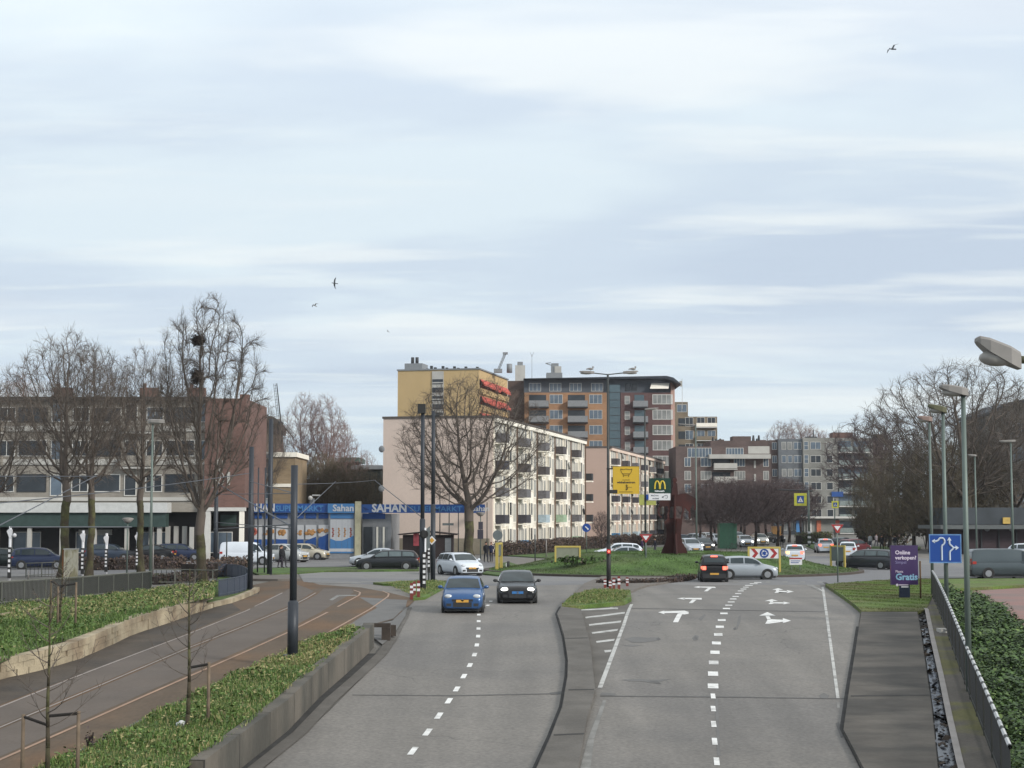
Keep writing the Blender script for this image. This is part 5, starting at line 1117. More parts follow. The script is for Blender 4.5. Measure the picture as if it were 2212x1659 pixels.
m_int = mat('seat_fabric', (.05, .05, .055), .9, var=.2)
def paint(n, c, metal=.25): return mat('paint_'+n, c, .28, metal=metal, var=.05, scale=.8, coat=.35, spec=.35)
GH = {  # roof line (s, z/H) from windscreen base to tail, belt line, nose heights
 'hatch': dict(body=[(0, .40, .80), (.02, .50, .90), (.07, .56, .965), (.22, .655, 1), (.30, .67, 1), (.60, .69, 1), (.86, .70, .985), (.96, .68, .94), (1, .58, .86)], roof=[(.23, .655), (.30, .80), (.385, .945), (.47, .985), (.60, 1.0), (.78, .98), (.88, .945), (.955, .78), (.985, .68)], side=(.30, .93)),
 'estate': dict(body=[(0, .38, .80), (.02, .48, .90), (.07, .55, .965), (.22, .64, 1), (.30, .66, 1), (.60, .68, 1), (.88, .69, .985), (.97, .66, .94), (1, .55, .88)], roof=[(.23, .64), (.30, .79), (.375, .94), (.46, .985), (.60, 1.0), (.80, .985), (.90, .96), (.955, .80), (.985, .67)], side=(.29, .94)),
 'sedan': dict(body=[(0, .38, .78), (.02, .47, .88), (.07, .54, .96), (.25, .64, 1), (.32, .66, 1), (.60, .69, 1), (.84, .71, .98), (.96, .68, .92), (1, .56, .84)], roof=[(.25, .64), (.33, .80), (.42, .95), (.50, .99), (.58, 1.0), (.68, .98), (.76, .90), (.85, .72)], side=(.32, .80)),
 'mini': dict(body=[(0, .40, .84), (.02, .50, .92), (.08, .57, .97), (.20, .65, 1), (.30, .66, 1), (.60, .66, 1), (.88, .66, .99), (.97, .62, .96), (1, .54, .92)], roof=[(.20, .65), (.28, .80), (.37, .945), (.46, .985), (.60, 1.0), (.82, .98), (.92, .945), (.965, .78), (.985, .65)], side=(.28, .93)),
 'van': dict(body=[(0, .34, .84), (.02, .44, .93), (.08, .50, .98), (.16, .56, 1), (.26, .58, 1), (.60, .58, 1), (.90, .58, 1), (.98, .56, .985), (1, .45, .97)], roof=[(.17, .56), (.22, .72), (.29, .92), (.36, .97), (.50, 1.0), (.80, 1.0), (.95, .98), (.985, .90), (.998, .56)], side=(.20, .36)),
}
def interp(tab, s, k=1):
    for a, b in zip(tab[:-1], tab[1:]):
        if s <= b[0]+1e-9: t = (s-a[0])/max(1e-9, b[0]-a[0]); return a[k]+(b[k]-a[k])*max(0, t)
    return tab[-1][k]
def car(label, cat, pos, head, kind, pm, L=4.2, Wd=1.75, H=1.47, lights='', plate='y', group=None, name='car', tint=None, ref=0.0):
    D = GH[kind]; rz = R(head)
    if ref: pos = pos-Matrix.Rotation(rz, 3, 'Z')@Vector((0, ref*L, 0))
    t = thing(name, label, cat, pos, rz, group)
    y = lambda s: -L/2+s*L; hw = Wd/2; zb0 = .19
    mb = MB(); mb.smooth = True; secs = []
    SS = sorted(set([b[0] for b in D['body']]+[.12, .17, .40, .50, .70, .80, .92]))
    for s in SS:
        zt = interp(D['body'], s)*H; wf = interp(D['body'], s, 2)*hw; zb = zb0+(.06 if s in (0, 1) else 0)
        h_ = zt-zb; pts = [(0, zb), (wf*.86, zb), (wf*.965, zb+h_*.16), (wf*.99, zb+h_*.42), (wf*1.0, zb+h_*.58), (wf*.975, zb+h_*.80), (wf*.92, zt-.035), (wf*.80, zt), (0, zt+.025)]
        full = [Vector((x, y(s), z)) for x, z in pts]+[Vector((-x, y(s), z)) for x, z in reversed(pts[1:-1])]; secs.append(full)
    n = len(secs[0])
    for q in secs: mb.v += q
    for i in range(len(secs)-1):
        for j in range(n): mb.f.append((i*n+j, (i+1)*n+j, (i+1)*n+(j+1) % n, i*n+(j+1) % n)); mb.mi.append(0); mb.sm.append(True)
    mb.f.append(tuple(range(n))); mb.mi.append(0); mb.sm.append(False); m_ = (len(secs)-1)*n; mb.f.append(tuple(range(m_+n-1, m_-1, -1))); mb.mi.append(0); mb.sm.append(False)
    # greenhouse
    wb = hw*.935; wr = hw*(.74 if kind != 'van' else .86)
    def gsec(s):
        z = interp(D['roof'], s)*H; zbelt = min(interp(D['body'], s)*H-.01, z-.001); tt = max(0, min(1, (z-zbelt)/(H-zbelt))); return z, zbelt, wb+(wr-wb)*tt
    RS = [r[0] for r in D['roof']]; base = len(mb.v); k = 0
    for s in RS:
        z, zb, w1 = gsec(s); q = [(wb, zb-.02), (w1+.015, z-.07 if z-.07 > zb else zb), (w1-.06, z-.015), (w1*.5, z+.008), (0, z+.012)]
        row = [Vector((x, y(s), zz)) for x, zz in q]+[Vector((-x, y(s), zz)) for x, zz in reversed(q[:-1])]; mb.v += row; k += 1
    n2 = 9
    for i in range(k-1):
        for j in range(n2-1): mb.f.append((base+i*n2+j, base+(i+1)*n2+j, base+(i+1)*n2+j+1, base+i*n2+j+1)); mb.mi.append(0); mb.sm.append(True)
    body = mb.build('body', pm, t)
    mb = MB(); mb.box(-hw*.86, hw*.86, y(.04), y(.96), .10, .30); mb.build('underbody_shadow_box', m_plast, t)  # dark box added under the body to deepen the contact shadow
    # glass
    def screen(s0, s1, nm, f0=.9, f1=.93):
        mb = MB(); mb.smooth = True; ss = [s0+(s1-s0)*i/3 for i in range(4)]
        for s in ss:
            z, zb, w1 = gsec(s); yy = y(s)
            for x in (-w1*f0, -w1*.5, 0, w1*.5, w1*f0): mb.v.append(Vector((x, yy+(-.012 if s1 < .6 else .012), z+.02-.012*abs(x/w1)*2)))
        for i in range(3):
            for j in range(4): mb.f.append((i*5+j, i*5+j+1, (i+1)*5+j+1, (i+1)*5+j)); mb.mi.append(0); mb.sm.append(True)
        return mb.build(nm, m_glass, t)
    r_ = D['roof']
    screen(r_[0][0]+.015, r_[2][0]-.004, 'windscreen')
    if kind != 'van' or 'R' in lights:
        if kind == 'sedan': screen(r_[-3][0]+.01, r_[-1][0]-.02, 'rear_window')
        else: screen(r_[-3][0]+.012, r_[-1][0]-.012, 'rear_window', .86)
    s0, s1 = D['side']; cuts = {'van': [(s0, s1)], 'mini': [(s0, .56), (.58, .80), (.82, s1-.02)], 'hatch': [(s0, .54), (.56, .77), (.79, s1-.02)], 'estate': [(s0, .51), (.53, .72), (.74, s1-.02)], 'sedan': [(s0, .54), (.56, s1)]}[kind]
    if kind == 'van' and 'W' in lights: cuts = [(s0, s1), (.38, .62)]
    for sg in (-1, 1):
        for a, b in cuts:
            mb = MB(); ss = [a+(b-a)*i/4 for i in range(5)]
            for s in ss:
                z, zb, w1 = gsec(s); ztop = max(zb+.06, z-.09); zl = zb+.03; fr = (ztop-zb)/max(.05, (z-.07-zb)); xt = wb+(w1+.015-wb)*min(1, fr)
                mb.v += [Vector((sg*(wb+.012), y(s), zl)), Vector((sg*(xt+.012), y(s), ztop))]
            for i in range(4): mb.f.append((2*i, 2*i+2, 2*i+3, 2*i+1)); mb.mi.append(0); mb.sm.append(False)
            mb.build('side_window', m_glass_l if 'L' in lights else m_glass, t)
        # mirrors
        mb = MB(); mb.ball((sg*(hw+.10), y(.30), interp(D['body'], .3)*H+.06), .10, 8, 6, sx=1.1, sy=.7, sz=.75); mb.tube((sg*(hw*.92), y(.30), interp(D['body'], .3)*H), (sg*(hw+.05), y(.30), interp(D['body'], .3)*H+.03), .03, .03, 5); mb.build('mirror', pm if kind != 'sedan' else m_plast, t)
    # wheels
    rw = .315 if kind != 'van' else .33
    for s in ((.175, .80) if kind != 'van' else (.18, .79)):
        for sg in (-1, 1):
            mb = MB(); mb.tube((sg*(hw-.20), y(s), rw), (sg*(hw+.004), y(s), rw), rw+.055, rw+.055, 20); mb.build('wheel_arch', m_plast, t)
            wh = MB(); wh.tube((sg*(hw-.19), y(s), rw), (sg*(hw+.012), y(s), rw), rw, rw*.97, 20); w_o = wh.build('wheel', m_tyre, t)
            mb = MB(); mb.tube((sg*(hw+.005), y(s), rw), (sg*(hw+.02), y(s), rw), rw*.66, rw*.60, 14); mb.build('rim', m_rim, w_o)
    # nose
    zf = lambda s: interp(D['body'], s)*H; wf0 = interp(D['body'], .0, 2)*hw
    mb = MB(); mb.box(-wf0*.62, wf0*.62, y(0)-.012, y(.01), zf(0)*.84, zf(0)*1.0); mb.build('grille', m_plast, t)
    mb = MB(); mb.box(-wf0*.55, wf0*.55, y(0)-.016, y(.01), .27, .27+.14*H); mb.box(-wf0*.95, -wf0*.66, y(0)-.01, y(.012), .30, .42); mb.box(wf0*.66, wf0*.95, y(0)-.01, y(.012), .30, .42); mb.build('air_intake', m_plast, t)
    mb = MB(); mb.box(-.26, .26, y(0)-.03, y(0)-.017, .27+.13*H, .27+.13*H+.11); mb.build('number_plate', m_plate if plate == 'y' else m_bplate, t)
    mb = MB(); mb.tube((0, y(0)-.03, zf(0)*.93), (0, y(0)-.013, zf(0)*.93), .055, .055, 10); mb.build('badge', m_rim, t)
    for sg in (-1, 1):
        mb = MB(); mb.smooth = True; c = Vector((sg*wf0*.84, y(.022), zf(.02)*.955)); mb.ball(c, .15, 10, 7, sx=1.12, sy=.62, sz=.62); mb.build('headlight', m_hl_on if 'H' in lights else m_hl, t)
    # tail
    w1 = interp(D['body'], 1.0, 2)*hw; zt = zf(.985)
    mb = MB(); mb.box(-w1*.9, w1*.9, y(1), y(1)+.03, .24, .24+.17*H); mb.build('rear_bumper', m_plast if kind in ('mini', 'van') else pm, t)
    mb = MB(); mb.box(-.26, .26, y(1)+.005 if kind != 'mini' else y(1)+.031, y(1)+.045, .56 if kind != 'mini' else .45, .67 if kind != 'mini' else .56); mb.build('number_plate', m_plate, t)
    on = m_red_on if 'B' in lights else m_red_l
    for sg in (-1, 1):
        mb = MB(); zc = zt*.97 if kind != 'van' else H*.56; mb.box(sg*w1*.78-.11, sg*w1*.78+.11, y(.985), y(1)+.02, zc-.17, zc+(.05 if kind != 'van' else .2)); mb.box(sg*(w1*.98)-.03, sg*(w1*.98)+.03, y(.94), y(.99), zc-.13, zc+.04)
        mb.build('tail_light', m_amb if ('I' in lights and sg > 0) else on, t)
    if 'B' in lights: mb = MB(); z = interp(r_, r_[-3][0])*H; mb.box(-.2, .2, y(r_[-3][0])+.03, y(r_[-3][0])+.10, z-.02, z+.05); mb.build('brake_light', m_red_on, t)
    if 'K' in lights: mb = MB(); mb.tube((-hw*.7, y(.5), H+.05), (-hw*.7, y(.86), H+.04), .02, .02, 5); mb.tube((hw*.7, y(.5), H+.05), (hw*.7, y(.86), H+.04), .02, .02, 5); mb.build('roof_rail', m_plast, t)
    return t
g = 'cars driving on the roads around the roundabout'; gpk = 'cars parked along the left service road'; gf = 'cars on the road beyond the roundabout'
car('blue hatchback driving towards the camera in the left lane with yellow plate', 'car', G(999, 1325), 0, 'hatch', paint('blue', C(56, 98, 152)), 4.2, 1.76, 1.48, '', 'y', g, ref=-.46)
car('black taxi saloon with lit headlights and blue number plate', 'taxi', G(1118, 1304), 1, 'sedan', paint('black', (.009, .009, .011), .1), 4.7, 1.82, 1.45, 'H', 'b', g, name='taxi', ref=-.46)
car('white estate car turning towards the camera behind the blue hatchback', 'car', G(993, 1242), 24, 'estate', paint('white', C(226, 234, 244, .8), 0), 4.47, 1.84, 1.5, 'K', 'y', g)
car('dark grey estate car seen from its left side entering the roundabout', 'car', G(838, 1231.5), -90, 'estate', paint('charcoal', C(44, 47, 52)), 4.6, 1.8, 1.47, 'L', 'y', g)
car('pale silver car behind the dark grey estate at the left', 'car', G(818, 1223), -90, 'sedan', paint('silver', C(196, 204, 214)), 4.5, 1.75, 1.42, '', 'y', g)
car('black small hatchback with red brake lights waiting at the roundabout', 'car', G(1543, 1257.5), 176, 'mini', paint('black', (.009, .009, .011)), 3.9, 1.70, 1.62, 'B', 'y', g, ref=.42)
car('silver three-door hatchback crossing behind the black one', 'car', G(1611, 1251), 90, 'hatch', paint('lightsilver', C(186, 194, 202)), 3.85, 1.66, 1.45, '', 'y', g)
car('dark grey estate leaving the roundabout on the right, rear turned to us', 'car', G(1876, 1229), -128, 'estate', paint('grey', C(66, 70, 76)), 4.7, 1.8, 1.47, 'L', 'y', g)
car('white hatchback with brake lights and orange indicator behind the mound', 'car', G(1716, 1214), 172, 'hatch', paint('white', C(226, 234, 244, .8), 0), 4.0, 1.72, 1.5, 'BI', 'y', g)
car('silver hatchback braking on the exit road beyond the chevron board', 'car', G(1780, 1194), 176, 'hatch', paint('silver', C(196, 204, 214)), 4.1, 1.76, 1.5, 'B', 'y', gf)
car('white car with dark rear window behind the yellow-framed board', 'car', G(1832, 1204), 168, 'hatch', paint('white', C(226, 234, 244, .8), 0), 4.0, 1.7, 1.48, '', 'y', gf)
car('small red and silver car just beyond the white car on the right exit', 'car', G(1846, 1195), 130, 'mini', paint('wine', C(120, 60, 66)), 3.8, 1.65, 1.5, '', 'y', gf)
car('grey panel van driving right behind the red cycle path', 'van', G(2176, 1249), 90, 'van', paint('vangrey', C(84, 95, 100)), 5.0, 1.86, 1.88, 'R', 'y', g, name='van')
car('white car partly hidden behind the grey van at the right edge', 'car', G(2232, 1212), 60, 'hatch', paint('white', C(226, 234, 244, .8), 0), 4.2, 1.75, 1.55, '', 'y', gpk)
car('white delivery van parked in front of the blue supermarket posters', 'van', G(534, 1220), 90, 'van', paint('white', C(226, 234, 244, .8), 0), 4.25, 1.8, 1.85, '', 'y', gpk, name='van')
car('white and grey hatchback with open view between the dark tram poles', 'car', G(617, 1214), 62, 'hatch', paint('offwhite', C(206, 208, 206)), 4.0, 1.7, 1.55, '', 'y', gpk)
car('cream hatchback parked before the last blue poster', 'car', G(662, 1209), 78, 'hatch', paint('cream', C(214, 206, 186)), 4.0, 1.7, 1.45, '', 'y', gpk)
car('dark blue car parked behind the white panel tree on the left', 'car', G(85, 1229), 100, 'mini', paint('darkblue', C(48, 60, 92)), 4.1, 1.75, 1.6, '', 'y', gpk)
car('dark slate car parked between two striped posts', 'car', G(238, 1212), 90, 'hatch', paint('slate', C(62, 74, 92)), 4.2, 1.75, 1.5, '', 'y', gpk)
car('black car parked in front of the shop windows near the big tree', 'car', G(322, 1212), -90, 'sedan', paint('black', (.009, .009, .011)), 4.5, 1.75, 1.45, '', 'y', gpk)
car('dark car with white bumper at the far left edge', 'car', G(8, 1226), 90, 'hatch', paint('darkgreen', C(40, 52, 52)), 4.2, 1.75, 1.5, '', 'y', gpk)
car('dark blue car parked below the last shop blinds', 'car', G(388, 1211), 90, 'estate', paint('darkblue', C(48, 60, 92)), 4.4, 1.75, 1.5, '', 'y', gpk)
car('white car roof showing over the mound left of the yield sign', 'car', G(1336, 1209), -84, 'hatch', paint('white', C(226, 234, 244, .8), 0), 4.2, 1.75, 1.5, '', 'y', gf)
car('pale green-white car roof showing over the mound in front of the white one', 'car', G(1361, 1217), 92, 'sedan', paint('silver', C(196, 204, 214)), 4.4, 1.75, 1.42, '', 'y', gf)
car('light silver estate facing us between the statue and the grey pole', 'car', G(1490, 1196), 10, 'estate', paint('silver', C(196, 204, 214)), 4.6, 1.8, 1.6, '', 'y', gf)
car('dark car with one bright headlamp right of the grey pole', 'car', G(1519, 1191), 8, 'hatch', paint('charcoal', C(44, 47, 52)), 4.2, 1.75, 1.5, 'H', 'y', gf)
car('white car with cold headlights below the street trees', 'car', G(1608, 1182), 4, 'hatch', paint('white', C(226, 234, 244, .8), 0), 4.2, 1.75, 1.5, 'H', 'y', gf)
car('white car with warm headlights behind the chevron board', 'car', G(1641, 1178), 4, 'hatch', paint('offwhite', C(206, 208, 206)), 4.2, 1.75, 1.55, 'H', 'y', gf)
for i, (u, v, h_, k, pn, lb) in enumerate(((1476, 1180, 80, 'hatch', paint('slate', C(62, 74, 92)), 'slate car parked behind the statue base'), (1505, 1176, 60, 'sedan', paint('lightsilver', C(186, 194, 202)), 'light silver car parked left of the green container'), (1530, 1173, 20, 'estate', paint('offwhite', C(206, 208, 206)), 'off-white car parked between street trees left of the container'), (1549, 1178, 15, 'mini', paint('white', C(226, 234, 244, .8), 0), 'small white car just left of the green container'),
        (1672, 1172, 20, 'sedan', paint('charcoal', C(44, 47, 52)), 'dark car parked by the orange box'), (1592, 1171, 10, 'hatch', paint('lightsilver', C(186, 194, 202)), 'silver car parked behind the street trees'), (1820, 1190, 150, 'hatch', paint('darkgreen', C(40, 52, 52)), 'dark car beyond the braking silver hatchback'))):
    car(lb, 'car', G(u, v), h_, k, pn, 4.2, 1.75, 1.5, '', 'y', gf)
# containers and boxes
def box_thing(name, label, cat, u, v, w_, d_, h_, m, lid=None):
    t = thing(name, label, cat, G(u, v)); mb = MB(); mb.box(-w_/2, w_/2, -d_/2, d_/2, .08, h_); mb.build('body', m, t); mb = MB(); mb.box(-w_/2-.05, w_/2+.05, -d_/2-.05, d_/2+.05, h_+.002, h_+.12); mb.build('lid', lid or m, t)
    mb = MB()
    for k in range(4): mb.box(-w_/2+w_*(.12+.22*k), -w_/2+w_*(.16+.22*k), -d_/2-.03, -d_/2-.002, .15, h_-.1)
    mb.build('ribs', m, t); return t
box_thing('container', 'green site container between the street trees', 'container', 1571, 1186, 2.0, 2.2, 2.9, mat('container_green', C(60, 108, 84), .6, var=.1))
box_thing('container', 'small orange box behind the street trees', 'container', 1677, 1172, 1.2, 1.5, 2.2, mat('container_orange', C(176, 132, 74), .6, var=.1))
# ================================================================ poles, lamps, signs, fences
m_pole = mat('pole_blue_grey', C(62, 67, 75), .5, metal=.2, var=.1, scale=1); m_polel = mat('pole_galvanised', C(116, 130, 124), .5, metal=.3, var=.1, scale=1); m_polek = mat('pole_dark', C(74, 78, 78), .6, metal=.2, var=.1)
m_lampw = mat('lamp_housing', C(150, 146, 142), .5, var=.08, scale=3); m_lampd = mat('lamp_underside', C(168, 164, 158), .3, var=.2, scale=3); m_olive = mat('lamp_housing_old', C(104, 104, 78), .7, var=.2, scale=4)
m_yellow = mat('sign_yellow', C(206, 184, 92), .5, var=.04); m_black = mat('sign_black', (.02, .02, .02), .6, var=0); m_signw = mat('sign_white', C(232, 232, 236, .8), .5, var=.03); m_signr = mat('sign_red', C(176, 50, 52), .5, var=.05)
m_signb = mat('sign_blue', C(14, 74, 160), .45, var=.04, scale=1); m_galv = mat('sign_back_grey', C(118, 126, 128), .5, metal=.3, var=.1)
def pole_thing(name, label, cat, u, base, top, r0, r1=None, m=None, group=None, n=12, h=0.0, step=None):
    p = G(u, base, h); H = at(u, top, p.y).z-p.z; t = thing(name, label, cat, p, 0, group); mb = MB()
    if step: mb.tube((0, 0, 0), (0, 0, H*step), r0, r0, n); mb.tube((0, 0, H*step), (0, 0, H*step+.06), r0, r1, n, False); mb.tube((0, 0, H*step+.06), (0, 0, H), r1, r1*.95, n)
    else: mb.tube((0, 0, 0), (0, 0, H), r0, r1 or r0*.8, n)
    mb.build('pole', m or m_pole, t); t['H'] = H; del t['H']; return t, H, p
def part(t, name, m, fn): mb = MB(); fn(mb); return mb.build(name, m, t)
gt = 'dark tram wire poles'
T1, H1_, P1 = pole_thing('tram_pole', 'dark tram pole left of the brick gable, beside the big tree', 'pole', 465, 1238, 1046, .16, .13, m_pole, gt)
T2, H2_, P2 = pole_thing('tram_pole', 'thick dark tram pole at the right end of the blue curved fence', 'pole', 540, 1275, 965, .15, .12, m_pole, gt)
T3, H3_, P3 = pole_thing('tram_pole', 'tall dark tram pole in front of the white-edged tan flats', 'pole', 582, 1243, 905, .18, .14, m_pole, gt)
T4, H4_, P4 = pole_thing('tram_pole', 'nearest thick dark tram pole standing in the wall bank', 'pole', 632, 1420, 1005, .17, .115, m_pole, gt, h=.3, step=.285)
T5, H5_, P5 = pole_thing('tram_pole', 'left one of the two tall dark poles, with box on top and black traffic light', 'pole', 912, 1277, 893, .15, .11, m_pole, gt, step=.4)
T6, H6_, P6 = pole_thing('tram_pole', 'right one of the two tall dark poles, carrying the priority diamond', 'pole', 935, 1258.5, 888, .15, .12, m_pole, gt, step=.45)
part(T4, 'base_flange', m_pole, lambda b: b.tube((0, 0, 0), (0, 0, .09), .30, .30, 14)); part(T5, 'top_box', m_black, lambda b: b.box(-.28, .14, -.2, .2, H5_, H5_+.5)); part(T6, 'top_bracket', m_black, lambda b: b.box(-.5, .35, -.06, .06, H6_-.35, H6_-.25))
for u in (556, 571): pole_thing('thin_pole', ('thin dark grey pole between the two thick tram poles' if u == 556 else 'thin grey pole just right of the second tram pole'), 'pole', u, 1240, 1010, .05, .05, m_pole)
# traffic lights with black and white posts
def stripes(t, dx, z0, z1, w_, n):
    mb = MB(); mb.box(dx-w_*.5, dx+w_*.5, -.1, .02, z0-.3, z1+.05); mb.build('striped_post', m_black, t); hh = (z1-z0)/n
    mb = MB()
    for k in range(n): mb.box(dx-w_*.34, dx+w_*.34, -.13, -.101, z0+k*hh+hh*.2, z0+k*hh+hh*.75)
    mb.build('white_bands', m_signw, t)
s = px_m(P5.y); zz = lambda v, P: at(CX, v, P.y).z-P.z
t = thing('traffic_light', 'round black traffic light on a black and white banded post against the left tall pole', 'traffic light', P5+Vector((.12, -.3, 0)))
stripes(t, 0.0, .35, zz(1194, P5), .2, 6); part(t, 'backboard', m_black, lambda b: b.tube((-.02, -.06, zz(1154, P5)), (-.02, 0, zz(1154, P5)), .23, .23, 18)); part(t, 'mast', m_signw, lambda b: b.tube((.05, -.0, 0), (.05, 0, zz(1140, P5)), .05, .05, 8)); part(t, 'visor', m_black, lambda b: b.box(-.12, .08, -.2, -.061, zz(1160, P5), zz(1147, P5)))
part(t, 'white_board', m_galv, lambda b: b.poly([(.06, .03, zz(1190, P5)), (.3, .03, zz(1182, P5)), (.3, .03, zz(1136, P5)), (.06, .03, zz(1144, P5))], (0, .02, 0)))
t = thing('traffic_light', 'second black and white banded signal post below the priority diamond', 'traffic light', P6+Vector((-.28, -.25, 0)))
stripes(t, 0.05, .9, zz(1181, P6), .17, 5); part(t, 'backboard', m_black, lambda b: b.box(-.05, .15, -.08, 0, zz(1181, P6)+.05, zz(1160, P6))); part(t, 'mast', m_galv, lambda b: b.tube((.05, .05, 0), (.05, .05, zz(1160, P6)), .05, .05, 8))
t = thing('priority_sign', 'yellow and white diamond priority sign on the right tall dark pole', 'road sign', P6+Vector((-.05, -.42, 0)))
zc = zz(1167, P6); part(t, 'plate', m_signw, lambda b: b.poly([(-.26, 0, zc), (0, 0, zc-.27), (.26, 0, zc), (0, 0, zc+.27)], (0, -.03, 0))); part(t, 'yellow_field', mat('amber_plate', C(214, 160, 50), .5, var=0), lambda b: b.poly([(-.16, -.031, zc), (0, -.031, zc-.17), (.16, -.031, zc), (0, -.031, zc+.17)], (0, -.012, 0))); part(t, 'bracket', m_galv, lambda b: b.box(-.04, .04, .0, .3, zc-.05, zc+.05))
gs_ = 'black and white banded signal posts on the left'
for i, (u, b_, tp, lb) in enumerate(((20, 1254, 1137, 'banded signal post nearest the left edge'), (178, 1245, 1146, 'banded signal post between the two straight tree trunks'), (229, 1240, 1152, 'shorter banded signal post in front of the slate car'), (296, 1236, 1149, 'banded signal post directly left of the slim tree'))):
    p = G(u, b_); t = thing('signal_post', lb, 'traffic light', p, 0, gs_); H = at(u, tp, p.y).z-p.z
    stripes(t, 0, .45, H*.6, .2, 5); part(t, 'upper_post', m_signw, lambda b: b.tube((0, 0, 0), (0, 0, H), .09, .09, 8)); part(t, 'signal_head', m_signw, lambda b: b.poly([(-.2, -.1, H-.3), (-.02, -.1, H-.75), (.08, -.1, H-.75), (.12, -.1, H-.2), (-.1, -.1, H-.18)], (0, .2, 0)))
    if i == 0: part(t, 'side_head', m_signw, lambda b: b.ball((.28, -.05, H-.55), .13, 8, 6)); 
# lamps
def lamp_head(t, x0, x1, z, dz, th=.16, w_=.34, m=None, nm='lamp_head', y0=0):
    L_ = x1-x0; w = w_/2; mb = MB(); X_ = lambda f: x0+L_*f; Zc = lambda f: z+dz*f
    prof = [(0, -.42, .42, .62), (.25, -.40, .50, 1.0), (.72, -.22, .50, 1.0), (.93, .0, .42, .72), (1.0, .10, .26, .42)]
    for f, zl, zh, k in prof:
        for y, zz_ in ((-w*k, zl), (-w*k, zh-.14), (-w*k*.72, zh), (w*k*.72, zh), (w*k, zh-.14), (w*k, zl)): mb.v.append(Vector((X_(f), y0+y, Zc(f)+zz_*th)))
    for i in range(4):
        for j in range(6): mb.f.append((i*6+j, i*6+(j+1) % 6, (i+1)*6+(j+1) % 6, (i+1)*6+j)); mb.mi.append(0); mb.sm.append(False)
    for f in ((5, 4, 3, 2, 1, 0), tuple(24+q for q in range(6))): mb.f.append(f); mb.mi.append(0); mb.sm.append(False)
    o = mb.build(nm, m or m_lampw, t); mb = MB(); mb.ball((X_(.52), y0, Zc(.52)-th*.30), abs(L_)*.42, 14, 8, sy=w*.85/(abs(L_)*.42), sz=th*.42/(abs(L_)*.42)); mb.build('diffuser', m_lampd, o); return o
gl_ = 'street lamps in a row along the right-hand fence'
def right_lamp(lb, u, base, top, headw, m, mh, tilt=.18, R0=.09):
    t, H, p = pole_thing('street_lamp', lb, 'street lamp', u, base, top, R0, R0*.72, m, gl_); lamp_head(t, .12, -headw, H-.02, headw*tilt, .26, .42, mh); part(t, 'bracket', m_black, lambda b: b.box(-.12, .14, -.06, .06, H-.14, H+.02)); return t, H, p
right_lamp('nearest full street lamp at right, pole rising behind the banded fence', 2094, 1504, 846, .68, m_polel, m_lampw)
right_lamp('street lamp behind the blue lane sign, olive coloured head', 2046, 1352, 885, .58, m_polel, m_olive, .22)
right_lamp('street lamp farther back, pole at the left edge of the blue lane sign', 2015, 1292, 905, .60, m_polel, mat('lamp_brown', C(150, 128, 120), .6, var=.1), .1, .08)
p = G(2290, 1720); Hn = at(2290, 770, p.y).z-p.z; t = thing('street_lamp', 'closest street lamp, only its large grey head reaching into the picture at upper right', 'street lamp', p, 0, gl_); part(t, 'pole', m_polel, lambda b: b.tube((0, 0, 0), (0, 0, Hn+.1), .1, .07, 12))
s = px_m(p.y); lamp_head(t, -(2290-2225)/s, -(2290-2131)/s, Hn-.10, .38, .44, .5, m_lampw); part(t, 'arm', m_olive, lambda b: b.tube((0, 0, Hn-.12), (-(2290-2215)/s, 0, Hn-.06), .07, .09, 8))
# twin lamp
t, H, p = pole_thing('street_lamp', 'tall twin-armed street lamp left of the yellow information sign', 'street lamp', 1315, 1272, 808, .1, .06, m_polek); s = px_m(p.y)
part(t, 'arm', m_polek, lambda b: (b.tube((0, 0, H-.03), (-.85, 0, H+.06), .03, .03, 6), b.tube((0, 0, H-.03), (.85, 0, H+.06), .03, .03, 6)))
lamp_head(t, -.75, -1.58, H+.08, .02, .16, .34, m_lampw); lamp_head(t, .85, 1.68, H+.08, .04, .16, .34, m_lampw); part(t, 'base_sleeve', m_black, lambda b: b.tube((0, 0, 0), (0, 0, (1272-1175)/s), .125, .12, 12))
g_gull = []
for dx, lb in ((-.95, 'gull perched on the left arm of the twin lamp'), (1.4, 'gull perched on the right arm of the twin lamp')):
    mb = MB(); mb.smooth = True; mb.ball((0, 0, .12), .12, 8, 6, sx=1.4, sy=.6, sz=.55); mb.ball((.13, 0, .22), .05, 6, 5); mb.tube((.16, 0, .22), (.22, 0, .21), .015, .005, 4); mb.tube((-.1, 0, .12), (-.26, 0, .1), .05, .02, 5); mb.tube((0, .02, .07), (0, .02, 0), .01, .01, 3)
    tag(mb.build('bird', m_lampw, None, p+Vector((dx, 0, H+.17))), lb, 'bird')
o = thing('warning_lamp', 'small red lit lamp box on the twin lamp post', 'lamp', p+Vector((0, -.14, 0))); zc = zz(1191, p)
part(o, 'housing', m_signr, lambda b: b.box(-.11, .11, -.12, .0, zc-.13, zc+.13)); part(o, 'light', m_red_on, lambda b: b.tube((0, -.14, zc), (0, -.121, zc), .06, .06, 10))
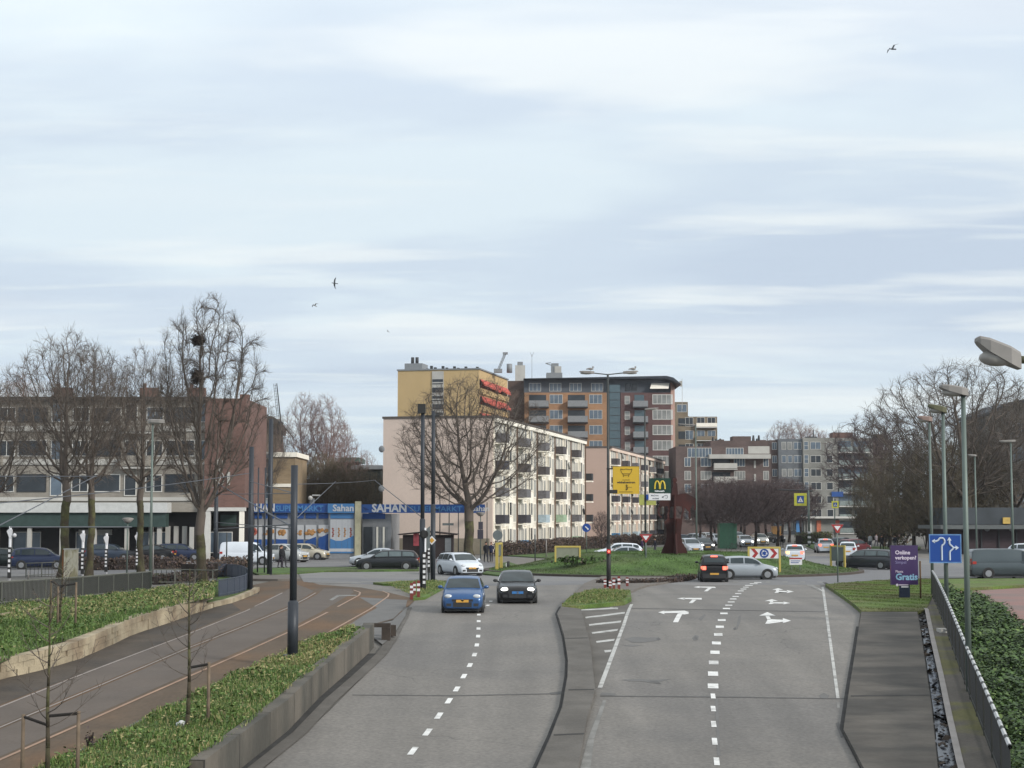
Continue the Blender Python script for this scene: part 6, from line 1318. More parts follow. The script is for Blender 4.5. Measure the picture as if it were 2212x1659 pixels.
# other lamps
t, H, p = pole_thing('street_lamp', 'grey street lamp with flat pale head standing by the left panel fence', 'street lamp', 324, 1276, 915, .085, .05, m_polel); s = px_m(p.y)
lamp_head(t, .62, -.32, H+.12, -.0, .22, .4, m_lampw)
t, H, p = pole_thing('street_lamp', 'slim street lamp between the yellow sign and the green sign', 'street lamp', 1395, 1240, 884, .09, .05, m_polek); lamp_head(t, 0, .95, H, .06, .12, .26, m_lampw); part(t, 'base_sleeve', m_black, lambda b: b.tube((0, 0, 0), (0, 0, .6), .11, .11, 10)); PM, HM = p, H
t, H, p = pole_thing('street_lamp', 'thin grey street lamp right of the horse rider statue', 'street lamp', 1505, 1194, 918, .11, .06, m_polel); lamp_head(t, 0, -1.9, H, .1, .12, .3, m_lampw)
t, H, p = pole_thing('street_lamp', 'thin grey street lamp between the nearest lamp pole and the right edge lamp', 'street lamp', 2111, 1236, 984, .07, .05, m_polel); lamp_head(t, .1, -.5, H, .03, .14, .3, m_lampw)
t, H, p = pole_thing('street_lamp', 'grey street lamp in front of the grey van cab', 'street lamp', 2190, 1249, 952, .085, .05, m_polel); lamp_head(t, .3, -.75, H, -.05, .14, .3, m_lampw)
def mushroom(lb, u, base, top, sc_=1):
    t, H, p = pole_thing('street_lamp', lb, 'street lamp', u, base, top+3, .055, .045, m_polel); mb = MB(); mb.smooth = True
    mb.tube((0, 0, H-.08), (0, 0, H+.2), .16*sc_, .42*sc_, 14); mb.ball((0, 0, H+.2), .42*sc_, 14, 6, sz=.22); mb.build('lamp_head', m_lampw, t)
mushroom('bowl-shaped lamp on a thin post beside the last striped signal post', 274, 1240, 1124); mushroom('bowl-shaped lamp in front of the supermarket entrance', 807, 1196, 1114, 1.1); mushroom('bowl-shaped lamp at the foot of the beige gallery block corner', 1038, 1208, 1110, 1.1)
for u, b_, tp, lb in ((950, 1205, 1050, 'thin brown-grey post right of the two tall poles'), (970, 1200, 1010, 'thin post with small crossbar against the beige gable'), (990, 1205, 1108, 'thin dark post just left of the spreading tree trunk'), (1052, 1203, 1085, 'thin dark post at the corner of the beige gable'), (1156, 1212, 1155, 'green and grey sign post in front of the gallery hedge'), (1180, 1205, 1165, 'short pale post in the hedge'), (61, 1252, 1234, 'short pale post left of the first tree'), (330, 1240, 1150, 'leaning thin grey post right of the slim tree'), (489, 1236, 1150, 'thin post in front of the white van')):
    pole_thing('thin_post', lb, 'post', u, b_, tp, .055, .045, m_polek if u not in (1180, 61, 330) else m_lampw)
p = G(970, 1200); t = thing('small_crossbar_sign', 'small grey crossbar sign on the thin post by the gable', 'sign', p+Vector((0, -.1, 0))); part(t, 'plate', m_galv, lambda b: b.box(-.65, .45, -.03, 0, zz(1135, p), zz(1130, p)))
def disc_sign(lb, u, v, base, r, m, m2=None, ori='front', name='round_sign'):
    p = G(u, base); z = at(u, v, p.y).z-p.z; t = thing(name, lb, 'road sign', p); part(t, 'post', m_polel, lambda b: b.tube((0, 0, 0), (0, 0, z+r*.8), .04, .04, 8)); part(t, 'plate', m, lambda b: b.tube((0, -.05, z), (0, -.08, z), r, r, 20))
    if m2: part(t, 'symbol', m2, lambda b: (b.tube((-r*.3, -.09, z+r*.3), (r*.35, -.09, z-r*.3), .06, .06, 5), b.poly([(r*.1, -.082, z-r*.5), (r*.5, -.082, z-r*.5), (r*.5, -.082, z-r*.1)], (0, -.01, 0))))
    return t, z
disc_sign('grey back of a round sign above the yellow post', 1075, 1156, 1216, .42, m_galv); disc_sign('round blue sign in front of the salmon gable', 1267, 1140, 1200, .42, m_signb, m_signw)
p = G(1038, 1208); z0 = zz(1164, p); z1 = zz(1127, p); t = thing('notice_board', 'dark upright panel on the bowl lamp post by the gable corner', 'sign', p+Vector((0, -.12, 0))); part(t, 'panel', mat('dark_panel', C(70, 68, 82), .6, var=.1), lambda b: (b.box(-.2, .22, -.05, 0, z0+.85, z1), b.box(-.28, .25, -.06, -.0, z0, z0+.83)))
# yellow post and frames
def frame_board(name, lb, cat, u0, u1, top, base, Yd, mound_z=True, board=None, leg=.12, r=.07):
    a = at(u0, top, Yd); c = at(u1, top, Yd); t = thing(name, lb, cat, Vector(((a.x+c.x)/2, Yd, 0))); hw = (c.x-a.x)/2; zt = a.z; zg0 = mound(a.x, Yd)-.1; zg1 = mound(c.x, Yd)-.1
    part(t, 'frame', m_yellow, lambda b: (b.box(-hw, -hw+leg, -r, r, zg0, zt), b.box(hw-leg, hw, -r, r, zg1, zt), b.box(-hw+leg, hw-leg, -r, r, zt-leg, zt))); return t, hw, zt
t, hw, zt = frame_board('framed_board', 'yellow tubular frame around a blank grey panel on the left of the mound', 'sign', 1198, 1254.5, 1179, 1202, 117.5); part(t, 'panel', mat('panel_greenish', C(142, 146, 128), .7, var=.1), lambda b: b.box(-hw+.12, hw-.12, -.02, .02, zt-.85, zt-.13))
t, hw, zt = frame_board('chevron_board', 'yellow framed board with red chevrons and a blue roundabout disc', 'road sign', 1615, 1686, 1181, 1236, 111.5); s = px_m(111.5)
zb = zt-(1206-1181)/s; part(t, 'board', m_signw, lambda b: b.box(-hw+.13, hw-.13, -.04, .02, zb, zt-.1))
def chev(b, x, y_=-.041):
    z0, z1 = zb+.03, zt-.13; zm = (z0+z1)/2; b.poly([(x, y_, z0), (x+.24, y_, z0), (x+.5, y_, zm), (x+.24, y_, z1), (x, y_, z1), (x+.26, y_, zm)], (0, -.012, 0))
part(t, 'chevron', m_signr, lambda b: chev(b, -hw+.2)); part(t, 'chevron', m_signr, lambda b: chev(b, hw-.72)); part(t, 'blue_disc', m_signb, lambda b: b.tube((0, -.041, (zb+zt-.1)/2), (0, -.056, (zb+zt-.1)/2), .30, .30, 22))
def rnd_arrows(b):
    c = Vector((0, -.058, (zb+zt-.1)/2))
    for k in range(3):
        a0 = k*2.094+.3
        for j in range(4): a = a0+j*.32; e = a+.32; b.tube(c+Vector((.16*math.cos(a), 0, .16*math.sin(a))), c+Vector((.16*math.cos(e), 0, .16*math.sin(e))), .028, .028, 4)
        a = a0+1.45; q = c+Vector((.16*math.cos(a), 0, .16*math.sin(a))); tx = Vector((-math.sin(a), 0, math.cos(a))); nx = Vector((math.cos(a), 0, math.sin(a))); b.poly([q-nx*.07, q+nx*.07, q+tx*.12], (0, -.01, 0))
part(t, 'arrow_ring', m_signw, rnd_arrows)
p = G(1078, 1231, .1); t = thing('yellow_frame', 'yellow framed chevron board at left seen edge-on as one yellow post', 'road sign', p, R(80)); H = zz(1172, p); part(t, 'frame', m_yellow, lambda b: (b.box(-.9, -.76, -.1, .1, 0, H), b.box(.76, .9, -.1, .1, 0, H), b.box(-.76, .76, -.1, .1, H-.14, H))); part(t, 'board', m_galv, lambda b: b.box(-.76, .76, -.02, .02, H-.95, H-.15))
p = G(1810, 1227, .1); t = thing('yellow_frame', 'yellow framed grey board at right turned away behind the yield sign', 'road sign', p, R(-38)); H = zz(1178, p); part(t, 'frame', m_yellow, lambda b: (b.box(-.62, -.50, -.07, .07, 0, H), b.box(.5, .62, -.07, .07, 0, H), b.box(-.5, .5, -.07, .07, H-.12, H))); part(t, 'board', m_galv, lambda b: b.box(-.5, .5, -.03, .03, H-1.15, H-.13))
# small white and red sign on the mound
p = Vector((at(1719, 1220, 113).x, 113, mound(at(1719, 1220, 113).x, 113))); s = px_m(113); t = thing('small_sign', 'small white sign with a red band low on the grass mound', 'sign', p); z1 = at(1719, 1204, 113).z-p.z; z0 = at(1719, 1220, 113).z-p.z
part(t, 'plate', m_signw, lambda b: b.box(-.42, .42, -.03, 0, z0, z1)); part(t, 'red_band', m_signr, lambda b: b.box(-.42, .42, -.04, -.031, z1-.12, z1-.02)); part(t, 'leg', m_galv, lambda b: (b.box(-.3, -.26, 0, .04, -.2, z0), b.box(.26, .3, 0, .04, -.2, z0))); part(t, 'text_lines', m_signb, lambda b: (b.box(-.34, .3, -.04, -.031, z1-.26, z1-.21), b.box(-.34, .2, -.04, -.031, z1-.38, z1-.33)))
# yield signs
def yield_sign(lb, u, base, top, bot, Wp):
    p = G(u, base); s = px_m(p.y); t = thing('yield_sign', lb, 'road sign', p); zt = zz(top, p); zb_ = zz(bot, p); w_ = Wp/s/2
    part(t, 'post', m_polel, lambda b: b.tube((0, 0, 0), (0, 0, zt), .04, .04, 8)); part(t, 'plate', m_signr, lambda b: b.poly([(-w_, -.05, zt), (0, -.05, zb_), (w_, -.05, zt)], (0, -.03, 0)))
    k = .52; zc_ = zt-(zt-zb_)*.36; part(t, 'white_field', m_signw, lambda b: b.poly([(-w_*k, -.081, zc_+(zt-zc_)*k), (0, -.081, zc_-(zc_-zb_)*k), (w_*k, -.081, zc_+(zt-zc_)*k)], (0, -.012, 0)))
    part(t, 'top_edge', m_galv, lambda b: b.box(-w_, w_, -.07, .0, zt+.002, zt+.05)); return t
yield_sign('red and white triangular yield sign on the slim lamp post at centre', 1395.5, 1241, 1154, 1173, 28); yield_sign('red and white triangular yield sign on its own post at the right lane', 1810, 1258, 1133, 1152, 27)
# bollard on the island edge, delineators
p = G(1098, 1229, .1); t = thing('bollard', 'short dark bollard with a white band at the left tip of the island', 'bollard', p); part(t, 'post', m_plast, lambda b: b.tube((0, 0, 0), (0, 0, .55), .11, .1, 12)); part(t, 'white_band', m_signw, lambda b: b.box(-.18, -.115, -.1, .0, .1, .42))
gd_ = 'red and white marker posts'; nn = 0
m_post_red = mat('marker_red', C(132, 58, 50), .6, var=.1)
for u, b_, tp, lb in ((889, 1295, 1259, 'left marker post of the group beside the left pole island'), (895, 1288, 1256, 'middle marker post of the group beside the left pole island'), (904, 1291, 1254, 'right marker post of the group beside the left pole island'), (1307, 1270, 1250, 'leftmost marker post at the median tip'), (1318, 1273, 1253, 'second marker post at the median tip beside the twin lamp'), (1326, 1273, 1248, 'third marker post at the median tip'), (1337, 1273, 1245, 'rightmost marker post at the median tip'), (1355, 1266, 1247, 'small marker post in the median hedge')):
    p = G(u, b_, .1); H = at(u, tp, p.y).z-p.z; t = thing('marker_post', 'red and white '+lb, 'marker post', p, 0, gd_); part(t, 'post', m_post_red, lambda b: b.box(-.07, .07, -.05, .05, 0, H)); mb = MB()
    for k in range(2): mb.box(-.075, .075, -.056, -.051, H*(.38+.3*k), H*(.53+.3*k))
    mb.build('white_band', m_signw, t)
# yellow information sign on twin lamp post
P0 = G(1315, 1272); s = px_m(P0.y-.2)
t = thing('information_sign', 'square yellow event sign with emblem and arrow on the twin lamp post', 'sign', P0+Vector((0, -.2, 0))); Xs = lambda u: (u-1315)/s; Zs = lambda v: at(CX, v, P0.y-.2).z-P0.z
part(t, 'plate', mat('signal_yellow', C(222, 182, 32), .5, var=.03), lambda b: b.box(Xs(1325), Xs(1381), -.03, 0, Zs(1067), Zs(1008)))
part(t, 'rim', mat('rim_yellow_dark', C(150, 124, 40), .6), lambda b: (b.box(Xs(1324), Xs(1381.5), -.035, .01, Zs(1008), Zs(1007)), b.box(Xs(1324), Xs(1325), -.035, .01, Zs(1067), Zs(1008)), b.box(Xs(1381), Xs(1382), -.035, .01, Zs(1067), Zs(1007))))
part(t, 'bracket', m_black, lambda b: (b.box(Xs(1311), Xs(1325), .02, .06, Zs(1014), Zs(1011)), b.box(Xs(1311), Xs(1334), -.04, .05, Zs(1066), Zs(1058))))
m_ink = mat('sign_ink', C(96, 80, 24), .6, var=0)
def emblem(b):
    pts = [(1341, 1013), (1343, 1020), (1347, 1026), (1353, 1027.5), (1359, 1026), (1364, 1020), (1366, 1013)]
    for a, c in zip(pts[:-1], pts[1:]): b.tube((Xs(a[0]), -.036, Zs(a[1])), (Xs(c[0]), -.036, Zs(c[1])), .014, .014, 4)
    for a, c in (((1341, 1013), (1347, 1014.5)), ((1347, 1014.5), (1353, 1013)), ((1353, 1013), (1360, 1014.5)), ((1360, 1014.5), (1366, 1013)), ((1345, 1023.5), (1362, 1023.5)), ((1347, 1027), (1348, 1030)), ((1359, 1027), (1358, 1030))): b.tube((Xs(a[0]), -.036, Zs(a[1])), (Xs(c[0]), -.036, Zs(c[1])), .02, .02, 4)
    pts = [(1353, 1047), (1355.5, 1049), (1353.5, 1051.5), (1356.5, 1053.5), (1353, 1058)]
    for a, c in zip(pts[:-1], pts[1:]): b.tube((Xs(a[0]), -.036, Zs(a[1])), (Xs(c[0]), -.036, Zs(c[1])), .035, .035, 4)
    b.poly([(Xs(1352), -.033, Zs(1055)), (Xs(1357), -.033, Zs(1057)), (Xs(1352.5), -.033, Zs(1060))], (0, -.01, 0)); b.box(Xs(1338), Xs(1367), -.034, -.031, Zs(1063.4), Zs(1062))
part(t, 'emblem', m_ink, emblem)
text(t, 'winkelcentrum', Xs(1353), -.034, Zs(1044), .165, m_black, .002, align='CENTER', bold=.006); text(t, 'centrum', Xs(1353), -.034, Zs(1038), .12, m_ink, .002, align='CENTER'); text(t, 'P+R', Xs(1358), -.034, Zs(1054.5), .11, m_ink, .002)
# green restaurant sign
P0 = PM; s = px_m(P0.y-.2); t = thing('restaurant_sign', 'dark green sign with yellow arches above a white direction panel', 'sign', P0+Vector((0, -.2, 0))); Xs = lambda u: (u-1395.5)/s; Zs = lambda v: at(CX, v, P0.y-.2).z-P0.z
part(t, 'plate', mat('sign_dark_green', C(16, 62, 50), .5, var=.05), lambda b: b.box(Xs(1403), Xs(1450), -.03, 0, Zs(1065), Zs(1033))); part(t, 'direction_panel', m_signw, lambda b: b.box(Xs(1402), Xs(1449), -.03, 0, Zs(1080.5), Zs(1066))); part(t, 'bracket', m_signb, lambda b: b.box(Xs(1397), Xs(1402), -.02, .02, Zs(1079), Zs(1068)))
def arches(b):
    for cx in (1420.6, 1432.0):
        prev = None
        for i in range(13):
            a = math.pi*i/12; x = Xs(cx)+math.cos(a)*5.2/s; z = Zs(1056)+math.sin(a)**.8*(17/s) if 0 < i < 12 else Zs(1056.5)
            q = Vector((x, -.036, z))
            if prev is not None: b.tube(prev, q, .055, .055, 5)
            prev = q
part(t, 'arches', mat('arch_yellow', C(236, 206, 50), .5, var=0), arches); text(t, "McDonald's", Xs(1426), -.033, Zs(1062.4), .14, m_signw, .004, align='CENTER', bold=.008)
text(t, 'McDrive', Xs(1407), -.033, Zs(1072), .15, mat('ink_grey', C(90, 94, 106), .6, var=0), .002, bold=.004); text(t, 'rechtsaf', Xs(1410), -.033, Zs(1078), .14, _mats['ink_grey'], .002, bold=.004)
def rb(b):
    c = Vector((Xs(1440), -.035, Zs(1073)))
    for j in range(8): a = 2.6-j*.6; e = a-.6; b.tube(c+Vector((.09*math.cos(a), 0, .11*math.sin(a))), c+Vector((.09*math.cos(e), 0, .11*math.sin(e))), .02, .02, 4)
    b.tube((Xs(1431), -.035, Zs(1074)), (Xs(1438), -.035, Zs(1070)), .02, .02, 4); b.poly([(Xs(1430), -.033, Zs(1074)), (Xs(1434), -.033, Zs(1071)), (Xs(1434), -.033, Zs(1076))], (0, -.01, 0))
part(t, 'arrow', m_ink if False else _mats['ink_grey'], rb)
t = thing('banner_sign', 'yellow-green lettering board half hidden behind the slim lamp post', 'sign', at(1405, 1087, 135)); part(t, 'plate', mat('lime_plate', C(178, 180, 92), .6), lambda b: (b.box(-.9, .45, 0, .05, -.15, .2), b.box(-.9, -.5, 0, .05, .2, .7))); part(t, 'post', m_polek, lambda b: b.tube((-.4, .1, -4.0), (-.4, .1, .2), .05, .05, 6))
# crosswalk gantry
p = G(1748, 1182); s = px_m(p.y); t = thing('gantry', 'grey gantry post with a long arm over the far road', 'gantry', p); H = zz(1059, p); part(t, 'pole', m_polel, lambda b: b.tube((0, 0, 0), (0, 0, H), .16, .12, 10)); part(t, 'arm', m_dark, lambda b: b.tube(((1757-1748)/s, 0, H-.1), ((1664-1748)/s, 0, H+.12), .1, .07, 6)); part(t, 'white_band', m_signw, lambda b: [b.box(-.2, .2, -.2, -.12, .5+k*.6, .75+k*.6) for k in range(3)])
def zebra(lb, u, v, half, Yp, p=None):
    q = at(u, v, Yp); t = thing('crosswalk_sign', lb, 'road sign', q); h_ = half/px_m(Yp); part(t, 'plate', mat('lime_yellow', C(206, 206, 60), .5), lambda b: b.box(-h_, h_, -.05, 0, -h_, h_)); part(t, 'blue_field', m_signb, lambda b: b.box(-h_*.55, h_*.55, -.07, -.051, -h_*.6, h_*.6)); part(t, 'white_triangle', m_signw, lambda b: b.poly([(-h_*.42, -.071, -h_*.4), (h_*.42, -.071, -h_*.4), (0, -.071, h_*.42)], (0, -.01, 0)))
    part(t, 'walker', m_black, lambda b: (b.tube((0, -.085, -h_*.05), (h_*.12, -.085, -h_*.32), .03, .03, 4), b.tube((0, -.085, -h_*.05), (-h_*.12, -.085, -h_*.32), .03, .03, 4), b.ball((0, -.085, h_*.1), .05, 6, 4))); part(t, 'hanger', m_dark, lambda b: b.box(-.05, .05, -.03, .1, h_, h_+.3)); return t
zebra('larger yellow pedestrian crossing sign hanging from the far gantry', 1729, 1079, 13.5, p.y-.2); zebra('smaller yellow pedestrian crossing sign in front of the grey block', 1804, 1090, 7.5, 215)
pole_thing('thin_post', 'thin pale pole carrying the smaller crossing sign', 'post', 1804, 1178, 1082, .08, .07, m_polel); pole_thing('thin_post', 'thin grey post with white band left of the far crossing', 'post', 1682, 1180, 1120, .08, .08, m_polek)
# blue lane sign on the second right-hand lamp post
p = G(2046, 1352); Yd = p.y-.15; s = px_m(Yd); t = thing('lane_sign', 'blue lane direction sign with two white bent arrows', 'road sign', Vector((p.x, Yd, p.z))); c = lambda X_, Y_: ((1902.3+.14*X_-2046)/s, 0, at(CX, 1106+.14*Y_, Yd).z-p.z)
def PB(b, x0, x1, z0, z1, y0, y1): a = c(x0, z1); d = c(x1, z0); b.box(a[0], d[0], y0, y1, a[2], d[2])
part(t, 'plate', m_signb, lambda b: PB(b, 770, 1235, 360, 770, -.03, 0)); part(t, 'rim', mat('rim_pale_blue', C(104, 150, 204), .5), lambda b: (PB(b, 757, 1250, 342, 360, -.035, .005), PB(b, 757, 1250, 770, 788, -.035, .005), PB(b, 757, 770, 360, 770, -.035, .005), PB(b, 1235, 1250, 360, 770, -.035, .005)))
def path_(b, pts, r=.02):
    for a, d in zip(pts[:-1], pts[1:]):
        A = Vector(c(*a)); D = Vector(c(*d)); A.y = D.y = -.036; b.tube(A, D, r, r, 5)
def tri(b, pts): b.poly([(lambda q: (q[0], -.034, q[2]))(c(*p_)) for p_ in pts], (0, -.01, 0))
mw = mat('arrow_white', C(206, 218, 232, .8), .5, var=0)
part(t, 'left_arrow', mw, lambda b: (path_(b, [(948, 745), (948, 520), (985, 490), (995, 450), (985, 415), (950, 398), (915, 405), (895, 435), (865, 450), (840, 450)], .034), tri(b, [(795, 448), (845, 415), (845, 482)])))
part(t, 'straight_arrow', mw, lambda b: (path_(b, [(1070, 745), (1070, 610), (1122, 565), (1122, 545), (1068, 495), (1066, 430)], .034), path_(b, [(1120, 550), (1165, 550)], .034), tri(b, [(1212, 550), (1160, 515), (1160, 588)]), tri(b, [(1066, 385), (1032, 440), (1100, 440)])))
part(t, 'bracket', m_galv, lambda b: (PB(b, 900, 1100, 380, 400, 0, .08), PB(b, 900, 1100, 730, 750, 0, .08)))
# purple advertising panel
p = G(1954, 1291, .15); s = px_m(p.y); t = thing('advertising_panel', 'purple advertising panel with white and pale blue lettering on a dark foot', 'advertising panel', p); H0 = zz(1263, p); H1 = zz(1178, p); hw = 29/s
part(t, 'panel', mat('ad_purple', C(66, 42, 96), .4, var=.05, coat=.3), lambda b: b.box(-hw, hw, -.12, .12, H0, H1)); part(t, 'foot', mat('navy_foot', C(24, 40, 66), .5), lambda b: b.box(-.24, .24, -.1, .1, -.1, H0-.01)); part(t, 'foot_plate', m_signw, lambda b: b.box(-.17, .17, -.105, -.101, H0-.13, H0-.07))
m_adw = mat('ad_white', C(226, 214, 232, .8), .5, var=0); m_adb = mat('ad_pale_blue', C(140, 190, 220), .5, var=0); m_adl = mat('ad_lilac', C(150, 140, 190), .5, var=0)
text(t, 'Online', -hw+.2, -.122, H1-.42, .26, m_adw, .003, bold=.006); text(t, 'verkopen?', -hw+.2, -.122, H1-.66, .24, m_adw, .003, bold=.006); text(t, 'Simpel', -hw+.2, -.122, H1-.86, .2, m_adl, .003); text(t, 'Plaats', -hw+.2, -.122, H1-1.28, .16, m_adw, .003); text(t, 'Gratis', -hw+.2, -.122, H1-1.62, .42, m_adb, .003, bold=.012)
part(t, 'logo', m_adw, lambda b: (b.tube((-hw+.27, -.135, H1-1.86), (-hw+.27, -.121, H1-1.86), .06, .06, 10), b.box(-hw+.36, -hw+.8, -.125, -.121, H1-1.88, H1-1.84)))
pole_thing('rusty_post', 'thin rusty brown post right of the purple panel', 'post', 1989, 1300, 1212, .04, .04, mat('rust', C(96, 72, 46), .9, var=.3))
# utility panel at the tree
p = G(152, 1253); t = thing('utility_cabinet', 'tall white weathered utility cabinet leaning on a tree foot', 'cabinet', p); H = zz(1187, p); part(t, 'body', mat('dirty_white', C(214, 208, 186), .8, var=.25, scale=3, col2=C(150, 142, 110), c2scale=3, stretch=(1, 1, .4)), lambda b: b.box(-.38, .42, -.2, .2, 0, H)); part(t, 'side_edge', mat('orange_brown', C(122, 78, 44), .9, var=.2), lambda b: b.box(-.5, -.381, -.15, .2, 0, H)); part(t, 'cap', m_conc, lambda b: b.box(-.42, .46, -.24, .24, H+.002, H+.06))
# overhead wires
gw_ = 'overhead tram wires'
def wire(lb, a, b_, r=.018, sag=0, n=8):
    mb = MB(); pts = [a.lerp(b_, i/n)-Vector((0, 0, sag*4*(i/n)*(1-i/n))) for i in range(n+1)]
    for p_, q_ in zip(pts[:-1], pts[1:]): mb.tube(p_-a, q_-a, r, r, 5, False)
    tag(mb.build('overhead_wire', mat('wire_grey', C(96, 100, 108), .6, var=0), None, a), lb, 'wire', gw_)
Yp = P4.y
wire('thick wire from the near tram pole up to the pole by the big tree', at(632, 1139, Yp), at(462, 1040, P1.y), .03); wire('long slanting wire rising from the left edge to the big tree', at(-40, 1155, 60), at(207, 1028, 85), .024); wire('wire from the big tree pole to the left slanting wire', at(466, 1052, P1.y), at(390, 1068, 95), .02)
wire('horizontal wire near the left shop fascia', at(22, 1138.5, 75), at(285, 1138.5, 78), .032); wire('horizontal wire between the second and the nearest tram pole', at(462, 1143, P1.y), at(632, 1133, Yp), .026); wire('upper horizontal wire crossing in front of the flats at far left', at(-20, 1029, 90), at(210, 1029, 92), .022)
wire('wire running from the left edge to the second tram pole', at(-60, 1092, 60), at(540, 1022, P2.y), .02, .1); wire('wire between the big tree pole and the near pole at mid height', at(464, 1068, P1.y), at(636, 1066, Yp+4), .018); wire('wire rising from the near pole towards the right', at(640, 1120, Yp), at(725, 1040, 110), .016)
wire('slanting wire from the gable corner to the left tall pole', at(810, 1038, 120), at(912, 1118, P5.y), .025); wire('wire from the near pole to the second slanted span', at(540, 1040, P2.y), at(637, 1066, Yp), .018)
wire('upper wire spanning between the near pole and the tall pole pair', at(636, 1046, Yp), at(812, 1037, 120), .012, .05)
wire('lower far wire crossing below the brick gable', at(464, 1128, P1.y), at(632, 1143, Yp), .02)
# ---- fences
m_fd = mat('fence_dark', C(50, 52, 47), .7, var=.15); m_fb = mat('fence_blue_grey', C(76, 84, 100), .6, var=.1); m_frail = mat('fence_rail', C(112, 114, 106), .7, var=.15)
def banded(per):
    m = mat('banded_rail', C(200, 202, 204), .6, var=0); tr = m.node_tree; b = tr.nodes['Principled BSDF']; tcn = tr.nodes.new('ShaderNodeTexCoord'); sp = tr.nodes.new('ShaderNodeSeparateXYZ'); tr.links.new(tcn.outputs['Object'], sp.inputs[0])
    q = tr.nodes.new('ShaderNodeMath'); q.operation = 'MULTIPLY'; q.inputs[1].default_value = 1/per; tr.links.new(sp.outputs[1], q.inputs[0]); f = tr.nodes.new('ShaderNodeMath'); f.operation = 'FRACT'; tr.links.new(q.outputs[0], f.inputs[0])
    rp = tr.nodes.new('ShaderNodeValToRGB'); rp.color_ramp.interpolation = 'CONSTANT'; e = rp.color_ramp.elements; e[0].position = 0; e[0].color = (*C(205, 207, 208), 1); e[1].position = .68; e[1].color = (.03, .03, .03, 1); tr.links.new(f.outputs[0], rp.inputs[0]); tr.links.new(rp.outputs[0], b.inputs['Base Color']); return m
def fence(lb, base, h_, hz, bar_m, rail_m, gap=.11, bw=.035, post_every=2.4, name='fence', rail=True, white=None):
    P = [G(u, v, hz) for u, v in dense(base, 18, False)]; t = thing(name, lb, 'fence', P[0]); o = P[0]; bars = MB(); rails = MB(); acc = 0; posts = []; nxt = 0; wb_ = MB()
    for a, b in zip(P[:-1], P[1:]):
        ln = (b-a).length; d = (b-a)/ln; n = Vector((-d.y, d.x, 0)).normalized(); k = 0
        x = gap-(acc % gap)
        while x < ln:
            q = a+d*x-o; u = Vector((d.x, d.y, 0)).normalized(); hb = bw/2
            bars.add([q-u*hb-n*.006, q+u*hb-n*.006, q+u*hb+n*.006, q-u*hb+n*.006]+[p_+Vector((0, 0, h_-.04)) for p_ in (q-u*hb-n*.006, q+u*hb-n*.006, q+u*hb+n*.006, q-u*hb+n*.006)], [(0,1,5,4),(1,2,6,5),(2,3,7,6),(3,0,4,7)]); x += gap
        for zz_ in (h_, .12): rails.tube(a-o+Vector((0, 0, zz_)), b-o+Vector((0, 0, zz_)), .03, .03, 5, False)
        if white:
            wb_.tube(a-o+Vector((0, 0, h_+.03)), b-o+Vector((0, 0, h_+.03)), .05, .05, 6, False)
        while acc+ln > nxt: q = a+d*(nxt-acc)-o; mb = MB(); mb.box(q.x-.03, q.x+.03, q.y-.03, q.y+.03, q.z-.1, q.z+h_+.03); mb.build('post', rail_m, t); nxt += post_every
        acc += ln
    bars.build('bars', bar_m, t); rails.build('rail', rail_m, t)
    if white: wb_.build('banded_top_rail', banded(white), t)
    return t
fence('long dark panel fence on a low plinth above the left green bank', [(-120, 1322), (0, 1307), (140, 1296), (308, 1279), (326, 1277)], 1.03, .05, m_fd, m_frail, .095, .062, 1.6)
fence('thin dark railing continuing from the panel fence towards the big tree', [(326, 1262), (400, 1262), (462, 1264), (470, 1262)], .85, 0, m_fd, m_frail, .3, .03, 1.4)
fence('curved blue-grey fence at the tram bend beside the thick pole', [(473, 1289), (490, 1286), (510, 1282), (530, 1276), (537, 1268), (534, 1258), (520, 1250), (490, 1246), (462, 1247)], .82, .03, m_fb, m_fb, .07, .05, 1.5)
fence('dark bar fence with white bands along its top rail beside the ivy', [(2015, 1289), (2024, 1310), (2043, 1359), (2068, 1430), (2095, 1506), (2124, 1580), (2153, 1659), (2185, 1745)], 1.2, .14, mat('fence_grey_bars', C(58, 60, 62), .7, var=.1), m_fd, .10, .05, 2.5, white=.9)
fence('low dark railing in front of the parked dark blue car', [(56, 1247), (80, 1246), (118, 1244)], .9, 0, m_fd, m_frail, .35, .03, 1.4)
wall_along('fence_plinth', [(-120, 1326), (0, 1311), (140, 1300), (200, 1294)], .0, .2, m_median, 'low grey concrete plinth under the left panel fence', 'wall') if False else None
P = [G(u, v, -.05) for u, v in ((-100, 1352), (0, 1336), (84, 1322), (86, 1316))]
mb = MB()
for a, b in zip(P[:-1], P[1:]): mb.add([a-P[0], b-P[0], b-P[0]+Vector((0, .35, 0)), a-P[0]+Vector((0, .35, 0))]+[q-P[0]+Vector((0, 0, .2)) for q in (a, b, b+Vector((0, .35, 0)), a+Vector((0, .35, 0)))], [(4,5,6,7),(0,1,5,4),(1,2,6,5),(2,3,7,6),(3,0,4,7)])
tag(mb.build('concrete_step', m_stone, None, P[0]), 'pale stone edging step on the bank at the far left', 'kerb')
# lamp base slab on ledge
tag((lambda b: (b.box(-.38, .38, -.3, .3, 0, .14), b.build('base_block', m_conc, None, G(2050, 1366, .13)))[1])(MB()), 'pale concrete block at the foot of the second right lamp post', 'block')
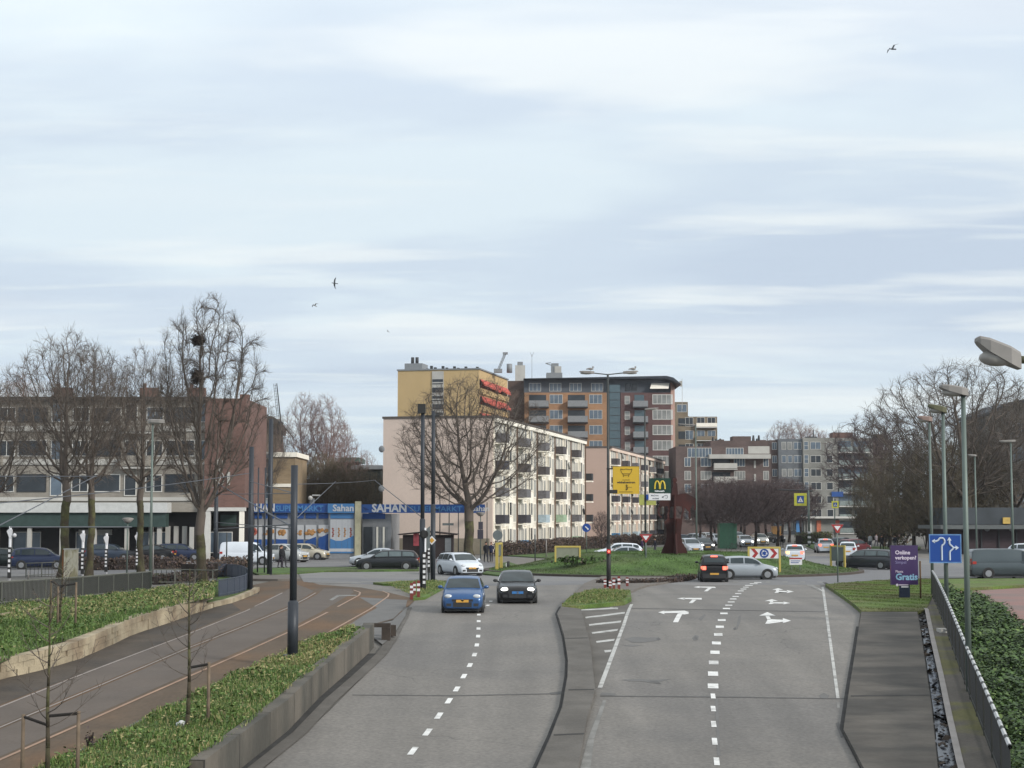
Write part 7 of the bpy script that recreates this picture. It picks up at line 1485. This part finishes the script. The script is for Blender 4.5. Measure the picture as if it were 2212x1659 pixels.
# statue
m_cor = mat('corten_steel', C(76, 36, 33), .8, var=.3, scale=.8, col2=C(56, 28, 27), c2scale=.5)
Ys = 119.0; s = px_m(Ys); xs = at(1461, 1195, Ys).x; zg = mound(xs, Ys); t = thing('horse_rider_statue', 'rust-red steel statue of a rider on a horse on a tall pedestal', 'statue', Vector((xs, Ys, zg-.05)))
S = lambda X_, Y_, y_=0: Vector(((1309.5+.13873*X_-1461)/s, y_, at(CX, 991+.13873*Y_, Ys).z-zg+.05))
def pl(b, pts, y0, th): b.poly([S(x, z, y0) for x, z in pts], (0, th, 0))
part(t, 'rider', m_cor, lambda b: (pl(b, [(1045, 320), (1055, 300), (1085, 292), (1105, 310), (1110, 345), (1090, 372), (1050, 368)], -.1, .25), pl(b, [(1055, 360), (1088, 360), (1112, 390), (1122, 540), (1118, 740), (1030, 740), (1022, 560), (1040, 470), (1048, 400)], -.08, .2)))
part(t, 'horse', m_cor, lambda b: (pl(b, [(815, 662), (880, 648), (1010, 650), (1030, 560), (1120, 560), (1160, 545), (1240, 540), (1330, 575), (1400, 620), (1402, 740), (1395, 800), (1370, 790), (1380, 720), (1350, 720), (1310, 790), (1325, 920), (1300, 955), (1285, 900), (1290, 830), (1230, 760), (1180, 740), (1000, 745), (960, 735), (870, 745), (835, 735)], -.04, .12),
     pl(b, [(870, 742), (845, 770), (835, 830), (850, 890), (880, 905), (858, 920), (815, 880), (803, 810), (815, 750), (845, 728)], -.03, .11), pl(b, [(960, 740), (1010, 745), (1000, 800), (985, 860), (990, 950), (960, 950), (955, 860), (975, 800)], -.03, .11), pl(b, [(1180, 742), (1225, 760), (1215, 820), (1195, 870), (1190, 940), (1165, 940), (1180, 850), (1200, 800)], -.035, .13)))
part(t, 'pedestal', m_cor, lambda b: (pl(b, [(905, 985), (960, 930), (1185, 930), (1182, 1000), (1165, 1180), (1185, 1300), (1235, 1390), (1272, 1478), (850, 1478), (890, 1380), (930, 1290), (945, 1160), (930, 1040)], -.05, .14), b.poly([S(1070, 940, -1.3)+Vector((-.05, 0, 0)), S(1070, 940, 1.3)+Vector((-.05, 0, 0)), S(1070, 1160, .9)+Vector((-.05, 0, 0)), S(1070, 1300, 1.1)+Vector((-.05, 0, 0)), S(1070, 1480, 1.6)+Vector((-.05, 0, 0)), S(1070, 1480, -1.6)+Vector((-.05, 0, 0)), S(1070, 1300, -1.1)+Vector((-.05, 0, 0)), S(1070, 1160, -.9)+Vector((-.05, 0, 0))], (.1, 0, 0))))
part(t, 'strut', m_cor, lambda b: b.tube(S(1068, 560, -.2), S(1068, 1478, -.2), .09, .09, 6))
# birds
def bird(lb, u, v, Yd, span, bank, rz, dk):
    mb = MB(); mb.smooth = True; mb.ball((0, 0, 0), span*.10, 8, 6, sx=.5, sy=1.9, sz=.5); mb.ball((0, span*.22, .01), span*.045, 6, 5); mb.tube((0, -span*.12, 0), (0, -span*.27, 0), span*.03, span*.045, 5)
    for sg in (-1, 1):
        a = Vector((0, .03*span, 0)); e = Vector((sg*span*.25, span*.06, span*.12)); f = Vector((sg*span*.52, -span*.05, span*.05))
        mb.add([a+Vector((0, span*.07, 0)), e+Vector((0, span*.05, 0)), e-Vector((0, span*.08, 0)), a-Vector((0, span*.08, 0))], [(0, 1, 2, 3)]); mb.add([e+Vector((0, span*.05, 0)), f, f-Vector((0, .02, 0)), e-Vector((0, span*.08, 0))], [(0, 1, 2, 3)])
    o = mb.build('bird', dk, None, at(u, v, Yd)); o.rotation_euler = (R(20), R(bank), R(rz)); return tag(o, lb, 'bird', 'birds flying in the sky')
m_bird = mat('bird_grey', C(96, 100, 106), .8, var=.1)
bird('grey gull gliding high in the sky at upper right', 1928, 106, 60, .62, -38, 20, m_bird); bird('dark bird with raised wings above the left trees', 723, 612, 70, .5, 62, 100, m_bird); bird('pale small bird left of and below the dark one', 680, 660, 80, .45, 15, 140, m_lampw); bird('tiny distant bird in the middle of the sky', 838, 716, 120, .4, 30, 60, m_lampw)
# ================================================================ people
def person(label, u, v, height=1.72, rz=0.0, jacket=(30, 32, 40), legs=(40, 42, 52), hair=(50, 36, 28), stride=.25, arm=.15, group=None, seat=False, bend=0.0):
    p = G(u, v); t = thing('person', label, 'person', p, R(rz), group); h = height; key = 'cloth_%d_%d_%d_%d' % (*jacket, legs[0])
    if key not in _mats:
        m = mat(key, C(*jacket), .85, var=.15, scale=4); tr = m.node_tree; b = tr.nodes['Principled BSDF']; tcn = tr.nodes.new('ShaderNodeTexCoord'); sp = tr.nodes.new('ShaderNodeSeparateXYZ'); tr.links.new(tcn.outputs['Object'], sp.inputs[0])
        mr = tr.nodes.new('ShaderNodeMapRange'); mr.inputs[1].default_value = 0; mr.inputs[2].default_value = h; tr.links.new(sp.outputs[2], mr.inputs[0])
        rp = tr.nodes.new('ShaderNodeValToRGB'); rp.color_ramp.interpolation = 'CONSTANT'; e = rp.color_ramp.elements; e[0].position = 0; e[0].color = (.02, .02, .02, 1); e[1].position = .045; e[1].color = (*C(*legs), 1)
        x = e.new(.49); x.color = (*C(*jacket), 1); x = e.new(.855); x.color = (*C(196, 148, 122), 1); tr.links.new(mr.outputs[0], rp.inputs[0]); tr.links.new(rp.outputs[0], b.inputs['Base Color'])
    J = [(0, 0, .53, .10), (0, bend*.1, .64, .095), (0, bend*.25, .76, .11), (0, bend*.3, .825, .055), (0, bend*.33, .865, .036), (0, bend*.36, .925, .055), (0, bend*.36, .975, .045)]
    E = [(0, 1), (1, 2), (2, 3), (3, 4), (4, 5), (5, 6)]
    for sg in (-1, 1):
        k = len(J); st = sg*stride
        J += [(sg*.055, 0, .49, .055), (sg*.06, -st*.25, .27, .038), (sg*.062, -st*.35+.02, .045, .026), (sg*.07, -st*.35-.07, .02, .020)]; E += [(0, k), (k, k+1), (k+1, k+2), (k+2, k+3)]
        k = len(J); J += [(sg*.115, bend*.28, .79, .04), (sg*.14, bend*.2+.02+sg*arm*.3, .63, .028), (sg*.13, bend*.2-.04+sg*arm*.8, .50, .020), (sg*.128, bend*.2-.05+sg*arm*.9, .45, .018)]; E += [(2, k), (k, k+1), (k+1, k+2), (k+2, k+3)]
    me = bpy.data.meshes.new('body'); me.from_pydata([(x*h, y_*h, z*h) for x, y_, z, r in J], E, []); me.update(); o = bpy.data.objects.new('body_src', me); ROOT.objects.link(o)
    sk = o.modifiers.new('skin', 'SKIN'); sv = me.skin_vertices[0].data
    for i, q in enumerate(J): sv[i].radius = (q[3]*h, q[3]*h*(.8 if q[2] > .45 and q[2] < .8 else 1))
    sv[0].use_root = True; ss = o.modifiers.new('sub', 'SUBSURF'); ss.levels = 1; ss.render_levels = 1
    bpy.context.view_layer.update(); me2 = bpy.data.meshes.new_from_object(o.evaluated_get(bpy.context.evaluated_depsgraph_get())); bpy.data.objects.remove(o); me2.materials.clear(); me2.materials.append(_mats[key]); me2.name = 'body'
    for pol in me2.polygons: pol.use_smooth = True
    link('body', me2, t); mb = MB(); mb.smooth = True; mb.ball((0, bend*.36*h+.015*h, .955*h), .062*h, 10, 8, sx=.9, sy=1.05, sz=.9); mb.build('hair', mat('hair_%d' % hair[0], C(*hair), .9, var=.2), t)
    mb = MB(); mb.box(-.012*h, .012*h, bend*.36*h-.085*h, bend*.36*h-.05*h, .905*h, .925*h); mb.build('nose', mat('skin', C(196, 148, 122), .6, var=.05), t)
    return t
person('person in black coat standing at the supermarket entrance', 844, 1202, 1.75, 120, stride=.1)
gpp = 'pair walking beside the yellow post'
person('left person of the dark-clothed pair left of the yellow post', 1050, 1215, 1.75, 20, (24, 26, 34), (36, 38, 48), group=gpp); person('right person of the dark-clothed pair, next to the yellow post', 1061, 1214, 1.7, -10, (30, 38, 70), (28, 30, 40), (120, 90, 70), group=gpp)
person('left person in black standing between the dark tram poles by the cars', 606, 1227, 1.7, 80, (22, 24, 30), (48, 40, 52), group='people by the parked cars'); person('right person in black bending to the open car by the poles', 613, 1226, 1.72, 60, (26, 26, 32), (60, 60, 64), group='people by the parked cars', bend=.35)
person('person in purple jacket walking behind the mound near the yield sign', 1387, 1197, 1.6, 90, (70, 52, 92), (30, 30, 40)); person('person in dark clothes right of the central yield sign', 1415, 1198, 1.7, -90, (40, 42, 56), (60, 60, 70))
person('person in black walking on the far right pavement below the trees', 1905, 1190, 1.78, 20, (24, 24, 30), (24, 26, 34)); person('person in dark coat with pale trousers beside the purple panel top', 1934, 1188, 1.7, -30, (36, 38, 52), (150, 150, 156)); person('person in black beside the orange box beyond the trees', 1689, 1183, 1.75, 0, (24, 24, 30), (24, 26, 34))
person('person in white top at the shop canopy on the right', 1880, 1184, 1.7, 0, (206, 208, 214), (90, 92, 110)); person('person on the pavement right of the white-topped one', 1893, 1182, 1.7, 30, (160, 150, 160), (70, 66, 80))
p0 = G(1572, 1190)
def bicycle(label, u, v, rz):
    p = G(u, v); t = thing('bicycle', label, 'bicycle', p, R(rz)); 
    for x in (-.52, .52):
        mb = MB()
        for i in range(16): a = i*math.pi/8; c = a+math.pi/8; mb.tube((x+.33*math.cos(a), 0, .34+.33*math.sin(a)), (x+.33*math.cos(c), 0, .34+.33*math.sin(c)), .02, .02, 4)
        for i in range(6): a = i*math.pi/3; mb.tube((x, 0, .34), (x+.33*math.cos(a), 0, .34+.33*math.sin(a)), .004, .004, 3)
        mb.build('wheel', m_tyre, t)
    mb = MB()
    for a, b in (((-.52, 0, .34), (-.2, 0, .85)), ((-.52, 0, .34), (-.05, 0, .32)), ((-.05, 0, .32), (-.2, 0, .85)), ((-.05, 0, .32), (.38, 0, .88)), ((-.17, 0, .75), (.38, 0, .85)), ((.52, 0, .34), (.36, 0, 1.0))): mb.tube(a, b, .022, .022, 5)
    mb.build('frame', m_black, t); mb = MB(); mb.tube((.34, -.25, 1.02), (.34, .25, 1.02), .018, .018, 5); mb.build('handlebar', m_galv, t); mb = MB(); mb.box(-.34, -.08, -.07, .07, .88, .94); mb.build('saddle', m_plast, t)
bicycle('black bicycle parked by the supermarket entrance, left one', 822, 1197, 10); bicycle('black bicycle parked by the supermarket entrance, right one', 836, 1198, -8); bicycle('bicycle parked against the hedge left of the twin lamp', 1280, 1190, 20); bicycle('bicycle standing in front of the green container', 1585, 1192, 10); bicycle('bicycle beside the person with pale trousers at the far right', 1925, 1189, 30)
# ================================================================ thin winter haze
mb = MB(); mb.box(-420, 420, -30, 620, -4.0, 60); m = bpy.data.materials.new('haze_air'); m.use_nodes = True; m.node_tree.nodes.clear()
_o = m.node_tree.nodes.new('ShaderNodeOutputMaterial'); _v = m.node_tree.nodes.new('ShaderNodeVolumePrincipled'); _v.inputs['Density'].default_value = 0.00012; _v.inputs['Color'].default_value = (.90, .94, 1, 1); _v.inputs['Anisotropy'].default_value = .2
m.node_tree.links.new(_v.outputs[0], _o.inputs['Volume']); tag(mb.build('haze', m), kind='stuff')
